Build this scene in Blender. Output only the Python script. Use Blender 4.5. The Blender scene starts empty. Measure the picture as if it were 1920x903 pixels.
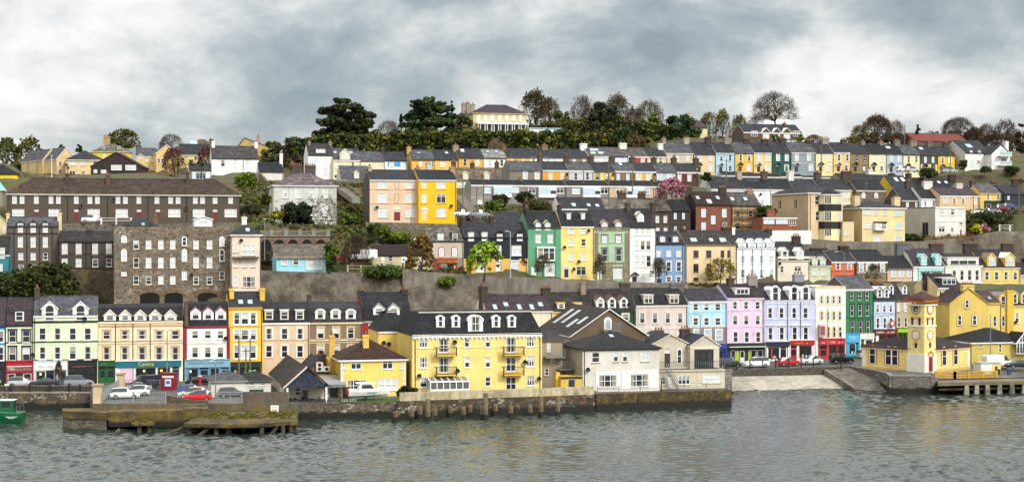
import bpy,math,random
import numpy as np
from mathutils import Vector,Matrix
RN=random.Random(11)
NP=np.random.default_rng(5)
scn=bpy.context.scene
COL=scn.collection
F,CX,CY,H=3000.0,960.0,451.5,25.0
YAW=math.radians(14)
def lin(h):
 if isinstance(h,str):
  h=h.lstrip('#');c=[int(h[i:i+2],16)/255 for i in(0,2,4)]
 else:c=list(h)
 return tuple((x/12.92 if x<=.04045 else((x+.055)/1.055)**2.4)for x in c)+(1,)
MATS={}
def _new(name):
 m=bpy.data.materials.new(name);m.use_nodes=True
 nt=m.node_tree;b=nt.nodes['Principled BSDF']
 return m,nt,b
def N(nt,t,**kw):
 n=nt.nodes.new(t)
 for k,v in kw.items():
  if k in n.inputs:n.inputs[k].default_value=v
  else:setattr(n,k,v)
 return n
def mapped(nt,scale,coord='Object'):
 tc=N(nt,'ShaderNodeTexCoord');mp=N(nt,'ShaderNodeMapping')
 mp.inputs['Scale'].default_value=scale
 nt.links.new(tc.outputs[coord],mp.inputs['Vector']);return mp.outputs[0]
def noise(nt,scale3,s=1.0,detail=4,rough=.6,coord='Object'):
 n=N(nt,'ShaderNodeTexNoise');n.inputs['Scale'].default_value=s
 n.inputs['Detail'].default_value=detail;n.inputs['Roughness'].default_value=rough
 nt.links.new(mapped(nt,scale3,coord),n.inputs['Vector']);return n.outputs['Fac']
def ramp(nt,fac,stops):
 r=N(nt,'ShaderNodeValToRGB');e=r.color_ramp.elements
 while len(e)<len(stops):e.new(.5)
 for el,(p,c)in zip(e,stops):
  el.position=p;el.color=c if len(c)==4 else tuple(c)+(1,)
 nt.links.new(fac,r.inputs[0]);return r.outputs[0]
def mix(nt,a,b,fac,mode='MIX'):
 m=N(nt,'ShaderNodeMix',data_type='RGBA',blend_type=mode)
 for sock,v in((m.inputs[0],fac),(m.inputs[6],a),(m.inputs[7],b)):
  if hasattr(v,'links'):nt.links.new(v,sock)
  else:sock.default_value=v
 return m.outputs[2]
def bump(nt,b,h,strength=.3,dist=.05):
 bp=N(nt,'ShaderNodeBump');bp.inputs['Strength'].default_value=strength
 bp.inputs['Distance'].default_value=dist
 nt.links.new(h,bp.inputs['Height']);nt.links.new(bp.outputs[0],b.inputs['Normal'])
def g(v):return(v,v,v,1)
def paint(c,dirt=.55):
 k=('paint',c,dirt)
 if k in MATS:return MATS[k]
 m,nt,b=_new('painted_render');base=lin(c)
 f1=noise(nt,(.3,.3,.3),1,5)
 f2=noise(nt,(2.2,2.2,.16),1,4,.65)
 c1=mix(nt,base,ramp(nt,f1,[(.3,g(1-.42*dirt)),(.6,g(1.0)),(.8,g(1.05))]),1.0,'MULTIPLY')
 c2=mix(nt,c1,tuple(q*k_ for q,k_ in zip(base[:3],(.52,.48,.42)))+(1,),ramp(nt,f2,[(.5,g(0)),(.78,g(.8*dirt))]))
 nt.links.new(c2,b.inputs['Base Color']);b.inputs['Roughness'].default_value=.8
 bump(nt,b,noise(nt,(9,9,9),1,3),.2,.02)
 MATS[k]=m;return m
def flat(c,rough=.6,metal=0,name='finish'):
 k=('flat',c,rough,metal)
 if k in MATS:return MATS[k]
 m,nt,b=_new(name);base=lin(c)
 f=noise(nt,(1.5,1.5,1.5),1,4)
 nt.links.new(mix(nt,base,ramp(nt,f,[(.3,g(.85)),(.7,g(1.05))]),1.0,'MULTIPLY'),b.inputs['Base Color'])
 b.inputs['Roughness'].default_value=rough;b.inputs['Metallic'].default_value=metal
 MATS[k]=m;return m
def slate(c,patch=.5,moss=.0):
 k=('slate',c,patch,moss)
 if k in MATS:return MATS[k]
 m,nt,b=_new('roof_slates');base=lin(c)
 br=N(nt,'ShaderNodeTexBrick');br.offset=.5
 br.inputs['Color1'].default_value=g(.55);br.inputs['Color2'].default_value=g(1.45)
 br.inputs['Mortar'].default_value=g(.35);br.inputs['Scale'].default_value=1
 br.inputs['Brick Width'].default_value=.42;br.inputs['Row Height'].default_value=.3
 br.inputs['Mortar Size'].default_value=.018;br.inputs['Bias'].default_value=-.1
 tc=N(nt,'ShaderNodeTexCoord');sp=N(nt,'ShaderNodeSeparateXYZ');cb=N(nt,'ShaderNodeCombineXYZ')
 ad=N(nt,'ShaderNodeMath',operation='ADD')
 nt.links.new(tc.outputs['Object'],sp.inputs[0]);nt.links.new(sp.outputs[0],cb.inputs[0])
 nt.links.new(sp.outputs[1],ad.inputs[0]);nt.links.new(sp.outputs[2],ad.inputs[1])
 nt.links.new(ad.outputs[0],cb.inputs[1]);nt.links.new(cb.outputs[0],br.inputs['Vector'])
 f1=noise(nt,(.7,.9,1.1),1,7,.78)
 f2=noise(nt,(2.4,.6,.6),1,5,.75)
 base=tuple(q*.82 for q in base[:3])+(1,);c1=mix(nt,base,br.outputs['Color'],.8,'MULTIPLY')
 c2=mix(nt,c1,ramp(nt,f1,[(.32,g(1-.75*patch)),(.5,g(.95)),(.68,g(1+1.5*patch))]),1,'MULTIPLY')
 c3=mix(nt,c2,(.13,.125,.11,1),ramp(nt,f2,[(.55,g(0)),(.8,g(.6*patch))]))
 if moss:
  c3=mix(nt,c3,(.10,.085,.025,1),ramp(nt,noise(nt,(.9,.9,.9),1,6,.7),[(.5,g(0)),(.7,g(moss))]))
 nt.links.new(c3,b.inputs['Base Color']);b.inputs['Roughness'].default_value=.75;b.inputs['Specular IOR Level'].default_value=.22
 bump(nt,b,br.outputs['Fac'],.35,.03)
 MATS[k]=m;return m
def tide_band(nt,c,h0=.75):
 ge=N(nt,'ShaderNodeNewGeometry');s_=N(nt,'ShaderNodeSeparateXYZ');nt.links.new(ge.outputs['Position'],s_.inputs[0])
 m_=N(nt,'ShaderNodeMath',operation='MULTIPLY_ADD');nt.links.new(noise(nt,(.9,.9,.9),1,6,.7),m_.inputs[0]);m_.inputs[1].default_value=-1.6;nt.links.new(s_.outputs[2],m_.inputs[2])
 return mix(nt,(.012,.011,.007,1),c,ramp(nt,m_.outputs[0],[(max(h0-.65,0),g(0)),(h0-.35,g(1))]))
def rubble(c1,c2,mortar='#8a8474',scale=1.6,lichen=0.0,tide=0,pale=0):
 k=('rubble',c1,c2,mortar,scale,lichen,tide,pale)
 if k in MATS:return MATS[k]
 m,nt,b=_new('rubble_stone')
 v=N(nt,'ShaderNodeTexVoronoi');v.inputs['Scale'].default_value=scale
 v2=N(nt,'ShaderNodeTexVoronoi',feature='DISTANCE_TO_EDGE');v2.inputs['Scale'].default_value=scale
 mp=mapped(nt,(1,1,1.7));nt.links.new(mp,v.inputs['Vector']);nt.links.new(mp,v2.inputs['Vector'])
 sp=N(nt,'ShaderNodeSeparateColor');nt.links.new(v.outputs['Color'],sp.inputs[0])
 st=mix(nt,lin(c1),lin(c2),sp.outputs[0])
 st=mix(nt,st,ramp(nt,noise(nt,(.35,.35,.35),1,6,.7),[(.3,g(.5)),(.55,g(1)),(.75,g(1.5))]),1,'MULTIPLY')
 st=mix(nt,lin(mortar),st,ramp(nt,v2.outputs['Distance'],[(.02,g(0)),(.09,g(1))]))
 if lichen:
  st=mix(nt,st,lin('#8f7414'),ramp(nt,noise(nt,(.8,.8,.8),1,6,.75),[(.52,g(0)),(.68,g(lichen))]))
 if pale:
  e_=ramp(nt,v2.outputs['Distance'],[(.06,g(0)),(.14,g(1))]);pm=mix(nt,g(0),e_,ramp(nt,noise(nt,(.28,.28,.7),1,5,.7),[(.52,g(0)),(.6,g(1))]))
  st=mix(nt,st,lin('#a39c8a'),mix(nt,g(0),pm,ramp(nt,sp.outputs[1],[(.35,g(0)),(.45,g(1))])))
 if tide:st=tide_band(nt,st)
 nt.links.new(st,b.inputs['Base Color']);b.inputs['Roughness'].default_value=.9
 bump(nt,b,v2.outputs['Distance'],.6,.08)
 MATS[k]=m;return m
def brick(c1='#8a4a30',c2='#6b3020',mortar='#9a8878'):
 k=('brick',c1,c2)
 if k in MATS:return MATS[k]
 m,nt,b=_new('brickwork')
 br=N(nt,'ShaderNodeTexBrick');br.inputs['Color1'].default_value=lin(c1);br.inputs['Color2'].default_value=lin(c2)
 br.inputs['Mortar'].default_value=lin(mortar);br.inputs['Scale'].default_value=1
 br.inputs['Brick Width'].default_value=.45;br.inputs['Row Height'].default_value=.16;br.inputs['Mortar Size'].default_value=.012
 tc=N(nt,'ShaderNodeTexCoord');sp=N(nt,'ShaderNodeSeparateXYZ');cb=N(nt,'ShaderNodeCombineXYZ');ad=N(nt,'ShaderNodeMath',operation='ADD')
 nt.links.new(tc.outputs['Object'],sp.inputs[0]);nt.links.new(sp.outputs[0],ad.inputs[0]);nt.links.new(sp.outputs[1],ad.inputs[1])
 nt.links.new(ad.outputs[0],cb.inputs[0]);nt.links.new(sp.outputs[2],cb.inputs[1]);nt.links.new(cb.outputs[0],br.inputs['Vector'])
 c=mix(nt,br.outputs['Color'],ramp(nt,noise(nt,(.6,.6,.6),1,5,.7),[(.3,g(.6)),(.5,g(1)),(.8,g(1.3))]),1,'MULTIPLY')
 nt.links.new(c,b.inputs['Base Color']);b.inputs['Roughness'].default_value=.85
 MATS[k]=m;return m
def rough(c1,c2,s=.5,name='ground',lo=.4,hi=.62,bs=.5,c3=None,tide=0):
 k=('rough',c1,c2,s,c3,tide)
 if k in MATS:return MATS[k]
 m,nt,b=_new(name)
 f=noise(nt,(s,s,s),1,8,.72)
 c=mix(nt,lin(c1),lin(c2),ramp(nt,f,[(lo,g(0)),(hi,g(1))]))
 if c3:c=mix(nt,c,lin(c3),ramp(nt,noise(nt,(s*.35,s*.35,s*.35),1,7,.7),[(.5,g(0)),(.62,g(.9))]))
 if tide:c=tide_band(nt,c)
 nt.links.new(c,b.inputs['Base Color']);b.inputs['Roughness'].default_value=.92
 bump(nt,b,noise(nt,(s*5,s*5,s*5),1,6,.7),bs,.15)
 MATS[k]=m;return m
def streaked(c1,c2,c3,name='weathered_concrete'):
 k=('streak',c1,c2,c3)
 if k in MATS:return MATS[k]
 m,nt,b=_new(name)
 f=noise(nt,(.9,.9,.1),1,6,.7);f2=noise(nt,(.22,.22,.22),1,7,.72)
 c=mix(nt,lin(c1),lin(c2),ramp(nt,f,[(.38,g(0)),(.64,g(1))]))
 c=mix(nt,c,lin(c3),ramp(nt,f2,[(.46,g(0)),(.66,g(.85))]))
 nt.links.new(c,b.inputs['Base Color']);b.inputs['Roughness'].default_value=.9
 bump(nt,b,noise(nt,(2.5,2.5,2.5),1,7,.7),.6,.15)
 MATS[k]=m;return m
def glass(c=(.02,.024,.028),metal=0.0,r=.06):
 k=('glass',c,metal,r)
 if k in MATS:return MATS[k]
 m,nt,b=_new('window_glass');b.inputs['Base Color'].default_value=tuple(c)+(1,)
 b.inputs['Roughness'].default_value=r;b.inputs['Metallic'].default_value=metal;b.inputs['IOR'].default_value=1.52
 bump(nt,b,noise(nt,(1.2,1.2,1.2),1,2),.08,.05)
 MATS[k]=m;return m
def leafm(c):
 k=('leaf',c)
 if k in MATS:return MATS[k]
 m,nt,b=_new('foliage');
 f=noise(nt,(.8,.8,.8),1,3)
 nt.links.new(mix(nt,lin(c),ramp(nt,f,[(.3,g(.65)),(.7,g(1.3))]),1,'MULTIPLY'),b.inputs['Base Color'])
 b.inputs['Roughness'].default_value=.75;b.inputs['Specular IOR Level'].default_value=.2
 MATS[k]=m;return m
def lampm(c,s):
 k=('lamp',c,s)
 if k in MATS:return MATS[k]
 m,nt,b=_new('lit_lamp');b.inputs['Base Color'].default_value=lin(c)
 b.inputs['Emission Color'].default_value=lin(c);b.inputs['Emission Strength'].default_value=s
 MATS[k]=m;return m
WHITE=flat('#f2f2ee',.45,name='white_frame');BLACK=flat('#141416',.5)
GLASS=glass();BLIND=flat('#cfd3d2',.35,name='window_blind');CURT=flat('#8f8a7c',.6);BLIND2=flat('#9ea09c',.4)
SKYGL=glass((.5,.63,.72),.75,.08)  # blue tint and metallic value put the sky's reflection into the panes
STEEL=flat('#8d9296',.4,.6);DARKM=flat('#1d1f22',.5,.3)
BARK=rough('#2a221a','#4a3d30',3,'bark');BARK2=rough('#33291d','#5c4d38',3,'grey_bark')
POTS=flat('#84583a',.8);WOODP=rough('#57503f','#80765f',2,'weathered_timber')
class MB:
 def __init__(s):s.v=[];s.f=[];s.m=[];s.mats=[]
 def mi(s,m):
  if m not in s.mats:s.mats.append(m)
  return s.mats.index(m)
 def poly(s,pts,m):
  n=len(s.v);s.v+=[tuple(p)for p in pts];s.f.append(list(range(n,n+len(pts))));s.m.append(s.mi(m))
 def box(s,x0,x1,y0,y1,z0,z1,m):
  if x1<x0:x0,x1=x1,x0
  n=len(s.v);k=s.mi(m)
  s.v+=[(x,y,z)for z in(z0,z1)for y in(y0,y1)for x in(x0,x1)]
  for q in((0,2,3,1),(4,5,7,6),(0,1,5,4),(2,6,7,3),(0,4,6,2),(1,3,7,5)):
   s.f.append([n+i for i in q]);s.m.append(k)
 def tube(s,p0,p1,r0,r1,m,n=6,caps=True):
  p0=Vector(p0);p1=Vector(p1);d=(p1-p0)
  if d.length<1e-6:return
  d.normalize();a=d.orthogonal().normalized();b=d.cross(a);k=s.mi(m);o=len(s.v)
  for p,r in((p0,r0),(p1,r1)):
   for i in range(n):
    t=2*math.pi*i/n;s.v.append(tuple(p+(a*math.cos(t)+b*math.sin(t))*r))
  for i in range(n):
   j=(i+1)%n;s.f.append([o+i,o+j,o+n+j,o+n+i]);s.m.append(k)
  if caps:
   s.f.append([o+n+i for i in range(n)]);s.m.append(k);s.f.append([o+n-1-i for i in range(n)]);s.m.append(k)
 def prism(s,pts,d,m):
  """extrude polygon pts by vector d"""
  a=[tuple(p)for p in pts];b=[tuple(Vector(p)+Vector(d))for p in pts]
  s.poly(a,m);s.poly(b[::-1],m)
  for i in range(len(a)):
   j=(i+1)%len(a);s.poly([a[j],a[i],b[i],b[j]],m)
 def mesh(s,name):
  me=bpy.data.meshes.new(name);me.from_pydata(s.v,[],s.f)
  for m in s.mats:me.materials.append(m)
  me.polygons.foreach_set('material_index',s.m);me.update();return me
 def build(s,name,parent=None,loc=None,smooth=False):
  me=s.mesh(name)
  if smooth:me.polygons.foreach_set('use_smooth',[True]*len(me.polygons))
  return link(name,me,parent,loc)
def link(name,me,parent=None,loc=None):
 o=bpy.data.objects.new(name,me);COL.objects.link(o)
 if parent:o.parent=parent
 if loc is not None:o.location=loc
 return o
def tag(o,label=None,cat=None,group=None,kind=None):
 if label:o['label']=label
 if cat:o['category']=cat
 if group:o['group']=group
 if kind:o['kind']=kind
 return o
def empty(name,loc,rz=0):
 o=bpy.data.objects.new(name,None);COL.objects.link(o);o.location=loc;o.rotation_euler=(0,0,rz)
 o.empty_display_size=.5;return o
def npmesh(name,v,f,mats,mi=None):
 me=bpy.data.meshes.new(name);nf,k=f.shape
 me.vertices.add(len(v));me.vertices.foreach_set('co',v.astype(np.float32).ravel())
 me.loops.add(nf*k);me.loops.foreach_set('vertex_index',f.astype(np.int32).ravel())
 me.polygons.add(nf);me.polygons.foreach_set('loop_start',np.arange(0,nf*k,k,dtype=np.int32))
 try:me.polygons.foreach_set('loop_total',np.full(nf,k,dtype=np.int32))
 except Exception:pass
 for m in mats:me.materials.append(m)
 if mi is not None:me.polygons.foreach_set('material_index',mi.astype(np.int32))
 me.update(calc_edges=True);me.validate();return me
def textmesh(txt,size,mat,depth=.02,shear=0):
 cu=bpy.data.curves.new('lettering','FONT');cu.body=txt;cu.size=size;cu.extrude=depth;cu.align_x='CENTER';cu.shear=shear
 cu.resolution_u=3
 ob=bpy.data.objects.new('lettering_tmp',cu);COL.objects.link(ob)
 me=bpy.data.meshes.new_from_object(ob.evaluated_get(bpy.context.evaluated_depsgraph_get()))
 bpy.data.objects.remove(ob);me.materials.clear();me.materials.append(mat)
 me.transform(Matrix.Rotation(math.pi/2,4,'X'));return me
class V:
 x0=y0=0.;s=1.
def view(x0,y0,s):V.x0,V.y0,V.s=x0,y0,s
def PX(x):return V.x0+x/V.s
def PY(y):return V.y0+y/V.s
def P(px,py,D):return Vector(((px-CX)/F*D,D,H-(py-CY)/F*D))
def pl(tbl):
 xs=[a for a,b in tbl];ys=[b for a,b in tbl]
 return lambda px:float(np.interp(px,xs,ys))
R1=pl([(-300,236),(-100,241),(125,245),(540,259),(770,266),(960,272),(1140,279),(1400,290),(1640,301),(1900,311),(2300,325)])
def row(D0,s=.249):return lambda px:D0/(1-s*(px-960)/F)
R2=row(318)
CTRL=[]
SIGHT=[]
class Frame:
 def __init__(s,px0,px1,base,D,yaw=YAW):
  pc=(px0+px1)/2
  if callable(D):D=D(pc)
  s.D=D;c=P(pc,base,D);s.zb=c.z;s.yaw=yaw
  s.u=Vector((math.cos(yaw),math.sin(yaw)));s.n=Vector((-math.sin(yaw),math.cos(yaw)))
  s.o=Vector((c.x,c.y));s.w=0
  t0=s.loc(px0,base)[0];s.o=s.o+s.u*t0;s.w=s.loc(px1,base)[0]
  s.ppm=F/D
 def loc(s,px,py,yo=0.0):
  dx=(px-CX)/F;t=(s.o.dot(s.n)+yo)/(dx*s.n.x+s.n.y)
  p=Vector((dx*t,t));return(p-s.o).dot(s.u),H-(py-CY)/F*t-s.zb
 def world(s,x,y,z=0):
  p=s.o+s.u*x+s.n*y;return Vector((p.x,p.y,s.zb+z))
WC={}
def win_meshes(w,h,st,fr):
 """pane + frame meshes; origin at bottom centre, wall plane y=0"""
 w=max(.3,round(w*20)/20);h=max(.3,round(h*20)/20)
 var=0
 k0=st[0]
 if k0=='m':k0=RN.choice('dddhcc')
 if k0=='n':k0=RN.choice('wwwhd')
 if k0=='e':k0=RN.choice('bbbdh')
 key=(w,h,k0,st[1:],fr)
 if key in WC:return WC[key]
 arch='A' in st;tri='T' in st;grid='G' in st
 y=-.04 if arch else.10
 pb=MB();G={'d':GLASS,'w':BLIND,'b':SKYGL,'h':GLASS,'c':GLASS,'p':flat('#4b1f55',.6),'o':flat('#6a4a30',.6)}[k0]
 def rect(x0,x1,z0,z1,m,yy):pb.poly([(x0,yy,z0),(x1,yy,z0),(x1,yy,z1),(x0,yy,z1)],m)
 def outline(ww,hh,n=8):
  r=ww/2;hs=hh-r
  return[(-r,0),(r,0)]+[(r*math.cos(math.pi*i/n),hs+r*math.sin(math.pi*i/n))for i in range(n+1)]
 if arch:pb.poly([(x,y,z)for x,z in outline(w,h)],G)
 elif k0=='h':
  q=h*RN.choice((.25,.4,.5));rect(-w/2,w/2,0,h-q,GLASS,y);rect(-w/2,w/2,h-q,h,RN.choice((BLIND,BLIND2,CURT)),y)
 elif k0=='c':
  q=w*.24;rect(-w/2,-w/2+q,0,h,CURT,y);rect(w/2-q,w/2,0,h,CURT,y);rect(-w/2+q,w/2-q,0,h,GLASS,y)
 else:rect(-w/2,w/2,0,h,G,y)
 fb=MB();t=.13 if arch else.085;yf0,yf1=(-.09,-.045)if arch else(.03,.095)
 if arch:
  a=outline(w+.02,h+.01);b2=outline(w-2*t,h-2*t)
  b2=[(x,z+t*.8)for x,z in b2]
  for i in range(len(a)):
   j=(i+1)%len(a)
   fb.poly([(a[i][0],yf0,a[i][1]),(a[j][0],yf0,a[j][1]),(b2[j][0],yf0,b2[j][1]),(b2[i][0],yf0,b2[i][1])],fr)
   fb.poly([(a[j][0],yf0,a[j][1]),(a[i][0],yf0,a[i][1]),(a[i][0],0,a[i][1]),(a[j][0],0,a[j][1])],fr)
  fb.box(-w/2+t,w/2-t,yf0,yf1,h*.5-.04,h*.5+.04,fr)
 else:
  fb.box(-w/2,-w/2+t,yf0,yf1,0,h,fr);fb.box(w/2-t,w/2,yf0,yf1,0,h,fr)
  fb.box(-w/2+t,w/2-t,yf0,yf1,0,t,fr);fb.box(-w/2+t,w/2-t,yf0,yf1,h-t,h,fr)
  n=3 if tri else(2 if grid else(2 if w>1.25 and w>h*.7 else 1))
  if w>2.2 and not tri:n=3
  for i in range(1,n):
   x=-w/2+w*i/n;fb.box(x-.045,x+.045,yf0+.01,yf1-.002,t,h-t,fr)
  if n==1 or tri or grid:fb.box(-w/2+t,w/2-t,yf0-.02,yf1-.003,h*.48,h*.48+.07,fr)
  elif h>1:fb.box(-w/2+t,w/2-t,yf0+.013,yf1-.004,h*.68,h*.68+.06,fr)
 r=(pb.mesh('window'),fb.mesh('frame'));WC[key]=r;return r
SC={}
def surround_mesh(w,h,m,arch=False,t=.16):
 key=(round(w*10),round(h*10),m,arch)
 if key in SC:return SC[key]
 b=MB()
 if arch:
  r=w/2;hs=h-r;n=8
  o=[(r+t)*1 for _ in range(1)]
  a=[(r*math.cos(math.pi*i/n),hs+r*math.sin(math.pi*i/n))for i in range(n+1)]
  c=[((r+t)*math.cos(math.pi*i/n),hs+(r+t)*math.sin(math.pi*i/n))for i in range(n+1)]
  a=[(r,0)]+a+[(-r,0)];c=[(r+t,0)]+c+[(-r-t,0)]
  for i in range(len(a)-1):
   b.poly([(a[i][0],-.06,a[i][1]),(a[i+1][0],-.06,a[i+1][1]),(c[i+1][0],-.06,c[i+1][1]),(c[i][0],-.06,c[i][1])],m)
   b.poly([(c[i][0],-.06,c[i][1]),(c[i+1][0],-.06,c[i+1][1]),(c[i+1][0],0,c[i+1][1]),(c[i][0],0,c[i][1])],m)
 else:
  b.box(-w/2-t,-w/2,-.05,.0,0,h+t,m);b.box(w/2,w/2+t,-.05,.0,0,h+t,m)
  b.box(-w/2,w/2,-.05,0,h,h+t,m);b.box(-w/2-t-.05,w/2+t+.05,-.1,0,h+t,h+t+.09,m)
 SC[key]=b.mesh('surround');return SC[key]
SILL={}
def sill_mesh(w,m):
 k=(round(w*10),m)
 if k not in SILL:
  b=MB();b.box(-w/2-.12,w/2+.12,-.12,.08,-.12,0.004,m);SILL[k]=b.mesh('sill')
 return SILL[k]
def add_window(root,x,z,w,h,st,fr=None,sur=None,sill=None,detail=True,y=0.0):
 fr=fr or WHITE
 pm,fm=win_meshes(w,h,st,fr)
 p=link('window',pm,root,(x,y,z));link('frame',fm,p)
 if sur:link('surround',surround_mesh(w,h,sur,'A' in st),p)
 if sill and detail:link('sill',sill_mesh(w,sill),p)
 return p
def chimney(root,x,y,zt,zb,w,d,m,pots=3,potm=None,cap=None):
 b=MB();b.box(x-w/2,x+w/2,y-d/2,y+d/2,zb,zt-.15,m)
 cm=cap or m
 b.box(x-w/2-.09,x+w/2+.09,y-d/2-.09,y+d/2+.09,zt-.3,zt-.148,cm)
 b.box(x-w/2-.03,x+w/2+.03,y-d/2-.03,y+d/2+.03,zt-.149,zt,cm)
 for i in range(pots):
  if w>=d:px,py=x-w/2+w*(i+.5)/pots,y
  else:px,py=x,y-d/2+d*(i+.5)/pots
  hh=.45+.15*RN.random()
  b.tube((px,py,zt-.02),(px,py,zt+hh),.15,.12,potm or POTS,8)
 return b.build('chimney',root)
def roof_profile(b,prof,xa,xb,m,t=.14,edge=None):
 e=edge or m
 for i in range(len(prof)-1):
  (y0,z0),(y1,z1)=prof[i],prof[i+1]
  b.poly([(xa,y0,z0),(xb,y0,z0),(xb,y1,z1),(xa,y1,z1)],m)
  b.poly([(xa,y1,z1-t),(xb,y1,z1-t),(xb,y0,z0-t),(xa,y0,z0-t)],e)
  b.poly([(xa,y0,z0-t),(xa,y0,z0),(xa,y1,z1),(xa,y1,z1-t)],e)
  b.poly([(xb,y0,z0),(xb,y0,z0-t),(xb,y1,z1-t),(xb,y1,z1)],e)
 y0,z0=prof[0];b.poly([(xa,y0,z0-t),(xb,y0,z0-t),(xb,y0,z0),(xa,y0,z0)],e)
 y0,z0=prof[-1];b.poly([(xa,y0,z0),(xb,y0,z0),(xb,y0,z0-t),(xa,y0,z0-t)],e)
LAST={}
def A_(v):return v if isinstance(v,(list,tuple))else[v]
def mat_(c,dirt=.55):return paint(c,dirt)if isinstance(c,str)else c
SLATE=slate('#34353a');SLATE_D=slate('#26272b');SLATE_G=slate('#54555a',.6);SLATE_P=slate('#3f353a',.6)
SLATE_M=slate('#6a645c',1.0,.2);TILE=slate('#3a3026',.5,.3);SLATE_B=slate('#2c3038',.3);TILE_B=slate('#40291f',.5);FELT=slate('#1e1c1d',.4)
DK='#3c332c';PEB='#8f8a80'
def h(label,x0,x1,base,eave,ridge,D,wall,rf=None,rt='gable',dep=8.0,W=(),DM=(),CH=(),SK=(),DO=(),brk=None,skirt=3.0,cat='house',name='terraced_house',yaw=YAW,sur=None,sill=None,fr=None,trim=None,group=None,ov=.22,gx=0.0,band=(),wst=None,detail=True,px=False,side=None,mm=.9,ctrl=True,hipf=.5,ox=.012,dishes=(),pipes=(),mh=False,sight=True,dirt=.55):
 X=(lambda a:a)if px else PX;Y=(lambda a:a)if px else PY
 fr_=Frame(X(x0),X(x1),Y(base),D,yaw);w=fr_.w;cxp=(X(x0)+X(x1))/2
 root=empty(name,fr_.world(w/2,0),yaw);hw=w/2
 tag(root,label,cat,group)
 def L(a,b,yo=0.):
  u,z=fr_.loc(X(a),Y(b),yo);return u-hw,z
 xm=(x0+x1)/2
 ze=L(xm,eave)[1];wm=mat_(wall,dirt);rf=rf or SLATE
 if rt=='fgable':zr=L(xm,ridge,0)[1]
 elif rt=='flat':zr=ze
 else:zr=L(xm,ridge,dep/2)[1]
 if rt in('gable','mansard')and ridge is not None:zr=max(zr,ze+.4)
 rects=[];arches=[]
 for it in W:
  y0,y1,ww,xs,st=it[:5];sr=it[5]if len(it)>5 else sur
  for xc in A_(xs):
   a,zt=L(xc-ww/2,y0);b_,zb=L(xc+ww/2,y1)
   r=[max(a,-hw+.1),min(b_,hw-.1),zb,zt,st,sr]
   if r[1]-r[0]<.25 or zt-zb<.25:continue
   (arches if 'A' in st else rects).append(r)
 doors=[]
 for it in DO:
  xc,y0,y1,ww,c=it[:5];a,zt=L(xc-ww/2,y0);b_,zb=L(xc+ww/2,y1)
  doors.append((max(a,-hw+.08),min(b_,hw-.08),max(zb,0),zt,c,it[5]if len(it)>5 else ''))
 ops=[r[:4]for r in rects]+[d[:4]for d in doors]
 ops=[o for o in ops if o[3]<ze-.02 and o[2]>-skirt+.1]
 wb=MB();zt_=ze
 xs=sorted({-hw,hw}|{round(v,4)for o in ops for v in o[:2]});zs=sorted({-skirt,zt_}|{round(v,4)for o in ops for v in o[2:4]})
 for i in range(len(xs)-1):
  run=None
  for j in range(len(zs)-1):
   mx=(xs[i]+xs[i+1])/2;mz=(zs[j]+zs[j+1])/2
   hole=any(o[0]<mx<o[1]and o[2]<mz<o[3]for o in ops)
   if not hole and run is None:run=zs[j]
   if run is not None and(hole or j==len(zs)-2):
    top=zs[j]if hole else zs[j+1]
    wb.poly([(xs[i],0,run),(xs[i+1],0,run),(xs[i+1],0,top),(xs[i],0,top)],wm);run=None
 for a,b_,zb,zt in ops:
  q=.14
  wb.poly([(a,0,zb),(a,q,zb),(a,q,zt),(a,0,zt)],wm);wb.poly([(b_,q,zb),(b_,0,zb),(b_,0,zt),(b_,q,zt)],wm)
  wb.poly([(a,0,zb),(b_,0,zb),(b_,q,zb),(a,q,zb)],wm);wb.poly([(a,q,zt),(b_,q,zt),(b_,0,zt),(a,0,zt)],wm)
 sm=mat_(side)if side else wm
 if rt=='mansard':
  zk=L(xm,brk,mm)[1]if brk is not None else ze+(zr-ze)*.75
  zr=max(zr,zk+.15)
  prof=[(-.12,ze-.02),(mm,zk),(dep/2,zr),(dep-mm,zk),(dep+.12,ze-.02)]
 elif rt=='gable':
  sl=(zr-ze)/(dep/2);prof=[(-ov,ze-ov*sl+.13),(dep/2,zr+.13),(dep+ov,ze-ov*sl+.13)]
 else:prof=None
 if rt in('gable','mansard')and not mh:
  pts=[(0,ze)]+[(y,z-.14)for y,z in prof[1:-1]]+[(dep,ze)]
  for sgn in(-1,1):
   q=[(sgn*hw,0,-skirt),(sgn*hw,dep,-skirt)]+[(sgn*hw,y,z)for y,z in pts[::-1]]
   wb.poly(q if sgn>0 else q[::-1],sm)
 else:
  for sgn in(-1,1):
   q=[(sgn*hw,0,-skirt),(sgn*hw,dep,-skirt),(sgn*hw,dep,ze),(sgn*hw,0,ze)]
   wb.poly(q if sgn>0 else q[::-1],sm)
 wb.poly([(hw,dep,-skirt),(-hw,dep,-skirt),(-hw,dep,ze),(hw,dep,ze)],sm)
 if rt=='fgable':
  apx=L(gx if gx else xm,ridge)[0]if gx else 0.0
  wb.poly([(-hw,0,ze),(hw,0,ze),(apx,0,zr-.14)],wm);wb.poly([(hw,dep,ze),(-hw,dep,ze),(apx,dep,zr-.14)],wm)
 if rt=='flat':
  wb.poly([(-hw,0,ze-.25),(hw,0,ze-.25),(hw,dep,ze-.25),(-hw,dep,ze-.25)],FELT)
  wb.poly([(-hw,.25,ze),(hw,.25,ze),(hw,.25,ze-.25),(-hw,.25,ze-.25)][::-1],wm)
  for x_ in(-hw,hw-.25):wb.box(x_,x_+.25,.001,dep,ze-.25,ze+.003,wm)
  wb.box(-hw+.25,hw-.25,.001,.25,ze-.25,ze+.002,wm)
 wo=wb.build('wall',root)
 tb=MB()
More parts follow.
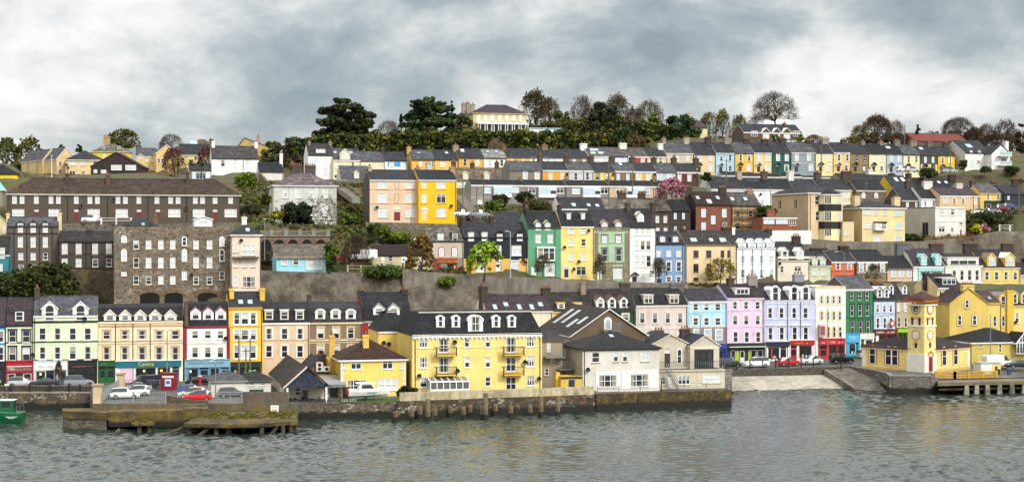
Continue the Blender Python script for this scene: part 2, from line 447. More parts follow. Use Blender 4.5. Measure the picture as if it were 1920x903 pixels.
 for(yy,th,c)in band:
  z=L(xm,yy)[1];tb.box(-hw,hw,-.07,-.002,z-th/2,z+th/2,mat_(c))
 if trim and rt!='fgable':tb.box(-hw,hw,-.16,-.003,ze-.3,ze-.05,mat_(trim))
 if not pipes and rt in('gable','mansard'):pipes=[x1-(x1-x0)*.025]
 for xx in pipes:
  a=L(xx,base)[0];tb.tube((a,-.09,0),(a,-.09,ze-.1),.055,.055,DARKM,6,False)
 if tb.v:tb.build('trim',root)
 rb=MB();em=mat_(trim)if trim else rf
 if mh:
  o=.12;i_=mm*.8;A=[(-hw-o,-o,ze),(hw+o,-o,ze),(hw+o,dep+o,ze),(-hw-o,dep+o,ze)];B=[(-hw+i_,mm,zk),(hw-i_,mm,zk),(hw-i_,dep-mm,zk),(-hw+i_,dep-mm,zk)]
  for i in range(4):rb.poly([A[i],A[(i+1)%4],B[(i+1)%4],B[i]],rf)
  C_=[(-hw+i_+2,dep/2,zr),(hw-i_-2,dep/2,zr)];rb.poly([B[0],B[1],C_[1],C_[0]],FELT);rb.poly([B[1],B[2],C_[1]],FELT);rb.poly([B[2],B[3],C_[0],C_[1]],FELT);rb.poly([B[3],B[0],C_[0]],FELT);rb.poly(A[::-1],em)
  rb.box(-hw+i_-.05,hw-i_+.05,mm-.1,mm+.1,zk-.02,zk+.16,flat('#b9b4a8'))
 elif prof:roof_profile(rb,prof,-hw+ox,hw-ox,rf,edge=em)
 elif rt=='hip':
  o=.35;zl=ze+.02;W2=hw+o;r=min(dep/2,hw)*hipf*2
  A=[(-W2,-o,zl),(W2,-o,zl),(W2,dep+o,zl),(-W2,dep+o,zl)];xr=max(hw-r,0.02)
  B,C=(-xr,dep/2,zr),(xr,dep/2,zr)
  rb.poly([A[0],A[1],C,B],rf);rb.poly([A[1],A[2],C],rf);rb.poly([A[2],A[3],B,C],rf);rb.poly([A[3],A[0],B],rf)
  rb.poly([(x,y,z-.002)for x,y,z in A][::-1],em)
  for i in range(4):
   p,q=A[i],A[(i+1)%4];rb.poly([(p[0],p[1],zl-.22),(q[0],q[1],zl-.22),q,p],em)
  rb.poly([(x,y,zl-.22)for x,y,z in A][::-1],em)
 elif rt=='fgable':
  o=ov;zz=zr+.1
  for sg in(-1,1):
   e=(sg*(hw+o),ze+.1-(zr-ze)*o/max(abs(sg*hw-apx),.1));sl=[(apx,zz),e]
   a0,a1=(apx,-o,zz),(apx,dep+o,zz);b0,b1=(e[0],-o,e[1]),(e[0],dep+o,e[1]);t=.16
   q=[a0,a1,b1,b0]
   rb.poly(q if sg<0 else q[::-1],rf)
   d=lambda p:(p[0],p[1],p[2]-t)
   rb.poly([a0,b0,d(b0),d(a0)],em);rb.poly([a1,d(a1),d(b1),b1],em);rb.poly([b0,b1,d(b1),d(b0)],em);rb.poly([d(a0),d(b0),d(b1),d(a1)],em)
 ro=rb.build('roof',root)if rb.v else None
 def slope_y(z):
  if rt in('gable','mansard'):
   (ya,za),(yb,zb_)=prof[0],prof[1]
   if z>zb_ and rt=='mansard':(ya,za),(yb,zb_)=prof[1],prof[2]
   return ya+(z-za)/max(zb_-za,.01)*(yb-ya)
  if rt=='hip':return-.35+(z-ze)/max(zr-ze,.1)*(dep/2+.35)
  return 0.0
 if ro and rt in('gable','hip')and detail:
  rt_=MB();xr_=hw-ox if rt=='gable' else xr
  rt_.tube((-xr_,dep/2,zr+(.13 if rt=='gable' else 0)),(xr_,dep/2,zr+(.13 if rt=='gable' else 0)),.1,.1,SLATE_G,6)
  rt_.build('ridge_tiles',ro)
 for r in rects+arches:
  a,b_,zb,zt,st,sr=r
  wn_=add_window(root,(a+b_)/2,zb,b_-a,zt-zb,st,fr,mat_(sr)if sr else None,mat_(sill)if sill else(wm if 'A' not in st else None),detail)
  if r[:4]not in ops and 'A' not in st:wn_.location.y=-.12
 for a,b_,zb,zt,c,fl in doors:
  db=MB();dm=flat(c,.4);ww=b_-a;hh=zt-zb;wf=WHITE
  db.box(-ww/2,ww/2,.06,.11,0,hh*.8,dm)
  db.box(-ww/2,ww/2,.05,.12,hh*.8+.002,hh*.8+.07,wf)
  db.poly([(-ww/2,.09,hh*.8+.07),(ww/2,.09,hh*.8+.07),(ww/2,.09,hh),(-ww/2,.09,hh)],GLASS if 'k' in fl else BLIND)
  do=db.build('door',root,((a+b_)/2,0,zb))
  if detail:
   hb=MB();hb.box(ww*.3,ww*.38,.02,.06,hh*.38,hh*.41,STEEL);hb.build('handle',do)
  if 'p' in fl:
   pb=MB();o=ww*.5+.35;z1=hh+.05
   for sg in(-1,1):
    pb.prism([(0,-.8,z1+.65),(sg*o,-.8,z1+.05),(sg*o,-.8,z1-.08),(0,-.8,z1+.5)],(0,.8,0),mat_(trim)if trim else rf)
   pb.build('porch_hood',root,((a+b_)/2,0,zb))
  if 's' in fl:
   b2=link('door_surround',surround_mesh(ww,hh,mat_('#e9e6dc'),False,.2),do)
  if 'a' in fl:
   pb=MB();r=ww/2+.15
   pb.prism([(r*math.cos(math.pi*i/8),-.07,hh-.05+r*.75*math.sin(math.pi*i/8))for i in range(9)],(0,.06,0),mat_('#e9e6dc'));pb.build('fanlight',do)
 for it in DM:
  ty,xs_,ww,yt,yb=it[:5];dmw=mat_(it[5])if len(it)>5 else wm;drf=mat_(it[6])if len(it)>6 else rf;wst_=it[7]if len(it)>7 else 'd'
  for xc in A_(xs_):
   yo=0.
   for _ in range(3):
    zb=L(xc,yb,yo)[1];yo=min(max(slope_y(zb),-.03),dep/2-.3)
   xl,zt=L(xc-ww/2,yt,yo);xr2,_z=L(xc+ww/2,yt,yo);dw=max(xr2-xl,.5);xx=(xl+xr2)/2
   def yb_(z):return max(min(slope_y(z),dep/2)+.1,yo+.5)
   b=MB()
   if ty=='g':
    gh=min(dw*.45,(zt-zb)*.5);zw=zt-gh;yk=yb_(zw);yk2=yb_(zt-.05)
    b.poly([(-dw/2,yo,zb),(dw/2,yo,zb),(dw/2,yo,zw),(0,yo,zt-.1),(-dw/2,yo,zw)],dmw)
    for sg in(-1,1):
     q=[(sg*dw/2,yo,zb),(sg*dw/2,yk,zb),(sg*dw/2,yk,zw),(sg*dw/2,yo,zw)]
     b.poly(q if sg>0 else q[::-1],dmw)
     o=.14;e=sg*(dw/2+o);ez=zw-o*gh/(dw/2)
     b.poly([(0,yo-.16,zt),(0,yk2,zt),(e,yk,ez),(e,yo-.16,ez)][::sg],drf)
     b.prism([(0,yo-.165,zt),(e,yo-.165,ez),(e,yo-.165,ez-.17),(0,yo-.165,zt-.2)],(0,.1,0),mat_(trim)if trim else dmw)
    hz=zw-.02
   elif ty=='a':
    n=8;r=dw/2;zs_=zt-r*.8;yk=yb_(zs_)
    arc=[(r*math.cos(math.pi*i/n),zs_+r*.8*math.sin(math.pi*i/n))for i in range(n+1)]
    b.poly([(-r,yo,zb),(r,yo,zb)]+[(x,yo,z)for x,z in arc],dmw)
    for sg in(-1,1):
     q=[(sg*r,yo,zb),(sg*r,yk,zb),(sg*r,yk,zs_),(sg*r,yo,zs_)];b.poly(q if sg>0 else q[::-1],dmw)
    for i in range(n):
     (xa,za),(xb,zb2)=arc[i],arc[i+1]
     b.poly([(xa*1.12,yo-.12,za+.06),(xa*1.12,yb_(za),za+.06),(xb*1.12,yb_(zb2),zb2+.06),(xb*1.12,yo-.12,zb2+.06)],drf)
     b.poly([(xa*1.12,yo-.12,za+.06),(xb*1.12,yo-.12,zb2+.06),(xb*.9,yo-.12,zb2-.06),(xa*.9,yo-.12,za-.06)][::-1],dmw)
    hz=zt-.12
   else:
    yk=yb_(zt);b.box(-dw/2,dw/2,yo,yk,zb,zt-.1,dmw)
    b.box(-dw/2-.12,dw/2+.12,yo-.15,yk+.05,zt-.099,zt,mat_(trim)if trim else drf)
    hz=zt-.16
   do=b.build('dormer',root,(xx,0,0))
   for o2 in[do]:
    wwid=dw*(.62 if ty!='f' else.84);wh=max(hz-zb-.12,.4)
    if 'A' in wst_:wh+=.25*dw
    pm,fm=win_meshes(wwid,wh,wst_,fr or WHITE)
    wn=MB()
    dy=yo-.001
    for me in(pm,fm):
     off=len(wn.v);sh=.0 if 'A' in wst_ else-.12
     wn.v+=[(v.co.x,v.co.y+sh+dy,v.co.z+zb+.08)for v in me.vertices]
     for p in me.polygons:
      wn.f.append([off+i for i in p.vertices]);wn.m.append(wn.mi(me.materials[p.material_index]))
    wn.build('dormer_window',do)
 for it in SK:
  ww,y0,y1,xs_=it[:4];c=it[4]if len(it)>4 else None
  for xc in A_(xs_):
   yo=0.
   for _ in range(3):
    za=L(xc,y1,yo)[1];yo=slope_y(za)
   yo2=yo
   for _ in range(3):
    zb=L(xc,y0,yo2)[1];yo2=slope_y(zb)
   xa=L(xc-ww/2,y1,yo)[0];xb=L(xc+ww/2,y1,yo)[0]
   d=Vector((0,yo2-yo,zb-za));n=Vector((0,-d.z,d.y)).normalized()*.09
   b=MB();q=[Vector((xa,yo,za)),Vector((xb,yo,za)),Vector((xb,yo2,zb)),Vector((xa,yo2,zb))]
   b.prism([p-n*.6 for p in q],n*1.6,c or DARKM)
   i=.1;cc=(q[0]+q[2])/2
   b.poly([cc+(p-cc)*(1-i*1.6)+n*1.1 for p in q],SKYGL)
   b.build('skylight',ro or root)
 for it in CH:
  xc,yt,ww=it[:3];m=mat_(it[3])if len(it)>3 else mat_(DK,.8);o=it[4]if len(it)>4 else{}
  yy=o.get('y',.5)*dep;xx,zt=L(xc,yt,yy);wd=max(ww/V.s*fr_.D/F if not px else ww*fr_.D/F,.35)
  zb=o.get('zb',None);zb=(zr if rt!='hip' else ze)-1.0 if zb is None else L(xc,zb,yy)[1]
  zb=min(zb,zt-1.2)
  chimney(ro or root,xx,yy,zt,zb,wd,o.get('d',1.3),m,o.get('n',3),cap=o.get('cap'))
 for(xc,yc)in dishes:
  a,z=L(xc,yc);dish(root,a,z)
 if ctrl:
  for fx in(-hw-.3,0,hw+.3):
   for fy in(-2.5,dep+.5):
    p=fr_.world(hw+fx,fy);CTRL.append((p.x,p.y,fr_.zb-.15))
 if sight:SIGHT.append((X(x0),X(x1),fr_.D,fr_.zb))
 LAST.update(root=root,L=L,fr=fr_,hw=hw,ze=ze,zr=zr,X=X,Y=Y,wall=wo,dep=dep,roof=ro)
 return root
DISH={}
def dish(root,a,z,m=None):
 if 'm' not in DISH:
  b=MB();n=10;c=(0,-.42,0)
  ring=[(.36*math.cos(2*math.pi*i/n),-.5,.36*math.sin(2*math.pi*i/n))for i in range(n)]
  for i in range(n):b.poly([ring[i],ring[(i+1)%n],(0,-.36,0)],DARKM)
  b.tube((0,0,-.2),(0,-.38,0),.03,.03,DARKM,5);b.tube((0,-.38,-.2),(0,-.75,-.05),.02,.04,DARKM,5)
  DISH['m']=b.mesh('satellite_dish')
 return link('satellite_dish',DISH['m'],root,(a,0,z))
def shop(x0,x1,yt,yf,yb,c,fc=None,bays=(),text=None,tc='#f0f0e8',tx=None,ts=.55,squig=(),stall=.45,blank=None):
 """shopfront on the last house: fascia yt..yf, glass down to yb. bays=(xa,xb,kind,colour)"""
 L=LAST['L'];root=LAST['root'];m=flat(c,.45);fm=flat(fc or c,.45)
 xa,zt=L(x0,yt);xb,zf=L(x1,yf);zb=max(L((x0+x1)/2,yb)[1],0.0)
 b=MB();b.box(xa,xb,-.32,-.004,zf,zt,fm);b.box(xa-.05,xb+.05,-.42,-.004,zt+.002,zt+.12,m)
 b.box(xa,xb,-.05,-.004,zb,zf-.002,m)
 b.box(xa,xa+.22,-.22,-.051,zb,zf-.003,m);b.box(xb-.22,xb,-.22,-.051,zb,zf-.003,m)
 so=b.build('shopfront',root)
 for bay in bays:
  a=L(bay[0],yb)[0];q=L(bay[1],yb)[0];k=bay[2];bb=MB()
  if k=='w':
   z0=zb+stall;z1=zf-.12;bb.poly([(a,-.075,z0),(q,-.075,z0),(q,-.075,z1),(a,-.075,z1)],GLASS)
   fmt=flat(bay[3],.4)if len(bay)>3 else m
   for(u,v,s,t)in((a,a+.09,z0,z1),(q-.09,q,z0,z1),(a+.09,q-.09,z0,z0+.09),(a+.09,q-.09,z1-.09,z1)):bb.box(u,v,-.13,-.08,s,t,fmt)
   n=max(1,round((q-a)/1.6))
   for i in range(1,n):xx=a+(q-a)*i/n;bb.box(xx-.04,xx+.04,-.12,-.081,z0+.09,z1-.09,fmt)
   for i in range(int((q-a)*2.2)):
    xx=RN.uniform(a+.25,q-.25);hh=RN.uniform(.15,.55);cc=RN.choice(['#d9d5c8','#b55','#caa','#7a6','#dd9','#99a','#e8e8e8'])
    cc=cc if len(cc)==7 else '#'+''.join(ch*2 for ch in cc[1:])
    bb.box(xx-.12,xx+.12,-.079,-.0765,z0+.12,z0+.12+hh,flat(cc))
   bb.build('display_window',so)
  elif k=='d':
   z1=zb+min(2.15,zf-zb-.1);dm=flat(bay[3],.4)if len(bay)>3 else m
   bb.box(a,q,-.1,-.052,zb,z1,dm);bb.poly([(a+.14,-.104,zb+.95),(q-.14,-.104,zb+.95),(q-.14,-.104,z1-.16),(a+.14,-.104,z1-.16)],GLASS)
   if zf-z1>.3:bb.poly([(a,-.09,z1+.06),(q,-.09,z1+.06),(q,-.09,zf-.06),(a,-.09,zf-.06)],GLASS)
   bb.build('shop_door',so)
  elif k=='p':
   bb.box(a,q,-.11,-.052,zb+stall*.5,zf-.1,flat(bay[3],.5));bb.build('panel',so)
  elif k=='l':
   bb.box(a,q,-.082,-.0785,zf-.75,zf-.45,lampm(bay[3],2.0));bb.build('window_lamp',so)
 if text:
  xx=L(tx,yt)[0]if tx else(xa+xb)/2;me=textmesh(text,ts,flat(tc,.5));link('sign_lettering',me,so,(xx,-.325,(zt+zf)/2-ts*.33))
 if squig:
  sb=MB()
  for(u0,u1,v,th,cc)in squig:
   a,z=L(u0,v);q=L(u1,v)[0];xx=a;t=th;mm_=flat(cc,.5)
   while xx<q-.1:
    wl=RN.uniform(.10,.22);hh=t*RN.uniform(.7,1.15);k=RN.random()
    sb.box(xx,xx+.05,-.35,-.322,z-hh/2,z+hh/2,mm_)
    if k<.6:sb.box(xx+.05,xx+wl*.7,-.349,-.323,z-hh/2,z-hh/2+.06,mm_)
    if k>.35:sb.box(xx+.05,xx+wl*.7,-.348,-.323,z+hh/2-.06,z+hh/2,mm_)
    xx+=wl+.03
    if RN.random()<.12:xx+=.15
  sb.build('sign_lettering',so)
 return so
CLOUDK=8.0;EXPO=0.72;SKYL=(4.4,1.7,3.3)
TG='houses and shops along the front street';DR='#3d332b'
view(0,520,3.762)
h('bright blue house cut off by the left edge, beside the red shopfront',-90,38,775,335,150,R1,'#1b9ccf',SLATE_P,W=[(380,455,44,[-40,4],'h','#f2f2f2'),(490,585,44,[-40,4],'d','#f2f2f2')],group=TG,sill='#f2f2f2',trim='#3a3a3a')
shop(-88,36,595,640,770,'#15181a',bays=[(-70,25,'w')])
h('narrow cream house with black window surrounds above a red shopfront',42,232,770,330,150,R1,'#d9dcc0',SLATE_P,W=[(373,455,52,[88,185],'m','#17181a'),(490,585,52,[88,185],'h','#17181a')],DM=[('f',137,62,232,307,'#e8e8e2')],band=[(458,.16,'#17181a')],trim='#17181a',group=TG,CH=[(262,70,34,'#4a3e34',{'n':2})],dishes=[(232,545)])
shop(44,234,590,668,758,'#a01420','#8f101c',[(55,108,'w','#efe3da'),(112,158,'d','#3a2a22'),(112,128,'l','#ffb45a'),(165,222,'w','#efe3da')],squig=[(60,220,612,.3,'#c93038'),(80,92,638,.3,'#efe3da')])
shop(52,224,628,652,655,'#e9e0cf',squig=[(108,165,640,.22,'#2a2522')],stall=.1)
h('pale mint house with two steep gabled dormers, over a white and a black shopfront',235,690,765,268,135,R1,'#d7e2be',SLATE_G,dep=8.5,W=[(355,440,48,[300,406,513,619],'m',None),(487,575,48,[300,406,513,619],'m',None)],DM=[('g',[350,568],112,165,305,'#dfe6c8',SLATE_G,'dA')],band=[(312,.3,'#1b1d1c'),(452,.18,'#2a302a'),(580,.2,'#2a302a')],trim='#eef0ea',sill='#f4f4f0',group=TG,CH=[(262,75,30,'#4a4038',{'n':2})],dishes=[(598,292)],pipes=[244])
shop(238,476,592,648,758,'#c9cdd0','#f0eee6',[(252,322,'w','#e8e8e8'),(326,380,'w','#4a4038'),(420,466,'d','#4b5a66'),(280,292,'l','#ffc070')],squig=[(270,385,630,.3,'#6a6258')])
shop(482,686,590,628,755,'#121314','#161718',[(498,668,'w','#2a2a2a'),(520,640,'p','#0d0f10')],squig=[(510,655,627,.1,'#e06a60')])
h('long cream three storey building with pink window surrounds and five white dormers',693,1290,755,308,182,R1,'#ecdcb4',SLATE_D,'mansard',9.5,brk=207,mm=1.1,W=[(375,435,50,[752,880,1002,1122,1237],'m','#cfa596'),(490,580,50,[752,880,1002,1122,1237],'c','#cfa596')],DM=[('g',[775,883,990,1095,1203],84,226,303,'#ecebe6','#efeeea','m')],band=[(340,.3,'#c39a7c'),(447,.1,'#b9a080'),(465,.12,'#c79e90')],trim='#ead9b0',group=TG,name='shop_building',CH=[(1312,165,26,'#5a4c3c',{'n':1,'d':3,'y':.3,'zb':340})],pipes=[815,938,1060])
shop(690,812,590,625,745,'#0e4a22','#0f4d26',[(700,746,'d','#14602c'),(756,806,'d','#14602c')],squig=[(712,760,608,.2,'#7fae54')])
shop(814,1278,590,625,745,'#e9ece6','#0f6472',[(850,945,'p','#d9b9c9'),(958,1098,'w','#5a5650'),(1112,1200,'w','#5a5650'),(1216,1262,'d','#4d4a48'),(1010,1022,'l','#ffb050'),(1130,1146,'l','#ffa040')],text='Centra',tc='#d8c020',tx=1030,ts=.85,squig=[(868,912,610,.22,'#4a96a2'),(1165,1200,610,.22,'#4a96a2')])
view(340,520,3.762)
h('white house framed in maroon with three white dormers above a pale blue shopfront',25,335,742,340,168,R1,'#eeece4',SLATE_D,'mansard',9,brk=182,mm=2.6,W=[(375,430,46,[97,187,276],'h'),(490,565,46,[97,187,276],'h')],DM=[('g',[101,190,278],76,200,297,'#f0f0ec','#5a5c60','h')],trim='#8e2440',band=[(350,.35,'#8e2440'),(462,.22,'#d8d2c4'),(580,.2,'#8e2440')],sill='#e8e6de',group=TG,dishes=[(312,428)])
shop(22,345,583,628,742,'#6d97b0','#7ea6bc',[(48,120,'w'),(132,190,'d','#4a6a80'),(203,268,'w'),(282,322,'d','#6d97b0'),(60,70,'l','#ffd9a0')],squig=[(55,300,603,.32,'#6a3a40')])
b=MB();L=LAST['L']
for xx in(28,332):
 a,z=L(xx,345);b.box(a-.25,a+.25,-.1,-.003,L(xx,580)[1]+.12,z-.25,paint('#8e2440'))
b.build('corner_strip',LAST['root'])
h('tall narrow yellow house with three rows of triple windows',333,572,695,210,105,R1,'#eec038',SLATE,dep=8,W=[(250,330,41,[391],'h'),(250,330,52,[448],'h'),(250,330,41,[507],'h'),(370,440,41,[391],'h'),(370,440,52,[448],'h'),(370,440,41,[507],'h'),(480,570,41,[391],'h'),(480,570,52,[448],'w'),(480,570,41,[507],'h')],SK=[(36,158,188,[420,487],STEEL)],CH=[(353,78,30,'#e2bd4e',{'n':2,'d':2.0,'y':.35,'zb':150}),(568,75,34,'#d9b64a',{'n':2,'d':2.4,'y':.35,'zb':160})],trim='#d9a92e',sill='#f2f0ea',sur='#f0eee8',band=[(345,.16,'#d9a92e'),(590,.2,'#d9a92e')],group=TG)
shop(345,560,600,630,700,'#0f2a1c','#12301f',[(360,470,'w'),(480,545,'w'),(478,492,'l','#30ff60')])
h('beige house with white window surrounds and square cream dormers',565,905,720,318,172,R1,'#d9bf9c',SLATE_D,'mansard',9,brk=218,mm=1.0,W=[(360,435,44,[618,728,837],'m'),(480,562,44,[618,728,837],'d')],DM=[('f',[618,727,835],60,226,298,'#e2d3b8','#e2d3b8','h')],sur='#f2f0ea',trim='#f2f2ee',band=[(440,.12,'#c4a880')],CH=[(902,120,26,'#453a30',{'n':1})],group=TG)
h('brown rendered house with cream window surrounds and white rounded dormers',905,1278,720,315,168,R1,'#86705c',SLATE,'mansard',9,brk=218,mm=1.0,W=[(352,430,46,[983,1092,1195],'h'),(478,545,46,[983,1092,1195],'h')],DM=[('a',[980,1088,1195],70,222,292,'#eceae4','#4a4a50','h')],sur='#d8c69a',trim='#d8c69a',band=[(440,.3,'#d8c69a'),(458,.14,'#d8c69a')],group=TG)
view(680,520,3.762)
h('red walled house with two white double dormers behind the yellow apartments',2,340,720,305,100,R1,'#b01c2c',SLATE_D,'mansard',9,brk=192,mm=1.1,W=[(320,362,40,[62],'w')],DM=[('g',[115,220],80,178,262,'#efefec','#77797e','h')],trim='#a0a0a0',CH=[(-15,88,36,DR,{'n':3}),(292,82,44,DR,{'n':3})],group=TG)
h('cream house with a row of skylights in its purple slate roof',872,1342,700,238,122,R1,'#e6dcc0',SLATE_P,dep=9,SK=[(30,190,228,[940,1112,1200],STEEL),(34,175,205,[1015,1260],STEEL)],trim='#efe8d4',W=[(300,360,40,[960,1080,1200],'m')],CH=[(850,60,44,'#453828',{'n':3,'d':2.2,'zb':235,'y':.4}),(1290,72,60,DR,{'n':4})],group=TG)
view(1020,520,3.762)
h('small yellow walled house with two square dormers in a mossy roof',50,345,700,238,108,R1,'#e6be5e',slate('#2e2a28',.6,.4),dep=9,DM=[('f',[121,240],50,176,220,'#ecebe6','#ecebe6','m')],trim='#e6be5e',CH=[(272,30,34,'#8a7a68',{'n':2})],group=TG)
h('dark green house with three steep white dormers under red ridge tiles',292,642,700,232,85,R1,'#22452c',slate('#2f2a2c',.6,.2),dep=9,DM=[('g',[398,480,563],56,122,214,'#f0f0ec','#6a3a30','m')],W=[(258,302,44,[575],'m','#e8e4d8')],trim='#22452c',CH=[(568,38,70,'#463a30',{'n':3,'d':1})],group=TG,dishes=[(590,195)])
h('wide pinkish grey house with two broad dormers and hooded windows',648,1015,625,195,70,R1,'#cfc2b8',SLATE_D,'mansard',10,brk=118,mm=2.2,W=[(250,322,34,[693,783,873,960],'h'),(376,440,34,[693,783,873,960],'h'),(500,560,34,[693,783,873,960],'d')],DM=[('f',[737,917],70,120,184,'#b8a890','#b8a890','h')],sur='#e6dcd2',trim='#ded4ca',band=[(358,.2,'#d8cec4')],CH=[(935,42,100,'#6a6258',{'n':4,'d':1})],group=TG)
h('pale sky blue house with a taupe lower storey',1017,1290,620,168,82,R1,'#a9d3e4',slate('#38343a',.7),dep=9,W=[(185,232,36,[1070,1146,1226],'m'),(285,336,36,[1070,1146,1226],'d'),(380,440,40,[1075,1152,1230],'b')],sur='#efe6e0',trim='#e8e8e8',band=[(240,.2,'#c8e2ec'),(346,.2,'#d8d0cc')],group=TG)
b=MB();L=LAST['L'];b.box(-LAST['hw']+.01,LAST['hw']-.01,-.04,-.002,0,L(1150,350)[1],paint('#8d8180'));b.build('lower_storey_render',LAST['root'])
for xc in(1075,1152,1230):
 a,z=L(xc,440);add_window(LAST['root'],a,z,1.15,1.8,'b',None,paint('#f2ece6'),y=-.05).location.y=-.16
shop(1218,1288,470,500,618,'#1c3f94','#1b3c90',[(1230,1262,'w'),(1266,1284,'d','#1c3f94')])
view(1360,500,4.104)
h('lilac pink house with a wide flat dormer above a black shopfront',14,297,738,240,138,R1,'#dcc0d8',slate('#332f33',.6),dep=9,W=[(268,325,36,[75,160,248],'m'),(376,445,36,[76,161,249],'h'),(500,580,36,[79,165,253],'d')],DM=[('f',131,108,162,212,'#efefec','#55555a','d')],sur='#efe6ea',trim='#e4cfe0',band=[(330,.2,'#e8d4e4'),(458,.2,'#e8d4e4')],CH=[(38,88,50,DR,{'n':3}),(205,68,76,'#8a8078',{'n':3,'d':1})],group=TG)
shop(14,302,592,632,735,'#26302c','#1d2624',[(40,76,'w','#e0e0e0'),(80,103,'p','#a9c020'),(110,146,'d','#d0d0d0'),(176,190,'p','#a9c020'),(194,236,'w','#d8d8d0'),(246,288,'w','#c8c8c8')],squig=[(214,228,512,.3,'#c0202c')])
b=MB();L=LAST['L'];a,z=L(20,612);q=L(298,612)[0];b.box(a,q,-1.1,-.33,z-.12,z,flat('#c4d0c0'));b.build('awning',LAST['root'])
h('pale lavender double house with three tall arched dormers',300,690,728,255,125,R1,'#bec3dc',slate('#332d33',.6,.1),dep=9.5,W=[(315,395,34,[345,432,530,617],'d'),(465,560,34,[347,434,534,619],'d')],DM=[('a',[385,530,617],76,155,265,'#dfe2ee','#e8e8ec','dA')],sur='#e4e6f0',trim='#d8dcea',band=[(402,.2,'#d0d4e6'),(275,.3,'#d8dcea')],CH=[(560,58,80,'#8e8e98',{'n':3,'d':1.2,'y':.7})],pipes=[478,578],group=TG)
shop(314,488,575,612,722,'#e8e8e4','#14223c',[(330,412,'w','#20262e'),(424,466,'d','#15191e'),(350,362,'p','#a03030')])
shop(490,682,565,597,718,'#e8e4dc','#a8181e',[(500,548,'d','#b01a20'),(568,662,'w','#7a1518')],squig=[(530,600,586,.3,'#d8a040'),(622,632,586,.3,'#f0e0d0')])
b=MB();L=LAST['L']
for xc in(347,434,534,619):
 a,z=L(xc,452);b.prism([(a-.95,-.3,z),(a+.95,-.3,z),(a,-.3,z+.42 if xc>480 else z+.28)],(0,.28,0),paint('#e4e6f0'))
b.build('window_hoods',LAST['root'])
h('white flat topped house with rows of small yellow edged arched windows',694,926,720,150,None,R1,'#f0eee4',rt='flat',dep=10,W=[(218,282,22,[740,787,832,878],'dA','#d8bf78'),(338,408,22,[741,789,834,880],'dA','#d8bf78'),(455,540,24,[745,792,837,882],'dA','#d8bf78')],band=[(155,.3,'#e4d090'),(290,.2,'#e6dcb8'),(418,.2,'#e6dcb8')],fr=flat('#d9d4c4'),group=TG)
shop(716,918,555,598,720,'#a81a1c','#b01c1e',[(726,780,'d','#c02020'),(800,855,'w','#5a1416'),(868,908,'w','#5a1416')],squig=[(735,765,582,.25,'#f0e8e0'),(800,840,578,.35,'#f4f0e8'),(862,905,580,.25,'#f0e8e0')])
b=MB();L=LAST['L'];a,z=L(733,535);b.box(a-.55,a+.55,-.9,-.02,z,z+2.2,flat('#c9a8a0'));b.box(a-.45,a+.45,-.91,-.9,z+.3,z+1.9,flat('#8a4a4a'));b.build('hanging_sign',LAST['root'])
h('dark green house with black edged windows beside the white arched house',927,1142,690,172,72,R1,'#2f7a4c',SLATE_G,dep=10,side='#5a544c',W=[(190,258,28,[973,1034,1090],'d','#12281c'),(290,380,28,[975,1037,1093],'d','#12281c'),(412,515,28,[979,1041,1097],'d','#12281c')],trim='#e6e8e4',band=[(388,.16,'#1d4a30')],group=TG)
shop(926,1028,516,580,690,'#2aa7d8','#2aa7d8',[(948,1000,'w','#a0d8ee'),(1004,1020,'d','#1c86b0')],squig=[(950,1015,540,.35,'#e9d8d8'),(950,1015,560,.35,'#e0b0b0')])
shop(1032,1140,516,552,670,'#e6e4d0','#efeee6',[(1038,1066,'d','#1c3a22'),(1076,1130,'w','#f2f2f2')],squig=[(1075,1130,532,.35,'#9a9a98')])
view(1620,520,3.763)
h('pale blue grey house with two white dormers above a maroon shopfront',70,226,480,155,50,R1,'#b3c4dc',SLATE_D,dep=9,W=[(190,245,20,[96,144,189],'h'),(285,358,22,[98,147,191],'d')],DM=[('g',[110,158],38,62,142,'#efefec','#efefec','d')],trim='#44464a',band=[(362,.25,'#d8dce4')],sur='#e8ecf2',group=TG,CH=[(72,30,40,'#5a3a28',{'n':4,'d':1})])
shop(72,232,368,400,478,'#5e1018','#6a1420',[(80,102,'p','#e8dcd8'),(106,140,'w'),(166,214,'w')],squig=[(82,148,385,.35,'#f0e6e2'),(158,214,385,.35,'#f0e6e2')])
b=MB();L=LAST['L'];a,z=L(188,322);b.tube((a,-.75,z),(a,-.6,z),.6,.6,flat('#b02030'),14);b.tube((a,-.78,z),(a,-.751,z),.35,.35,flat('#e8d8c0'),14);b.box(a-.04,a+.04,-.7,0,z+.6,z+.68,DARKM);b.build('hanging_sign',LAST['root'])
h('narrow beige house with two tall white dormers above a lime green shop',229,345,470,158,35,R1,'#bcaa8e',slate('#3a3436',.7),dep=9,W=[(178,240,20,[246,293],'w'),(280,350,20,[248,295],'d')],DM=[('g',[192,287],34,40,118,'#efefec','#7a7040','d')],trim='#6a5a4c',group=TG)
shop(232,325,358,385,470,'#3a5a1c','#8fc41c',[(240,270,'w'),(274,300,'d','#2c4a16')])
h('peach house with tall dark windows above a teal shop behind the clock tower',518,700,400,72,-20,R1,'#e0c48c',SLATE,dep=9,W=[(95,165,20,[542,585,630],'d'),(202,280,22,[543,588,632],'d')],DM=[('f',[600],110,0,52,'#3a3c40','#2c2e32','d')],trim='#e6e8ea',band=[(285,.3,'#d0b078')],group=TG,CH=[(480,-30,130,'#352a24',{'n':5,'d':1.2,'zb':90})])
shop(524,690,296,325,400,'#123a4a','#134052',[(540,590,'d','#0f2c38'),(600,680,'w')])
b=MB();L=LAST['L']
view(1780,520,4.514)
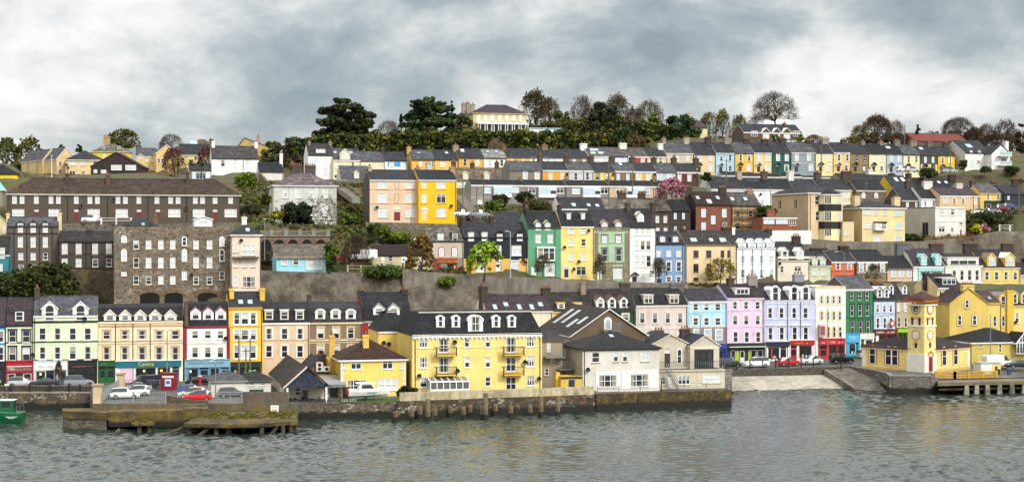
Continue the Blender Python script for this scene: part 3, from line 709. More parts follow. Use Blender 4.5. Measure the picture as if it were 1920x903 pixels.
h('mustard yellow gabled house with three arched windows and a big chimney',2,318,640,215,90,lambda p:300,'#d2b75e',slate('#4a3a38',.7),'fgable',13,W=[(185,258,36,[148],'dA','#b08e30'),(312,402,36,[86],'dA','#b08e30'),(312,402,36,[212],'dA','#b08e30')],sill='#a88830',fr=WHITE,trim='#b8953a',CH=[(152,62,104,'#d2b75e',{'n':5,'d':1.1,'y':.06,'zb':150})],group=TG)
h('yellow side wing with small windows right of the gabled house',320,436,640,215,118,lambda p:303,'#dac36a',slate('#4a3a38',.7),dep=9,W=[(325,415,28,[386],'d'),(325,415,26,[455-20],'d')],SK=[(20,165,185,[350],STEEL)],trim='#cdb050',fr=WHITE,group=TG,name='yellow_house')
h('yellow house with pointed wall dormers and a broad yellow chimney breast',437,540,640,225,110,lambda p:305,'#dcc46c',SLATE_G,dep=9,W=[(325,415,26,[458],'d')],DM=[('g',[455],62,122,258,'#dcc46c','#8a8478','d')],CH=[(506,108,60,'#d4b040',{'n':3,'d':1,'y':0,'zb':500})],trim='#d4b040',group=TG,name='yellow_house')
h('pale yellow house with wall dormers at the right edge of the front street',542,720,640,235,118,lambda p:307,'#e4cd7c',SLATE_D,dep=9,W=[(300,385,30,[573,650],'m')],DM=[('g',[556,630],48,112,220,'#e4cd7c','#55555a','d')],sur='#efe6c8',trim='#dcc46c',band=[(248,.2,'#d8bf6a')],dishes=[(548,380)],group=TG,name='yellow_house')
h('low yellow building with black hipped roof and glazed white gable bay',190,720,722,546,425,lambda p:287,'#cdb760',slate('#1d1c1e',.5),'hip',11,W=[(562,592,32,[265],'m'),(562,632,24,[431],'m'),(660,712,24,[448],'m'),(672,715,24,[562],'h')],DO=[(515,640,722,20,'#222')]if 0 else(),trim='#e9e7de',fr=WHITE,group=TG,name='waterside_building')
L=LAST['L'];b=MB();a0,z0=L(541,636);a1,z1=L(655,545);zt=L(600,470)[1];am=(a0+a1)/2
b.box(a0,a1,-1.2,0,z0-.15,z0,flat('#e8e6e0'));b.poly([(a0,-1.15,z0),(a1,-1.15,z0),(a1,-1.15,z1),(am,-1.15,zt),(a0,-1.15,z1)],glass((.05,.06,.07)))
for t in range(6):
 x=a0+(a1-a0)*t/5;b.box(x-.06,x+.06,-1.25,-1.15,z0,z1+(zt-z1)*(1-abs(t-2.5)/2.5),WHITE)
b.box(a0,a1,-1.24,-1.151,z1-.07,z1+.07,WHITE)
for sg,xe in((1,a0-.3),(-1,a1+.3)):b.prism([(am,-1.45,zt+.25),(xe,-1.45,z1-.05),(xe,-1.45,z1-.3),(am,-1.45,zt)],(0,1.5,0),WHITE)
for sg,xe in((1,a0-.3),(-1,a1+.3)):b.poly([(am,-1.4,zt+.26),(xe,-1.4,z1-.04),(xe,3,z1-.04),(am,3,zt+.26)],slate('#1d1c1e',.5))
for i in range(14):b.tube((a0+(a1-a0)*i/13,-1.3,z0),(a0+(a1-a0)*i/13,-1.3,z0+1),.02,.02,DARKM,4)
b.build('glazed_bay',LAST['root'])
T2='terraced houses along the second street'
view(660,390,4.515)
h('low cream pub with dark brown roof and purple shutters beneath the black sign wall',172,668,512,395,318,R2,'#c9bd94',slate('#2e2320',.4),dep=7,W=[(405,450,40,[325],'p'),(466,490,46,[327],'w'),(463,500,30,[430],'d'),(466,500,30,[475],'w')],DO=[(580,465,516,38,'#4b1f55')],trim='#2a2a28',group=T2,name='pub')
L=LAST['L'];b=MB();a,z=L(418,460);a2,z2=L(494,412);b.box(a,a2,-.08,-.01,z,z2,flat('#f0ecec'));b.box(a+.3,a+.6,-.1,-.081,z+.35,z+.75,flat('#2a2438'));b.build('notice_board',LAST['root'])
b=MB()
for(xc,yc,r)in((259,430,.42),):
 a,z=L(xc,yc);b.tube((a,-.12,z),(a,-.02,z),r,r,flat('#e9e6dc'),12);b.box(a-.4,a+.4,-.1,-.01,z-.75,z-.52,flat('#e9e6dc'));b.box(a-.4,a+.5,-.1,-.01,z-1.45,z-1.05,flat('#ddd'*1 if 0 else '#dcdcd4'))
b.build('wall_plaque',LAST['root'])
fr_=Frame(PX(152),PX(662),PY(400),lambda p:R2(p)+10);o=empty('sign_wall',fr_.world(fr_.w/2,0),YAW)
tag(o,'black sign wall with white hand lettering behind the cream pub','sign',None)
b=MB();zt=fr_.loc(PX(400),PY(262))[1];b.box(-fr_.w/2,fr_.w/2,0,.4,-4,zt,flat('#101216',.7));b.build('sign_board',o)
wm=flat('#eeeeea',.6)
for tx,xx,yy,sz in(('Music',232,300,.95),('Food',374,302,1.1),('Drink',590,302,1.0)):
 a,z=fr_.loc(PX(xx),PY(yy));link('lettering',textmesh(tx,sz,wm,.02,.35),o,(a-fr_.w/2,-.03,z))
b=MB()
for yy in(295,310):
 a,z=fr_.loc(PX(162),PY(yy));a2=fr_.loc(PX(302),PY(yy))[0];b.box(a-fr_.w/2,a2-fr_.w/2,-.02,-.002,z-.05,z+.05,wm)
for(x0_,y0_,x1_,y1_)in((455,318,500,296),(520,262,534,310),(438,290,446,268)):
 a,z=fr_.loc(PX(x0_),PY(y0_));a2,z2=fr_.loc(PX(x1_),PY(y1_));a-=fr_.w/2;a2-=fr_.w/2
 b.prism([(a,-.03,z),(a2,-.03,z2-.3),(a2+.4,-.03,z2+.4),(a+.9,-.03,z+.5)],(0,.02,0),wm)
b.build('white_brushwork',o)
h('grey beige house with arched red edged windows above a red shopfront',668,945,538,275,165,R2,'#bfb5a4',SLATE_M,dep=8,W=[(332,410,42,[757,868],'wA','#a8262a')],DM=[('f',750,50,205,290,'#d8d2c8','#4a453f','w'),('f',871,50,205,290,'#4a453f','#4a453f','h')],trim='#3a3630',CH=[(940,80,40,DR,{'n':3,'d':2})],group=T2)
L=LAST['L'];b=MB();b.box(-LAST['hw']+.01,LAST['hw']-.01,-.05,-.002,0,L(800,418)[1],paint('#8b8478'));b.build('lower_storey_render',LAST['root'])
shop(698,890,430,462,532,'#b8291c','#b06a24',[(708,745,'d','#a8201c'),(752,800,'p','#8b8478'),(808,880,'w','#a8201c')],squig=[(715,870,446,.3,'#5a2a18')])
h('black house with yellow ground floor and gabled dormers',945,1490,562,245,122,R2,'#191c24',SLATE,dep=9,W=[(315,400,82,[1075],'w'),(315,400,50,[1240],'w'),(315,400,82,[1392],'w'),(480,540,70,[1090],'w','#f0f0ea'),(450,535,70,[1380],'w','#f0f0ea')],DO=[(988,475,542,38,'#8a1c22'),(1237,450,556,44,'#e8e8e4','a')],DM=[('f',[1008,1122],52,195,282,'#aaaeb4','#6c727a','w'),('g',[1250,1420],76,182,282,'#15171c','#15171c','n')],CH=[(1182,70,34,DR,{'n':2,'d':1.8}),(1475,20,22,DR,{'n':2,'d':2,'zb':150})],sill='#e8e8e4',trim='#15171c',group=T2,dishes=[(1445,440),(1465,460)])
L=LAST['L'];b=MB();zz=L(1200,428)[1]
ops=[]
for x0_,x1_ in((-99,969),(1008,1055),(1126,1213),(1262,1344),(1416,9999)):
 a=max(L(x0_,500)[0],-LAST['hw']+.01);q=min(L(x1_,500)[0],LAST['hw']-.01);b=MB();b.box(a,q,-.06,-.002,0,zz,paint('#dcae58'));b.build('ground_floor_render',LAST['root'])
pass
h('slate roofed house tucked behind the black house',1215,1480,245,120,40,lambda p:R2(p)+10,'#e0ddd6',SLATE,dep=7,trim='#e6e6e6',group=T2,CH=[(1475,-60,28,DR,{'n':2})])
view(980,360,4.105)
h('four storey green house with a white framed triple bay window',40,295,652,270,152,R2,'#5a9a74',SLATE_D,dep=9,W=[(325,388,40,[120,213],'w'),(560,642,66,[208],'n','#eef0ea')],DO=[(85,572,644,38,'#e8e8e4')],DM=[('g',[119,192],52,213,298,'#a9b8a4','#b8b2a0','w')],trim='#3a4a40',sill='#e8e8e0',CH=[(28,120,22,DR,{'n':2,'d':1.6})],pipes=[248],group=T2)
def baywin(xa,xb,yt,yb,mat,panes=3,dpt=.5,roofm=None):
 L=LAST['L'];root=LAST['root'];a,zt=L(xa,yt);q,zb=L(xb,yb);b=MB();m=flat(mat,.45)
 b.box(a-.1,q+.1,-dpt-.15,0,zb-.25,zb-.001,m);b.box(a-.15,q+.15,-dpt-.2,0,zt,zt+.28,roofm or m)
 for i in range(panes+1):
  x=a+(q-a)*i/panes;b.box(x-.08,x+.08,-dpt-.1,-dpt,zb,zt,m)
 for x in(a,q):b.box(x-.06,x+.06,-dpt,0,zb,zt,m)
 b.box(a+.08,q-.08,-dpt-.09,-dpt,zb+(zt-zb)*.62,zb+(zt-zb)*.62+.08,m)
 o=b.build('bay_window',root)
 for i in range(panes):
  p=MB();x=a+(q-a)*i/panes;x1=a+(q-a)*(i+1)/panes
  p.poly([(x,-dpt-.02,zb),(x1,-dpt-.02,zb),(x1,-dpt-.02,zt),(x,-dpt-.02,zt)],RN.choice([GLASS,BLIND,CURT]));p.build('pane',o)
 return o
baywin(110,240,432,520,'#eef0ea')
h('four storey pale yellow house with an arched white doorway',295,550,662,265,142,R2,'#ecd27c',SLATE_D,'mansard',9,brk=150,mm=3.2,W=[(276,320,44,[372,468],'w'),(360,415,36,[372,468],'n'),(470,526,40,[373,469],'n'),(574,640,76,[450],'n')],DO=[(336,575,656,34,'#2a2a2c','as')],DM=[('f',[355,465],32,160,212,'#8b8d90','#8b8d90','w')],sill='#e0d0a0',trim='#e6e0cc',CH=[(282,100,22,DR,{'n':2,'d':1.6})],dishes=[(503,298),(318,425),(428,535),(390,592)],group=T2)
h('sage green house framed by brown pilasters with a stone ground floor',550,825,678,272,136,R2,'#a4c2a0',slate('#3a363c',.5),dep=9,W=[(332,390,44,[631,738],'w','#7a6650'),(432,535,44,[631,739],'d','#7a6650'),(582,665,72,[732],'w','#7a7058')],DO=[(592,590,672,34,'#e0e0d8')],DM=[('g',[630,737],52,210,290,'#b9b098','#a09880','w')],trim='#8a7e64',band=[(295,.3,'#8a7e64'),(392,.16,'#8a9a84')],CH=[(808,84,30,'#4a3e34',{'n':2,'d':1.6})],group=T2)
L=LAST['L'];b=MB();zz=L(690,545)[1];z3=L(690,312)[1]
for x0_,x1_ in((552,574),(610,692),(772,823)):
 a=max(L(x0_,600)[0],-LAST['hw']+.012);q=min(L(x1_,600)[0],LAST['hw']-.012);b.box(a,q,-.09,-.003,0,zz-.2,rubble('#857a60','#6c6450','#948a70',.9))
for x0_,x1_ in((553,582),(786,822)):b.box(L(x0_,400)[0],L(x1_,400)[0],-.1,-.003,zz+.2,z3,paint('#84735c'))
b.box(-LAST['hw']+.012,LAST['hw']-.012,-.1,-.003,zz-.199,zz+.199,paint('#7e745e'));b.build('pilasters',LAST['root'])
h('white house with rows of triple windows and one dormer',825,1025,694,266,132,R2,'#ecebe6',slate('#2c2a2c',.5),dep=9,W=[(276,330,36,[877,923,966],'n'),(373,445,36,[877,924,968],'n'),(488,575,36,[879,925,970],'n'),(630,690,68,[946],'n')],DM=[('g',908,50,146,230,'#eeeeea','#d8d8d8','w')],DO=[(860,640,690,34,'#2c1c18','p')],trim='#2a2a2c',CH=[(1000,82,30,DR,{'n':2,'d':1.6})],group=T2)
h('cornflower blue house with two rounded dormers and white surrounds',1027,1245,698,395,308,R2,'#7f9cbe',SLATE,dep=9,W=[(446,498,36,[1048,1125,1201],'w'),(536,610,36,[1048,1124,1202],'d','#e8eaee'),(652,690,36,[1125,1201],'d','#e8eaee')],DO=[(1050,655,698,34,'#2a2a2c')],DM=[('a',[1076,1175],62,335,386,'#5a5e66','#2c2e33','w')],trim='#22262c',pipes=[1232],group=T2)
view(1240,400,4.515)
h('wide cream house with skylights and black edged windows',205,635,590,262,140,R2,'#e2c89e',slate('#3a3634',.7,.1),'mansard',9,brk=195,mm=2.0,W=[(313,375,44,[293,401],'m'),(313,375,30,[517,573],'d'),(426,500,44,[293,403],'d'),(426,500,30,[517,573],'d'),(542,572,44,[293],'d')],SK=[(56,208,240,[280,527],flat('#8a8050')),(34,210,238,[427],flat('#8a8050'))],fr=flat('#3a3c40'),sill='#c8b088',trim='#6e6450',CH=[(205-20,130,45,DR,{'n':3}),(550,118,80,'#3a3028',{'n':3,'d':1.2}),(600,118,26,'#e6e4de',{'n':1,'d':1.6})],group=T2,pipes=[210,633])
h('bright white house with four white gabled dormers in a row',640,970,605,290,150,R2,'#eef0ee',SLATE,dep=10,W=[(360,420,34,[688,767,847,926],'b'),(476,545,34,[689,767,849,929],'b')],DM=[('g',[685,768,845,924],66,210,302,'#f2f2f0','#f2f2f0','b')],trim='#e8eaea',sur='#f4f4f4',pipes=[690,770,848,968],CH=[(905,132,50,DR,{'n':3})],group=T2)
h('pale stone parapet house with two white dormers',985,1255,570,395,245,R2,'#d9d2be',slate('#2f2c2d',.6),dep=9,W=[(446,500,30,[1022],'d'),(446,490,60,[1155],'m')],DM=[('g',[1045,1176],60,285,392,'#ecebe6','#ecebe6','e')],band=[(372,.5,'#ddd8c6'),(402,.2,'#c8c0aa')],trim='#d9d2be',CH=[(1140,192,64,'#352a24',{'n':4})],dishes=[(995,425)],group=T2)
h('small pale green house with two narrow cream dormers',1257,1440,570,440,312,R2,'#c8cdac',SLATE,dep=9,W=[(482,520,34,[1300,1372],'w','#e8e8dc')],DM=[('g',[1300,1368],46,362,445,'#d8d8c0','#c8c4a8','e')],trim='#d0d2b8',band=[(470,.2,'#b8bc9c')],CH=[(1330,292,150,'#2e2622',{'n':5,'d':1}),(1375,310,50,'#6a6054',{'n':2})],group=T2)
h('orange house on the second street',1440,1640,560,408,315,R2,'#d9683c',SLATE,dep=9,W=[(416,474,28,[1496,1592],'e')],sur='#ecece8',trim='#e8e8e4',band=[(486,.16,'#b8502c')],CH=[(1540,275,80,'#2e2622',{'n':4})],group=T2)
view(1580,400,4.515)
h('olive brown house with four white framed windows under a white eaves board',120,378,560,408,310,R2,'#8a7a58',SLATE_D,dep=9,W=[(430,492,28,[157,217,277,335],'e')],sur='#eeeeea',trim='#f0f0ec',band=[(500,.2,'#e8e6de'),(506,.16,'#5a5244')],group=T2)
h('plain beige house with three white windows beside a grey chimney',380,595,570,465,362,R2,'#cdb497',SLATE_D,dep=8,W=[(476,536,32,[430,497,564],'e')],sur='#eeeae4',trim='#7a736a',group=T2)
h('purple slate house with two bright turquoise dormers',597,856,560,448,295,R2,'#e6e2da',SLATE_P,'mansard',10,brk=350,mm=2.4,DM=[('g',[688,811],52,338,440,'#8fd9d2','#8fd9d2','e')],trim='#e8e6e0',CH=[(506,252,124,'#5c6064',{'n':5,'d':1.3,'zb':420}),(790,256,118,'#40342a',{'n':5,'d':1.1})],group=T2,W=[(505,545,34,[650,720,790],'m')])
shop(640,850,462,486,560,'#a4d8d4','#9bd6d2',[(660,740,'w'),(760,840,'w')])
h('white house with a long flat dormer and dark sash windows',870,1186,580,440,335,R2,'#ece6dc',SLATE,'mansard',10,brk=368,mm=2.4,W=[(482,566,30,[945,1010,1075,1138],'d')],DM=[('f',1020,262,370,436,'#e8dfce','#d4d4d0','e')],trim='#efece4',sur='#e6e0d4',CH=[(1078,255,120,'#352b24',{'n':5,'d':1.1})],group=T2)
h('yellow house with two yellow gabled dormers at the end of the second street',1187,1502,590,458,308,R2,'#e2c46a',slate('#3a3034',.6),dep=10,W=[(496,562,32,[1222,1303,1383,1462],'m')],DM=[('g',1263,76,332,446,'#e0b85c','#8a7a50','b'),('g',1417,84,328,448,'#e2c46a','#eceae4','b')],trim='#e8d8a0',sur='#ece2bc',CH=[(1390,255,98,'#40342a',{'n':4,'d':1.1})],group=T2)
h('grey roofed end house at the right edge of the second street',1504,1700,590,520,415,R2,'#c9b98a',SLATE,dep=9,CH=[(1560,380,80,DR)],group=T2,trim='#dddddd')
view(0,390,4.515)
h('dark grey brown four storey house with three wall dormers and a cream gable chimney',60,495,532,150,80,lambda p:305,'#5d544b',SLATE_G,dep=8,W=[(150,204,42,[173,281,384],'w'),(244,330,42,[173,281,384],'w'),(378,437,42,[176,281,384],'n'),(478,514,42,[178,281,384],'n')],DM=[('g',[173,281,384],76,104,150,'#4a433c','#5a5a5e','d')],trim='#3a342e',sill='#c8c0b0',band=[(215,.25,'#2e2a26')],CH=[(505,40,34,'#d8cba2',{'n':2,'d':2.6,'y':.4,'zb':240}),(68,45,26,'#d8c48a',{'n':1})],name='stone_house',pipes=[60,120,228,335,440])
h('dark brown two storey pair of houses between the tall house and the rubble warehouse',497,962,520,280,200,lambda p:305,'#4a4038',slate('#35302e',.7),dep=7,W=[(298,388,48,[548,666,805,922],'w'),(426,496,48,[548,666,806,922],'n')],trim='#2a2624',sill='#c8c0b0',band=[(388,.14,'#2a2624'),(505,.2,'#2a2624')],CH=[(752,180,32,DK,{'n':2})],name='stone_house',pipes=[500,728,775])
h('teal house half hidden at the left edge below the long terrace',-120,84,548,395,240,lambda p:299,'#2f7c86',slate('#33302f',.5),dep=8,W=[(470,540,40,[2,-60],'w')],DM=[('f',[10],60,335,430,'#e8e8e2','#e8e8e2','w')],trim='#e8e8e2',name='teal_house')
h('small cream gabled house at the left edge above the teal house',-60,54,235,112,60,lambda p:312,'#d8c695',SLATE,'fgable',7,W=[(140,215,26,[38],'w')],trim='#9fd0c0',name='cream_house')
b=MB()
h('ruinous five storey rubble stone warehouse with white windows and dark arches',965,965+222*4.515,860,155,None,lambda p:285,rubble('#857868','#463c32','#6b6152',2.4,.25,0,1),rt='flat',dep=14,W=[(230,290,46,[1050],'wA'),(345,448,46,[1050],'wA'),(538,572,46,[1050],'w')]+[(272,346,46,[x],'n')for x in(1153,1258)]+[(418,505,46,[x],'n')for x in(1153,1258)]+[(575,646,46,[x],'n')for x in(1153,1258)]+[(272,346,44,[1362,1463],'wG'),(416,505,44,[1362,1463],'wG'),(574,642,44,[1362,1463],'wG'),(240,318,42,[1561],'dA'),(345,450,44,[1561],'wA'),(535,606,44,[1561],'wG'),(240,322,44,[1879],'wA'),(345,448,44,[1879],'dA'),(535,606,44,[1879],'d')]+[(272,346,46,[1660,1774],'w'),(415,505,46,[1660,1774],'w'),(576,646,46,[1660,1774],'h')],sill='#b8ae98',name='warehouse',skirt=6,dishes=[(1618,572)])
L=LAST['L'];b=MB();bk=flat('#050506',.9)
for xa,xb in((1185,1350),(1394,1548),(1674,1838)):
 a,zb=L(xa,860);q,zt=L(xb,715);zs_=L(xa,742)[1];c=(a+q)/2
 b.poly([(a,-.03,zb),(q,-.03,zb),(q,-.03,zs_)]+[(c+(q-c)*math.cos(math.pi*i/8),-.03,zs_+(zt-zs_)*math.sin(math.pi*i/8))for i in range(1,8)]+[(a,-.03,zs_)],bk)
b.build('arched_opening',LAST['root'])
arch_st=rubble('#8a6a4a','#6b5238','#4a3c30',2.5)
for xa,xb in((1185,1350),(1394,1548),(1674,1838)):
 b=MB();a=L(xa,742)[0];q,zt=L(xb,712);zs_=L(xa,742)[1];c=(a+q)/2;r=(q-a)/2
 for i in range(10):
  t0,t1=math.pi*i/10,math.pi*(i+1)/10;f=lambda t,k:(c+(r+k)*math.cos(t),-.08,zs_+(zt-zs_+k)*math.sin(t))
  b.poly([f(t0,0),f(t0,.6),f(t1,.6),f(t1,0)],arch_st)
 b.build('arch_ring',LAST['root'])
h('slate hipped roof block rising behind the warehouse parapet',1030,1330,175,150,72,lambda p:296,'#5a5046',SLATE,'hip',8,SK=[(28,128,148,[1212],STEEL)],name='rooftop_block',CH=[(1318,60,28,'#6e5c44',{'n':1,'y':.2})],ctrl=False,sight=False)
view(300,390,4.515)
h('small white pedimented rooftop house behind the warehouse parapet',290,442,175,95,72,lambda p:296,'#efeeea',SLATE,'fgable',6,W=[(110,150,78,[364],'w')],trim='#f2f2ee',name='rooftop_block',ctrl=False,sight=False)
h('tall narrow pink house with a white chimney on its hipped slate roof',610,853,668,225,128,lambda p:284,'#e6d0bc',SLATE,'hip',7,W=[(310,375,36,[640],'w'),(312,402,108,[752],'wT'),(446,500,38,[640,715,787],'w'),(578,665,36,[640],'w'),(578,668,112,[752],'cT')],sill='#b89070',trim='#e0dcd0',CH=[(713,75,40,'#e9e6de',{'n':1,'d':1})],SK=[(30,172,196,[744],WHITE)],name='pink_house',dishes=[(685,275)],pipes=[849])
L=LAST['L'];b=MB();a,z=L(608,412);q=L(835,412)[0];b.box(a,q,-1.1,0,z-.25,z,flat('#5a4c40'))
for i in range(12):b.tube((a+(q-a)*i/11,-1.05,z),(a+(q-a)*i/11,-1.05,z+.95),.02,.02,STEEL,4)
b.box(a,q,-1.08,-1.02,z+.95,z+1.0,STEEL);b.build('balcony',LAST['root'])
h('low sky blue bungalow with a grey tiled roof on the cliff edge',985,1420,518,405,310,lambda p:305,'#a2dae6',slate('#6a6058',.6),dep=8,ov=.6,W=[(421,480,46,[1052],'w'),(424,480,46,[1150],'h'),(415,518,122,[1306],'wT')],sur='#e8e4d8',trim='#b9ab90',name='bungalow',ox=-.5)
view(0,240,4.515)
h('long dark brown terrace with hipped roof and rows of white windows',62,62+436*4.515,788,563,428,lambda p:322,'#54483c',slate('#453830',.6,.3),'hip',9,W=[(572,638,38,[123,187,308,432,495,646,761,825,999,1062,1176,1329,1445,1508,1654,1715,1821,1953],'w'),(686,752,102,[154,463,793,1031,1476,1684,1953],'wT')],DO=[(x,688,790,38,'#6b2a1c')for x in(309,646,1177,1337,1821)],trim='#c9c2b0',sill='#b0a690',CH=[(570,385,30,'#4a382c',{'n':2,'y':.45}),(915,395,36,'#5a4434',{'n':2,'y':.35,'zb':500}),(1590,372,30,'#4a382c',{'n':1,'y':.4})],name='terrace',pipes=[66,572,911,1254,1580,2030],dishes=[(962,608),(685,662),(1575,682)])
h('turquoise metal roofed building at the far left edge',-150,20,640,520,385,lambda p:330,'#8f8878',flat('#7fd6b8',.5),'hip',8,name='metal_roofed_building',trim='#d8e8e0')
h('bright yellow bungalow with dark roof at the far left of the hilltop',-120,145,420,385,305,lambda p:385,'#e8c81c',SLATE_D,'hip',8,name='bungalow',trim='#2a2826')
h('yellow apartment block with a long sloping side roof, furthest left on the hill',360,500,392,268,178,lambda p:452,'#d6bb84',SLATE_G,'fgable',16,yaw=math.radians(38),W=[(285,315,26,[390,440],'d'),(350,380,26,[390,440],'d')],trim='#ecebe4',name='apartment_block')
h('yellow apartment block with a white bargeboard, second from the left on the hill',478,640,395,262,163,lambda p:446,'#d6bc88',SLATE_G,'fgable',16,yaw=math.radians(38),W=[(285,318,26,[510,560],'d'),(352,385,26,[510,560],'d')],trim='#ecebe4',name='apartment_block')
h('pale yellow apartment block with grey roof facing the water',555,880,396,270,190,lambda p:440,'#dcc292',SLATE,'hip',10,W=[(280,318,56,[612],'w'),(284,318,38,[704],'n'),(284,318,36,[806],'n'),(362,392,52,[612],'n'),(366,392,34,[704],'n')],trim='#d8d0c0',sill='#b89a60',name='apartment_block',dishes=[(565,312),(575,338)])
h('dark timber gabled hall with two wide white windows',768,1196,382,325,205,lambda p:405,'#33241f',slate('#2c2424',.4),'fgable',12,yaw=math.radians(4),W=[(312,358,90,[986,1107],'wT'),(350,382,32,[808],'w'),(352,384,46,[877],'wT')],trim='#261c18',name='timber_hall')
h('large yellow house with hipped mottled roof and a stout cream chimney behind the timber hall',780,1112,330,200,130,lambda p:470,'#d8bb3c',SLATE_M,'hip',10,W=[(215,262,22,[884],'b')],DM=[('f',[875,1005],32,150,180,'#55504a','#3a3a3a','d')],CH=[(905,72,56,'#a08a60',{'n':4,'d':1})],name='yellow_house',trim='#c0b090')
h('yellow rendered house with hooded bay and grey roof, right of the timber hall',1150,1330,372,240,175,lambda p:455,'#d8bb80',SLATE_G,'gable',9,W=[(250,285,22,[1240,1285],'n'),(320,350,24,[1220,1286],'w')],DM=[('g',[1190],60,215,268,'#d8bb80','#55585c','w')],trim='#e8e2d0',name='yellow_house')
h('yellow gabled house with white bargeboards beside the reddish bare tree',1322,1500,372,212,142,lambda p:450,'#d8bb80',SLATE_G,'fgable',12,W=[(258,295,24,[1345,1375],'n')],trim='#ece8dc',name='yellow_house',yaw=math.radians(20))
view(300,240,4.515)
h('grey roofed yellow house partly behind bare shrubs',165,425,330,228,140,lambda p:440,'#d8bf8a',SLATE,'gable',9,W=[(240,275,26,[300,340],'d')],trim='#cfc8b0',name='yellow_house')
h('dark roofed house with a wide rooflight on the skyline',205,515,250,180,98,lambda p:485,'#6d6252',slate('#5a564e',.5),'hip',9,SK=[(60,112,135,[285],WHITE)],CH=[(430,95,26,'#4a4034',{'n':1})],name='hill_house')
h('ochre gabled house with a skylight and pink chimney on the skyline',665,930,250,160,85,lambda p:485,'#b39a60',slate('#554f44',.5),'fgable',9,gx=715,CH=[(832,62,22,'#b9806a',{'n':1,'y':.3,'zb':130})],name='hill_house',trim='#5a5040')
h('white two storey house with grey roof and two white end chimneys',436,835,358,255,158,lambda p:398,'#e8e8e4',slate('#4a4646',.6),dep=8,W=[(268,326,34,[532],'h'),(268,326,34,[634,738],'w')],CH=[(450,112,28,'#eeeeea',{'n':1}),(812,120,26,'#eeeeea',{'n':1})],trim='#2a2a2a',name='white_house',pipes=[704])
h('low white wing with blue framed windows below the palms',246,436,430,355,305,lambda p:394,'#dfe4e4',SLATE,dep=6,W=[(372,430,26,[262],'b'),(372,430,84,[346],'eT')],fr=flat('#b8c4cc'),name='white_house',trim='#3a3a3e')
h('low dark roofed cottage with a slim white chimney',836,1045,440,372,298,lambda p:392,'#d8d8d2',SLATE_D,dep=7,CH=[(1025,215,26,'#ecebe6',{'n':1,'d':.9})],W=[(385,430,30,[1005],'w')],name='cottage')
h('white villa with hipped slate roof and peeling climber stained walls',962,1495,822,487,383,lambda p:335,'#d3d4cc',slate('#6a5d60',.9),'hip',10,W=[(508,592,46,[1063,1173,1290,1402],'w'),(635,742,46,[1063,1173,1290,1402],'w'),(775,812,52,[1300,1412],'w')],sill='#c8c8c0',trim='#d8d8d0',name='villa',band=[(768,.2,'#e2e2dc')],CH=[(1160,318,88,'#4f4238',{'n':5,'d':1,'y':.8}),(1272,318,88,'#4f4238',{'n':5,'d':1,'y':.8})],dirt=1.3)
VILLA=dict(LAST)
h('white three storey house with purple roof at the start of the upper terrace',1254,1466,428,226,138,lambda p:388,'#e6e8e8',SLATE_P,dep=9,W=[(256,302,24,[1322,1398],'w'),(340,388,24,[1326,1398],'w')],DM=[('f',[1360],78,172,212,'#eeeeea','#d8d8d8','w')],trim='#2c2c2e',CH=[(1263,112,20,'#8a8074',{'n':1}),(1440,118,26,'#8a8074',{'n':2})],name='white_house')
TT='houses of the top terrace below the hedge'
RT=lambda p:398/(1-.249*(p-960)/3000)
h('cream house with a steep front gable and arched doorway on the top terrace',1466,1700,420,272,180,RT,'#ddd3b0',SLATE_G,dep=8,W=[(288,340,32,[1507],'n'),(290,330,26,[1632],'d')],DO=[(1498,395,420,40,'#18181a','a')],DM=[('g',[1566],88,172,290,'#ddd3b0','#5a5a5e','w')],SK=[(22,200,212,[1484,1618],WHITE)],CH=[(1658,155,22,DK,{'n':2})],trim='#e8e4d4',group=TT)
view(660,240,4.515)
h('pale cream house with one small window on the top terrace',70,278,400,276,203,RT,'#ddd6b8',SLATE_G,dep=8,W=[(288,308,24,[243],'w')],CH=[(30,158,22,DK,{'n':2}),(258,178,30,DK,{'n':2})],trim='#5a5a5a',group=TT)
h('white house with bright blue panels on the top terrace',278,466,400,272,207,RT,'#dbe0e0',SLATE,dep=8,W=[(280,320,36,[335,440],'w')],trim='#2e2e32',group=TT)
L=LAST['L'];b=MB()
for x0_,x1_,y0_,y1_ in((305,316,280,325),(358,410,284,325),(455,463,285,330)):
 a,z=L(x0_,y1_);q,z2=L(x1_,y0_);b.box(a,q,-.06,-.003,z,z2,flat('#2f95c8'))
b.build('blue_panel',LAST['root'])
h('yellow house with a broad yellow chimney left of the hedge bend, top terrace',505,700,410,266,190,RT,'#dcae4c',SLATE_G,dep=8,W=[(280,326,30,[583],'w'),(282,328,16,[683],'d')],SK=[(22,204,217,[568],DARKM)],CH=[(480,160,32,'#b59a60',{'n':2,'d':1.6})],trim='#3a3a3e',group=TT)
h('yellow house with two white windows, second yellow one of the top terrace',700,900,410,266,194,RT,'#e3bd5c',SLATE,dep=8,W=[(282,330,36,[768,866],'w')],SK=[(22,203,216,[803],WHITE)],CH=[(876,145,46,'#9a8270',{'n':3,'d':1.4})],trim='#3a3a3e',group=TT)
h('amber house with two tall white windows on the top terrace',905,1115,410,250,182,RT,'#dba84a',SLATE,dep=8,W=[(262,320,32,[957,1062],'n')],SK=[(28,180,202,[938],WHITE)],trim='#3e3e42',group=TT)
h('white house with pale slate roof and blue windows on the top terrace',1115,1308,410,252,184,RT,'#e6e4da',slate('#8a8884',.6),dep=8,W=[(266,320,32,[1166],'b'),(268,322,30,[1268],'d')],SK=[(26,190,210,[1152,1226],DARKM)],trim='#4a4a4e',group=TT)
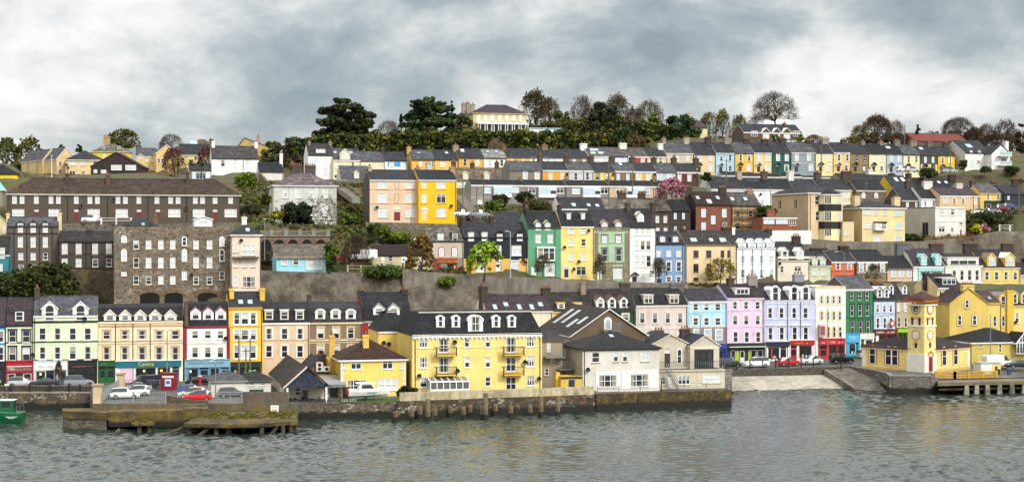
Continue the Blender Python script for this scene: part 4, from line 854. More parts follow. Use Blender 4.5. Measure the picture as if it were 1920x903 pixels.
h('yellow and white house with dark chimney on the top terrace',1310,1545,410,246,180,RT,'#dcae52',SLATE,dep=8,W=[(256,306,24,[1358],'w'),(258,282,24,[1452],'n')],CH=[(1282,146,40,'#6a5040',{'n':3,'d':1.4})],trim='#5a564e',group=TT)
view(980,240,4.515)
h('white house with pale blue reveals on the top terrace',60,218,400,246,182,RT,'#dfe8e8',SLATE,dep=8,W=[(258,300,26,[94,186],'b')],CH=[(184,142,46,'#7a6a52',{'n':3,'d':1.4})],trim='#77797c',group=TT)
h('plain white house with one blue window on the top terrace',220,384,400,248,184,RT,'#e8e6e0',SLATE,dep=8,W=[(262,296,26,[268],'b')],trim='#55575c',group=TT)
h('bare stone house with two small blue windows on the top terrace',386,556,400,248,186,RT,rubble('#877b66','#6a5e4c','#9a8f7a',2),SLATE,dep=8,W=[(262,300,26,[436,520],'b')],trim='#55504a',group=TT)
h('white house with four rooflights on the top terrace',557,728,400,240,168,RT,'#eceae6',SLATE_G,dep=8,W=[(250,296,26,[608,690],'b')],SK=[(66,178,192,[608],WHITE),(40,204,218,[600,664],WHITE)],CH=[(513,132,56,'#e6e2da',{'n':2,'d':1.2})],trim='#e8e8e4',group=TT)
h('bluish white house with a brown edged roof on the top terrace',730,888,400,238,170,RT,'#dde0ea',slate('#5a5654',.6),dep=8,W=[(250,290,26,[768,845],'b')],CH=[(845,128,60,'#e4e0d6',{'n':2,'d':1.4})],trim='#2f3a78',group=TT)
h('red and white panelled house on the top terrace',890,1056,400,242,172,RT,'#ecebe6',slate('#565250',.6),dep=8,W=[(254,296,24,[1016],'w')],trim='#efefec',group=TT)
L=LAST['L'];b=MB()
for x0_,x1_ in((896,932),(950,1000),(1034,1052)):
 a,z=L(x0_,310);q,z2=L(x1_,252);b.box(a,q,-.06,-.003,z,z2,flat('#a82028'))
b.build('red_panel',LAST['root'])
h('cream house with a white end chimney closing the top terrace',1058,1222,400,244,178,RT,'#ddd0b4',SLATE,dep=8,W=[(254,300,28,[1168],'n')],CH=[(1163,132,40,'#e8e6e0',{'n':2})],trim='#e6e4dc',group=TT)
RD=lambda p:380/(1-.249*(p-960)/3000)
view(300,240,4.515)
h('slate roofed low house with one cream gabled dormer, left of the pink block',1530,1780,470,430,318,RD,'#d8d0b8',SLATE_G,'mansard',8,brk=350,mm=2,DM=[('g',[1664],44,355,428,'#d8c690','#c8b680','w')],name='cottage')
view(660,240,4.515)
TD='mottled roofed cottages with cream dormers'
for i,(a_,b_,d_,nm)in enumerate(((868,1052,962,'between the yellow block and the lamp post'),(1054,1232,1142,'middle one of the mottled roofs'),(1234,1404,1325,'right end beside the grey brown house'))):
 h('mottled roofed cottage with cream dormer, '+nm,a_,b_,500,448,335,RD,'#dfdcd2',slate('#6b6152',.9,.2),'mansard',8,brk=368,mm=2,DM=[('g',d_,46,362,436,'#e0cf98','#c9b888','b')],W=[(458,482,40,[(a_+b_)/2-40,(a_+b_)/2+40],'w')],CH=[(b_-6 if i<2 else b_-20,288,30,'#453a2e',{'n':2,'d':1.2})]if i!=0 else[(650-660+840+30,285,36,'#4a4034',{'n':2}),(1018,296,30,'#453a2e',{'n':2})],name='cottage',group=TD)
view(980,240,4.515)
RY=lambda p:370/(1-.249*(p-960)/3000);TY='two storey terrace behind the flat roofed row'
yr=[('grey brown pebbledash house at the left end of the painted terrace',-112,168,'#82786a',[22,123],'w','#e8e8e4'),('amber house between pebbledash and pale grey ones',170,389,'#e0a238',[237,338],'n',None),('pale grey house with dark window edges',391,599,'#c6c9c8',[450,549],'d',None),('lemon yellow house with stone coloured sills',600,779,'#e8cf6a',[633,715],'n','#8a7a58'),('brown rendered house with blue glazed windows',780,948,'#86664e',[810,891],'b','#6a4a3a'),('amber house with white surrounds and brown left stripe',950,1131,'#e0a83c',[985,1067],'w','#ecebe6'),('pale blue grey house with white framed windows',1132,1301,'#b8c2c4',[1157,1240],'b','#e0e4e4'),('brown house edged in orange at the right end of the painted terrace',1303,1488,'#4a3028',[1328,1412],'w','#d8693c')]
for i,(nm,a_,b_,c_,xs_,st_,sr_)in enumerate(yr):
 k=i*2.6;h(nm+', two storeys',a_,b_,478,356+k,287+k,RY,c_,SLATE if i%2 else SLATE_G,dep=8,W=[(373+k,434+k,32,xs_,st_)],sur=sr_,trim='#efefec' if i%3 else '#55585c',group=TY,CH=[(b_-22,232+k*1.3,40,'#4a3c30',{'n':3,'d':1.3})],dishes=[(b_-20,395)]if i%2 else(),SK=[(24,296,314,[832],WHITE)]if i==4 else())
RB=lambda p:360/(1-.249*(p-960)/3000);TB='dark roofed row with white box bays'
view(660,240,4.515)
def boxbay(x0,x1,y0,y1,dpt=.8):
 L=LAST['L'];a,zt=L(x0,y0);q,zb=L(x1,y1);b=MB();b.box(a,q,-dpt,0,zb,zt,flat('#e9eaea'));o=b.build('box_bay',LAST['root'])
 hh=(zt-zb);n=3
 for i in range(n):
  add=a+(q-a)*(i+.5)/n;pm,fm=win_meshes((q-a)/n-.12,hh*.58,'e',WHITE);p=link('pane',pm,o,(add,-dpt-.14,zb+hh*.36));
bays=[(660,1008,1350,'first from the left by the stone steps','#8b8782',[(1116,1176)],(1195,1345),1480),(980,28,372,'second from the left','#7f7a74',[(46,108),(286,348)],(130,276),0),(980,374,734,'third from the left','#8a8680',[(420,486),(660,722)],(505,650),0),(980,736,1118,'fourth from the left','#cbb496',[(790,850),(1026,1080)],(875,1020),0),(980,1119,1300,'last one behind the pink blossom','#857f78',[(1150,1200)],None,0)]
for i,(vx,a_,b_,nm,c_,ws,bay,_)in enumerate(bays):
 view(vx,240,4.515);ee=485+i*3
 h('dark roofed house with white box bay, '+nm if bay else 'dark roofed end house behind the pink blossom',a_,b_ if i else 1527,655,ee,445+i*2,RB,c_,FELT,dep=7,W=[(502+i*3,550+i*3,w1-w0,[(w0+w1)/2],'e')for w0,w1 in ws]+([(500,545,60,[1384],'e'),(500,545,50,[1512],'e')]if i==0 else[])+([(602,640,54,[a_+70],'w')]if i in(0,1)else[]),trim='#e6e6e2',sill='#d8d8d4',group=TB,sur=None,CH=[(b_-8 if i else 1425,430,36,'#6d6860',{'n':2})],band=[(590+i*3,.12,'#d8c8a8')])
 if bay:boxbay(bay[0],bay[1],496+i*3,586+i*3)
view(660,240,4.515)
h('pink three storey house with a dark red arched door',150,563,792,440,360,lambda p:329,'#dcc0a2',SLATE,dep=9,W=[(454,514,74,[257,489],'w'),(553,634,76,[258,490],'w'),(680,758,76,[259,492],'w')],DO=[(382,690,782,52,'#7a1420','a')],sill='#b8946c',trim='#d8d4cc',band=[(522,.08,'#c8a078'),(640,.08,'#c8a078')],CH=[(148,325,28,'#b09a8a',{'n':2,'d':1.6}),(552,335,30,'#9a8078',{'n':2,'d':1.6})],pipes=[565],side='#4a4038',dishes=[(208,672)],name='three_storey_house')
L=LAST['L'];b=MB()
for y0_,y1_ in((452,512),(552,634)):
 a,z=L(360,y1_);q,z2=L(398,y0_)
 for(u,v,s,t)in((a,a+.07,z,z2),(q-.07,q,z,z2),(a+.07,q-.07,z2-.07,z2),(a+.07,q-.07,z,z+.07)):b.box(u,v,-.05,-.002,s,t,paint('#b08a50'))
b.build('blind_window',LAST['root'])
h('bright yellow three storey house joined to the pink one',565,886,796,440,362,lambda p:329,'#f2b90c',SLATE_D,dep=9,W=[(454,512,40,[609],'w'),(454,514,76,[753],'w'),(553,634,40,[611],'w'),(554,635,78,[755],'n'),(678,756,80,[756],'w')],DO=[(613,692,782,54,'#d8c690','a')],sill='#d09a10',trim='#d8d4cc',CH=[(846,330,40,'#b08a78',{'n':2,'d':1.6}),(650,290,44,'#c8c4bc',{'n':2,'y':.85})],dishes=[(836,660)],name='three_storey_house')
RM=lambda p:340/(1-.249*(p-960)/3000)
view(980,240,4.515)
h('dark roofed white fronted house with three skylights behind the yellow second street house',320,700,760,684,592,lambda p:338,'#e6e4de',SLATE,dep=8,SK=[(30,638,660,[437],WHITE),(26,642,660,[563],WHITE),(28,646,664,[636],WHITE)],trim='#e8e8e4',name='brown_house')
h('brown rendered house with a mottled grey roof and big chimneys',702,1262,960,700,598,RM,'#4f4238',SLATE_M,dep=9,W=[(742,802,30,[1141,1208],'w'),(842,886,30,[1145,1210],'w')],trim='#2c2622',CH=[(838,545,66,'#46382c',{'n':4,'d':1}),(1006,552,60,'#46382c',{'n':4,'d':1}),(1186,548,70,'#4a4438',{'n':4,'d':1})],name='brown_house')
h('dark brown house with two blue glazed windows beside the red brick house',1264,1425,960,697,610,RM,'#3d332d',SLATE_D,dep=9,W=[(716,772,26,[1293,1362],'b'),(828,880,26,[1293,1364],'b')],trim='#201c1a',pipes=[1420],sur='#211d1b',name='brown_house')
view(1240,240,3.762)
h('red brick house with white windows and a dark brown roof',243,500,760,540,453,RM,brick('#7f452e','#6a3624','#8a6c58'),slate('#33261f',.5,.1),dep=9,W=[(570,630,32,[299,445],'b'),(616,678,32,[367],'b'),(664,722,32,[299,448],'b')],SK=[(26,480,505,[264,405],DARKM),(30,505,530,[345],WHITE)],trim='#2c1e18',CH=[(175,415,80,'#41342a',{'n':4,'d':1.1}),(430,420,52,'#41342a',{'n':4,'d':1.1})],side='#3a2e28',name='brick_house')
h('cream house behind rusty scaffolding',503,705,760,547,458,RM,'#d8b680',slate('#55524e',.6),dep=9,W=[(582,630,28,[541,629],'d'),(665,712,34,[541,632],'e')],SK=[(28,488,514,[508,600],DARKM)],trim='#3a3430',CH=[(622,438,46,'#9a7c58',{'n':3,'d':1.2})],pipes=[706],name='scaffolded_house')
fr0=LAST['fr'];L=LAST['L'];hw=LAST['hw']
so_=empty('scaffolding',fr0.world(hw,-1.3),YAW);tag(so_,'rusty tube scaffolding in front of the cream house','scaffolding')
b=MB();rust=flat('#3e2a20',.7,.2);z1=L(600,500)[1]
xs_=[-hw+.2+(2*hw-.4)*i/4 for i in range(5)]
for x in xs_:
 for y in(0,.9):b.tube((x,y,-2),(x,y,z1-(.8 if y else 0)),.055,.055,rust,5)
b.build('standard',so_);b=MB();bb=MB()
for yy in(575,628,682,716):
 z=L(600,yy)[1]
 for y in(0,.9):b.tube((xs_[0]-.3,y,z),(xs_[-1]+.3,y,z),.05,.05,rust,5)
 b.tube((xs_[0]-.3,0,z+.9),(xs_[-1]+.3,0,z+.9),.045,.045,rust,5)
 bb.box(xs_[0],xs_[-1],.05,.85,z+.06,z+.13,flat('#8a7048'))
b.build('ledger',so_);bb.build('boarding',so_)
h('low brick sunroom building with a white flat roof and red chimney pots',715,960,716,630,None,lambda p:342,brick('#92482c','#7d3a24','#93735c'),rt='flat',dep=6,W=[(642,676,76,[760],'bT'),(642,676,84,[852],'bT'),(650,690,20,[912,940],'d')],trim='#f0f0ee',name='sunroom',skirt=1,CH=[(770,580,54,brick('#8f4428','#7b3822'),{'n':4,'d':.8,'y':.2,'zb':640})])
h('white basement wall block below the brick sunroom',770,1058,768,722,None,lambda p:340,'#dfe2e0',rt='flat',dep=5,name='garden_wall',cat='wall',skirt=1.5)
view(1450,330,6.448)
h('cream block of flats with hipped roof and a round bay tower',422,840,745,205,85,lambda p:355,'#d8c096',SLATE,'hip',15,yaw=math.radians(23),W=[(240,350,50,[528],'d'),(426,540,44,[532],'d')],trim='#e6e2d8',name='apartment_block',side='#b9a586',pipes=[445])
L=LAST['L'];b=MB();a,zb=L(578,745,-1);q,zt=L(832,235,-1);c=(a+q)/2;r=(q-a)/2;blk=flat('#14161c',.5)
def octo(z0,z1,m,k=1.0,hollow=False):
 pts=[(c+r*k*math.cos(t),-r*k*.75*math.sin(t)-.15)for t in[math.pi*i/5 for i in range(6)]]
 for i in range(5):
  (xa,ya),(xb,yb)=pts[i],pts[i+1];b.poly([(xa,ya,z0),(xb,yb,z0),(xb,yb,z1),(xa,ya,z1)][::-1],m)
 b.poly([(x,y,z1)for x,y in pts],m);b.poly([(x,y,z0)for x,y in pts][::-1],m);return pts
zz_=[L(700,y,-1)[1]for y in(780,712,635,550,540,420,340,330,245,232)]
m_=paint('#e6d6a4');octo(-2,zz_[0],m_);octo(zz_[0],zz_[2],m_,.97);octo(zz_[2],zz_[3],blk,1.03);octo(zz_[3],zz_[5],m_,.97);octo(zz_[5],zz_[6],blk,1.03);octo(zz_[6],zz_[9],m_,.97)
pts=octo(zz_[9],zz_[9]+.18,WHITE,1.1);za=L(690,150,2)[1]
for i in range(5):b.poly([(pts[i][0],pts[i][1],zz_[9]+.18),(pts[i+1][0],pts[i+1][1],zz_[9]+.18),(c,.6,za)][::-1],SLATE_D)
to=b.build('bay_tower',LAST['root']);b=MB()
for z0,z1 in((zz_[1],zz_[2]-.15),(zz_[4]+.15,zz_[5]-.2),(zz_[7]+.1,zz_[8]-.1)):
 pp=[(c+r*1.0*math.cos(t),-r*1.0*.75*math.sin(t)-.17)for t in[math.pi*i/5 for i in range(6)]]
 for i in(1,3):
  for k in range(3):
   f0,f1=.06+.3*k,.06+.3*k+.26;A_0=[pp[i][j]*(1-f0)+pp[i+1][j]*f0 for j in(0,1)];A_1=[pp[i][j]*(1-f1)+pp[i+1][j]*f1 for j in(0,1)]
   gm=SKYGL if i==1 else GLASS
   b.poly([(A_0[0],A_0[1],z0),(A_1[0],A_1[1],z0),(A_1[0],A_1[1],z1),(A_0[0],A_0[1],z1)][::-1],gm)
  for f0 in(.02,.335,.635,.93):
   A_0=[pp[i][j]*(1-f0)+pp[i+1][j]*f0 for j in(0,1)];b.tube((A_0[0],A_0[1]-.02,z0),(A_0[0],A_0[1]-.02,z1),.07,.07,WHITE,5)
b.build('tower_window',to)
LAST_B=dict(LAST)
b=MB();hw_=LAST['hw']
for(yc,z_)in((5,300),(11.5,300)):
 b.box(-hw_-.06,-hw_-.01,yc-.4,yc+.4,L(528,350)[1]-.5,L(528,250)[1]-.5,GLASS);b.box(-hw_-.09,-hw_-.061,yc-.04,yc+.04,L(528,350)[1]-.5,L(528,250)[1]-.5,WHITE)
b.build('side_window',LAST['root'])
h('plain cream flat roofed annexe between the two blocks of flats',838,975,782,552,None,lambda p:354,'#d8c49a',rt='flat',dep=9,W=[(645,712,30,[890],'b')],name='annexe')
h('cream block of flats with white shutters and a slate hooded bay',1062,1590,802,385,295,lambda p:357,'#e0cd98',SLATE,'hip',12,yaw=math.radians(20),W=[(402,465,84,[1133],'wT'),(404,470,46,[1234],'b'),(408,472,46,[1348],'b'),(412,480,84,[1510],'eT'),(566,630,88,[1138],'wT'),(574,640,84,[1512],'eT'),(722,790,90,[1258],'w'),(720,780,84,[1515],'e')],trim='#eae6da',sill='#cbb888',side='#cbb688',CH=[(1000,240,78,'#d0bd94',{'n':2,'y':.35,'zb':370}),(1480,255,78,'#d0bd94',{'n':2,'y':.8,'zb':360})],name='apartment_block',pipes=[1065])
baywin(1212,1338,565,640,'#e9e6dc',2,.9,SLATE_D)
view(1670,300,6.02)
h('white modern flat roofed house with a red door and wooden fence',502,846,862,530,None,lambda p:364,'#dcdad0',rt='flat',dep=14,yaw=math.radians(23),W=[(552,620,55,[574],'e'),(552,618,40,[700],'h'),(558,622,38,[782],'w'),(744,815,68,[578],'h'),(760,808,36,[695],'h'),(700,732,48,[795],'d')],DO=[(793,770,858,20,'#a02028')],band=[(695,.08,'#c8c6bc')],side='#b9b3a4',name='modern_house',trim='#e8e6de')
L=LAST['L'];hw_=LAST['hw'];b=MB();b.box(-hw_-.08,-hw_-.01,2.5,4.5,.2,3.2,GLASS);b.box(-hw_-.1,-hw_-.081,3.4,3.5,.2,3.2,STEEL);b.box(-hw_-.08,-hw_-.01,7.5,8.6,8.4,9.6,GLASS);b.build('side_window',LAST['root'])
RL=lambda p:388
TL='terrace behind the white modern house'
h('brown house with dark slate roof left of the small white house',120,342,600,455,315,RL,'#4d4038',SLATE,dep=9,W=[(472,532,30,[190,293],'w')],CH=[(204,236,84,'#463a30',{'n':4,'d':1.2,'y':.5}),(58,420,78,'#d6c79c',{'n':1,'zb':520,'y':.0})],trim='#c8ccd0',group=TL)
h('small white house with a big white chimney',343,552,600,436,308,RL,'#e2e4ea',SLATE_D,dep=9,W=[(464,518,26,[392,487],'d')],CH=[(413,240,106,'#dcd9d0',{'n':3,'d':1.1,'y':.45})],trim='#f0f2f2',group=TL,dishes=[(545,480)])
h('peach house with purple slate roof and stone base',556,998,612,405,318,RL,'#dab68a',slate('#453840',.8),dep=9,W=[(424,490,34,[612],'b'),(434,496,28,[718,819],'d'),(440,505,24,[955],'w')],CH=[(768,262,76,'#c8c0b0',{'n':4,'d':1})],trim='#efece6',sur='#efe6d8',group=TL)
RL2=lambda p:394
h('yellow house with a dark green garage front',1010,1282,582,375,268,RL2,'#e0bf6e',slate('#5e5c5c',.6),dep=9,W=[(388,450,26,[1101,1214],'d')],sur='#f0ece0',CH=[(926,232,56,'#4a4038',{'n':2}),(1160,245,54,'#4a4038',{'n':2})],trim='#cbb070',group=TL)
shop(1058,1272,464,488,580,'#123a28','#10301f',[(1080,1130,'w','#c8c8c0'),(1200,1255,'p','#b8beb8')])
h('dark navy house with slate roof at the right edge of the hillside',1284,1520,585,382,292,RL2,'#2b323c',SLATE,dep=9,W=[(402,450,26,[1332],'w')],CH=[(1408,215,78,'#3a3028',{'n':4,'d':1})],trim='#1c2028',group=TL)
h('slate roofed house with two skylights behind the white chimney house',470,735,440,350,220,lambda p:402,'#77706a',SLATE_D,dep=9,SK=[(30,240,262,[552,632],WHITE)],CH=[(690,165,74,'#352c26',{'n':4,'d':1.1})],name='slate_house')
h('grey slate house with two tilted skylights and a yellow strip of wall',15,240,440,310,185,lambda p:404,'#d8b838',SLATE,dep=9,SK=[(34,200,238,[76,148],WHITE)],name='slate_house',CH=[(200,150,50,'#3a3028',{'n':2})])
h('plain slate roofed house behind the brown terrace house',242,470,440,330,208,lambda p:406,'#6d675f',SLATE_D,dep=9,name='slate_house',CH=[(430,160,50,'#3a3028',{'n':2})])
h('grey roofed house between the peach house and the yellow house',800,1005,500,360,275,lambda p:396,'#a89a88',SLATE_G,dep=8,name='slate_house')
view(1240,240,3.762)
RW=lambda p:374/(1-.249*(p-960)/3000);TW='white terrace on the middle slope'
h('white house with a white gable end at the left of the white terrace',352,590,590,430,350,RW,'#e9e9e6',SLATE,dep=9,W=[(441,462,26,[537],'w')],CH=[(545,305,34,'#b0a08a',{'n':2,'d':1.6}),],trim='#e6e6e2',group=TW)
h('white house with dark solar panels on its roof',591,775,590,432,357,RW,'#ecece9',SLATE_D,dep=9,W=[(446,483,24,[722],'b'),(507,550,44,[713],'bT')],CH=[(724,305,38,'#574838',{'n':3,'d':1.4})],trim='#e6e6e2',group=TW,dishes=[(696,468)])
L=LAST['L'];SKP=flat('#16202e',.2)
b=MB();
for xc in(632,684):
 a,z0=L(xc-23,402,2.2);q,z1=L(xc+23,371,3.6);b.prism([(a,2.1,z0+.1),(q,2.1,z0+.1),(q,3.7,z1+.1),(a,3.7,z1+.1)],(0,0,.1),SKP)
b.build('solar_panel',LAST['root'])
h('white house with pale wall and white chimney beside the cream flats',776,936,590,434,362,RW,'#e6e6e2',SLATE_D,dep=9,W=[(446,480,24,[826],'w')],CH=[(908,303,40,'#dcd9d2',{'n':2,'d':1.6})],trim='#e6e6e2',group=TW)
h('slate roofed house peeping over the cream flats, left of the buff chimney',937,1118,590,434,364,RW,'#e2ddd0',SLATE,dep=9,CH=[(1100,312,40,'#4e4034',{'n':3,'d':1.4})],trim='#dcd8cc',group=TW)
h('cream house with one white window right of the bay tower',1119,1345,590,437,364,RW,'#e0d0a4',SLATE,dep=9,W=[(452,492,28,[1300],'w'),(514,535,40,[1295],'b')],CH=[(1305,305,72,'#46392e',{'n':4,'d':1.2})],trim='#e8e4d6',group=TW,dishes=[(1342,492)])
view(1580,240,3.762)
h('brown stone house with orange brick quoins and two white arched windows',96,303,590,440,365,RW,rubble('#6e5f50','#55483c','#84766a',2.2),SLATE_D,dep=9,W=[(456,494,26,[146,236],'wA','#7a4a34')],trim='#e0dcd0',group=TW)
L=LAST['L'];b=MB()
for x0_,x1_ in((97,104),(292,302)):b.box(L(x0_,500)[0],L(x1_,500)[0],-.06,-.002,0,LAST['ze']-.2,brick('#a45a38','#8a4a2c'))
b.build('quoin',LAST['root'])
RR=lambda p:398/(1-.249*(p-960)/3000);TR='dark slate roofs below the upper right terrace'
view(1240,240,3.762)
rs=[('with solar panels and a dark end wall',425,562,335,284,SLATE,405,238),('of purple slate over a white strip of wall',563,700,342,285,SLATE_P,540,240),('of purple slate beside the brown chimney',701,848,345,286,SLATE_P,676,245),('with a long white eaves board',849,993,342,290,SLATE_D,810,252),('of grey slate above the cream flats',994,1140,350,308,SLATE,943,258),('of grey slate with a broad brown chimney',1141,1300,350,310,SLATE,1076,270)]
for nm,a_,b_,ee,rr,rf_,cx_,cy_ in rs:
 h('slate roofed house '+nm,a_,b_,450,ee,rr,RR,'#d9d5cc',rf_,dep=9,CH=[(cx_,cy_,38,'#4a3c32',{'n':3,'d':1.3})]+([(1208,262,36,'#4a3c32',{'n':3,'d':1.3})]if a_==1141 else[]),trim='#e0ddd4',group=TR)
view(1580,240,3.762)
for nm,a_,b_,ee,rr,rf_,cx_,sk in(('with a white chimney beside it, lowest roof by the white parked cars',0,215,368,325,SLATE,190,0),('of dark slate with two bright rooflights',217,440,418,335,SLATE,345,1),('of black slate left of the two small skylights',441,640,420,355,SLATE_D,610,0)):
 h('slate roofed house '+nm,a_,b_,470,ee,rr,lambda p:412,'#8a8478',rf_,dep=9,SK=[(28,350,376,[387,430],WHITE)]if sk else(),CH=[(cx_,292 if cx_==190 else 320,34,'#dcdad2' if cx_==190 else '#3a3029',{'n':2,'d':1.3})],group=TR)
RA=lambda p:418/(1-.2*(p-1500)/3000);TA='painted houses of the upper right terrace'
view(1240,240,3.762)
ga=[('putty coloured house with a gable end',32,231,'#c4b79c',[117,189],'w',(175,70,40,'#a8a08a'),(15,72,26,'#8f8a7c')),('beige house with dark windows and a porch hood',232,384,'#d6c39c',[274,347],'b',(327,65,38,'#3d332b'),None),('light blue house',385,520,'#a6c8da',[424,486],'n',(462,75,44,'#8c8574'),None),('golden yellow house',521,651,'#e0b63e',[560,620],'n',(596,76,40,'#3d332b'),None),('peach house with blue panes',652,783,'#e4c184',[692,752],'b',(725,80,40,'#3d332b'),None),('dark green house with white window edges',784,917,'#0f5546',[823,885],'b',(856,75,46,'#3d332b'),None),('slate grey house with a white porch',918,1089,'#8a949a',[956,1041],'b',(1035,88,36,'#3d332b'),None),('pale yellow house with a grey chimney',1090,1214,'#e2d49a',[1128,1187],'b',(1155,72,52,'#938c7c'),None),('peach house with brown framed windows',1215,1338,'#e4bd80',[1254,1312],'d',(1285,82,36,'#4a4034'),None)]
for i,(nm,a_,b_,c_,xs_,st_,ch,ch2)in enumerate(ga):
 k=i*.5
 h(nm+', upper right terrace',a_,b_,316-k*2,178-k*1.5+(6 if i in(1,)else 0),105+k*.4,RA,c_,SLATE_G if i%3==0 else SLATE,dep=8,W=[(190-k,236-k,20,xs_,st_),(266-k,306-k,24,[b_-34],'e')],DO=[(a_+34,262-k,314-k*2,22,'#2a2422','p')],trim='#4a4a4e' if i%2 else '#dcdcd8',sur='#eeeae0' if i in(3,5,6,8,4)else None,group=TA,CH=[ch]+([ch2]if ch2 else[]),band=[(248,.12,'#d8d0bc')]if i in(6,)else())
view(1500,200,4.571)
gb=[('olive brown house with red brown sills',436,592,'#8e7a52',[487,556],'d',(535,298,30,'#8a7f6c'),'#5a3424'),('cream house with white framed windows',593,742,'#e0d8ae',[637,705],'b',(690,296,32,'#84796a'),None),('blue grey house with a white band',743,885,'#a9b4c0',[783,850],'b',(828,290,46,'#7c745f'),'#dfe4ea'),('ivory house with black framed windows',886,1032,'#e2d8ac',[932,998],'d',(965,292,56,'#857a64'),None),('house with dark upper and cream lower storey',1033,1182,'#4f453e',[1076,1141],'b',(1106,300,44,'#6a6050'),None),('deep yellow house',1183,1332,'#e0b528',[1222,1286],'n',(1250,308,46,'#4c4236'),'#ece6c8')]
for i,(nm,a_,b_,c_,xs_,st_,ch,sr_)in enumerate(gb):
 k=i*4
 h(nm+', upper right terrace',a_,b_,557,396+k,322+k*1.0,RA,c_,[SLATE,SLATE_D,SLATE_D,SLATE_G,SLATE,SLATE][i],dep=8,W=[(412+k,466+k,22,xs_,st_),(508+k*.6,550,26,[b_-42],'e')],DO=[(a_+38,496+k,556,24,'#1e1c1c','p')],trim='#4a4644',sur=sr_,group=TA,CH=[ch],SK=[(34,342,358,[760],WHITE)]if i==2 else([(28,350,368,[1044],WHITE)]if i==3 else()))
 if i==4:
  L=LAST['L'];b=MB();zl=L(1100,494)[1]
  for x0_,x1_ in((1034,1052),(1090,1122),(1160,1181)):b.box(max(L(x0_,500)[0],-LAST['hw']+.01),min(L(x1_,500)[0],LAST['hw']-.01),-.05,-.002,0,zl,paint('#ddd0a0'))
  b.build('lower_storey_render',LAST['root'])
h('white modern house with grey roof and small peaked dormers',1416,1642,535,395,300,lambda p:426,'#e4e2de',SLATE,dep=11,yaw=math.radians(20),W=[(458,506,32,[1472],'b'),(462,486,32,[1530],'d')],DM=[('g',[1467,1538],30,358,412,'#dfe2e6','#44484e','b')],trim='#2c2e32',side='#c8c6c0',name='modern_house',SK=[(50,322,352,[1464],STEEL)])
h('white gabled wing with blue glass doors and balconies',1642,1800,530,400,325,lambda p:424,'#e8e6e2',SLATE,'fgable',11,gx=1722,yaw=math.radians(14),W=[(365,418,46,[1732],'b'),(440,472,46,[1748],'d'),(442,500,22,[1645+12],'bA')],trim='#26282c',name='modern_house',CH=[(1764,298,30,'#e6e6e2',{'n':1,'y':.4,'zb':390})])
L=LAST['L'];b=MB()
for yy in(420,500):
 a,z=L(1690,yy);q=L(1790,yy)[0];b.box(a,q,-1.6,0,z-.2,z,flat('#e8e6e2'));b.box(a,q,-1.6,-1.56,z,z+1,glass((.4,.5,.5),.3))
b.build('balcony',LAST['root'])
h('long barn with a rust red roof on the skyline',985,1440,360,296,236,lambda p:486,'#5a4a40',flat('#6a2c26',.9),dep=12,name='barn',cat='barn',ctrl=True)
view(1000,160,3.692)
h('brown house with three zigzag gables and a long grey roof',1455,1860,400,328,275,lambda p:452,'#5a4a3c',SLATE,dep=9,W=[(315,355,46,[1530],'eT'),(315,355,46,[1820],'eT'),(380,398,34,[1765,1805],'b')],DM=[('g',[1610,1685,1755],70,292,372,'#54463a','#efefec','w')],trim='#ecebe6',name='hill_house',CH=[(1738,262,14,'#7a4a34',{'n':1})])
h('pale yellow house half hidden behind the dark fir',1122,1205,360,290,235,lambda p:468,'#ddd3a4',slate('#4a3e40',.5),'hip',9,W=[(306,340,24,[1148],'b')],name='hill_house',CH=[(1075,205,40,'#cdbd94',{'n':3,'y':.5})])
view(880,190,12.9)
h('stone mansion with arched white windows and a pillared veranda',92,1384,770,292,92,lambda p:480,'#cdbb8a',slate('#443c44',.5),'hip',10,W=[(332,470,66,[218,390,556,733,903,1075,1240],'wA')],trim='#b9a878',name='mansion',cat='mansion',CH=[(1240,105,80,'#c9bfae',{'n':2,'d':1})],sill='#d8d0b8')
L=LAST['L'];b=MB();a,z1=L(200,500,-3);q,z0=L(1430,570,-3)
b.prism([(a,-3.2,z0),(a,-3.2,z0+.25),(a,0,z1+.35),(a,0,z0)],(q-a,0,0),flat('#c9d2d4'));
for i in range(8):
 for d in(-.35,.35):
  x=a+.5+(q-a-1)*i/7+d;b.tube((x,-3,-1),(x,-3,z0),.13,.11,WHITE,8)
b.build('veranda',LAST['root']);b=MB()
for i in range(7):
 x=a+.5+(q-a-1)*(i+.5)/7;b.poly([(x-.9,-.05,0),(x+.9,-.05,0),(x+.9,-.05,z0-.3),(x-.9,-.05,z0-.3)],glass((.08,.10,.11)))
b.build('french_window',LAST['root'])
view(560,170,3.84)
h('lower side wing of the mansion with three tall chimneys',1172,1262,300,175,140,lambda p:488,'#a89a74',slate('#443c44',.5),'hip',9,CH=[(1185,92,22,'#8f8674',{'n':1,'y':.2}),(1217,84,26,'#8f8674',{'n':1,'y':.2}),(1252,98,30,'#9a917e',{'n':2})],name='mansion_wing',W=[(185,205,20,[1200],'w')])
h('white flat roofed outbuilding with pale blue trim right of the mansion',1660,1900,305,268,None,lambda p:478,'#dde2e2',rt='flat',dep=6,trim='#8fb4c4',name='outbuilding',ctrl=False)
view(680,520,3.762)
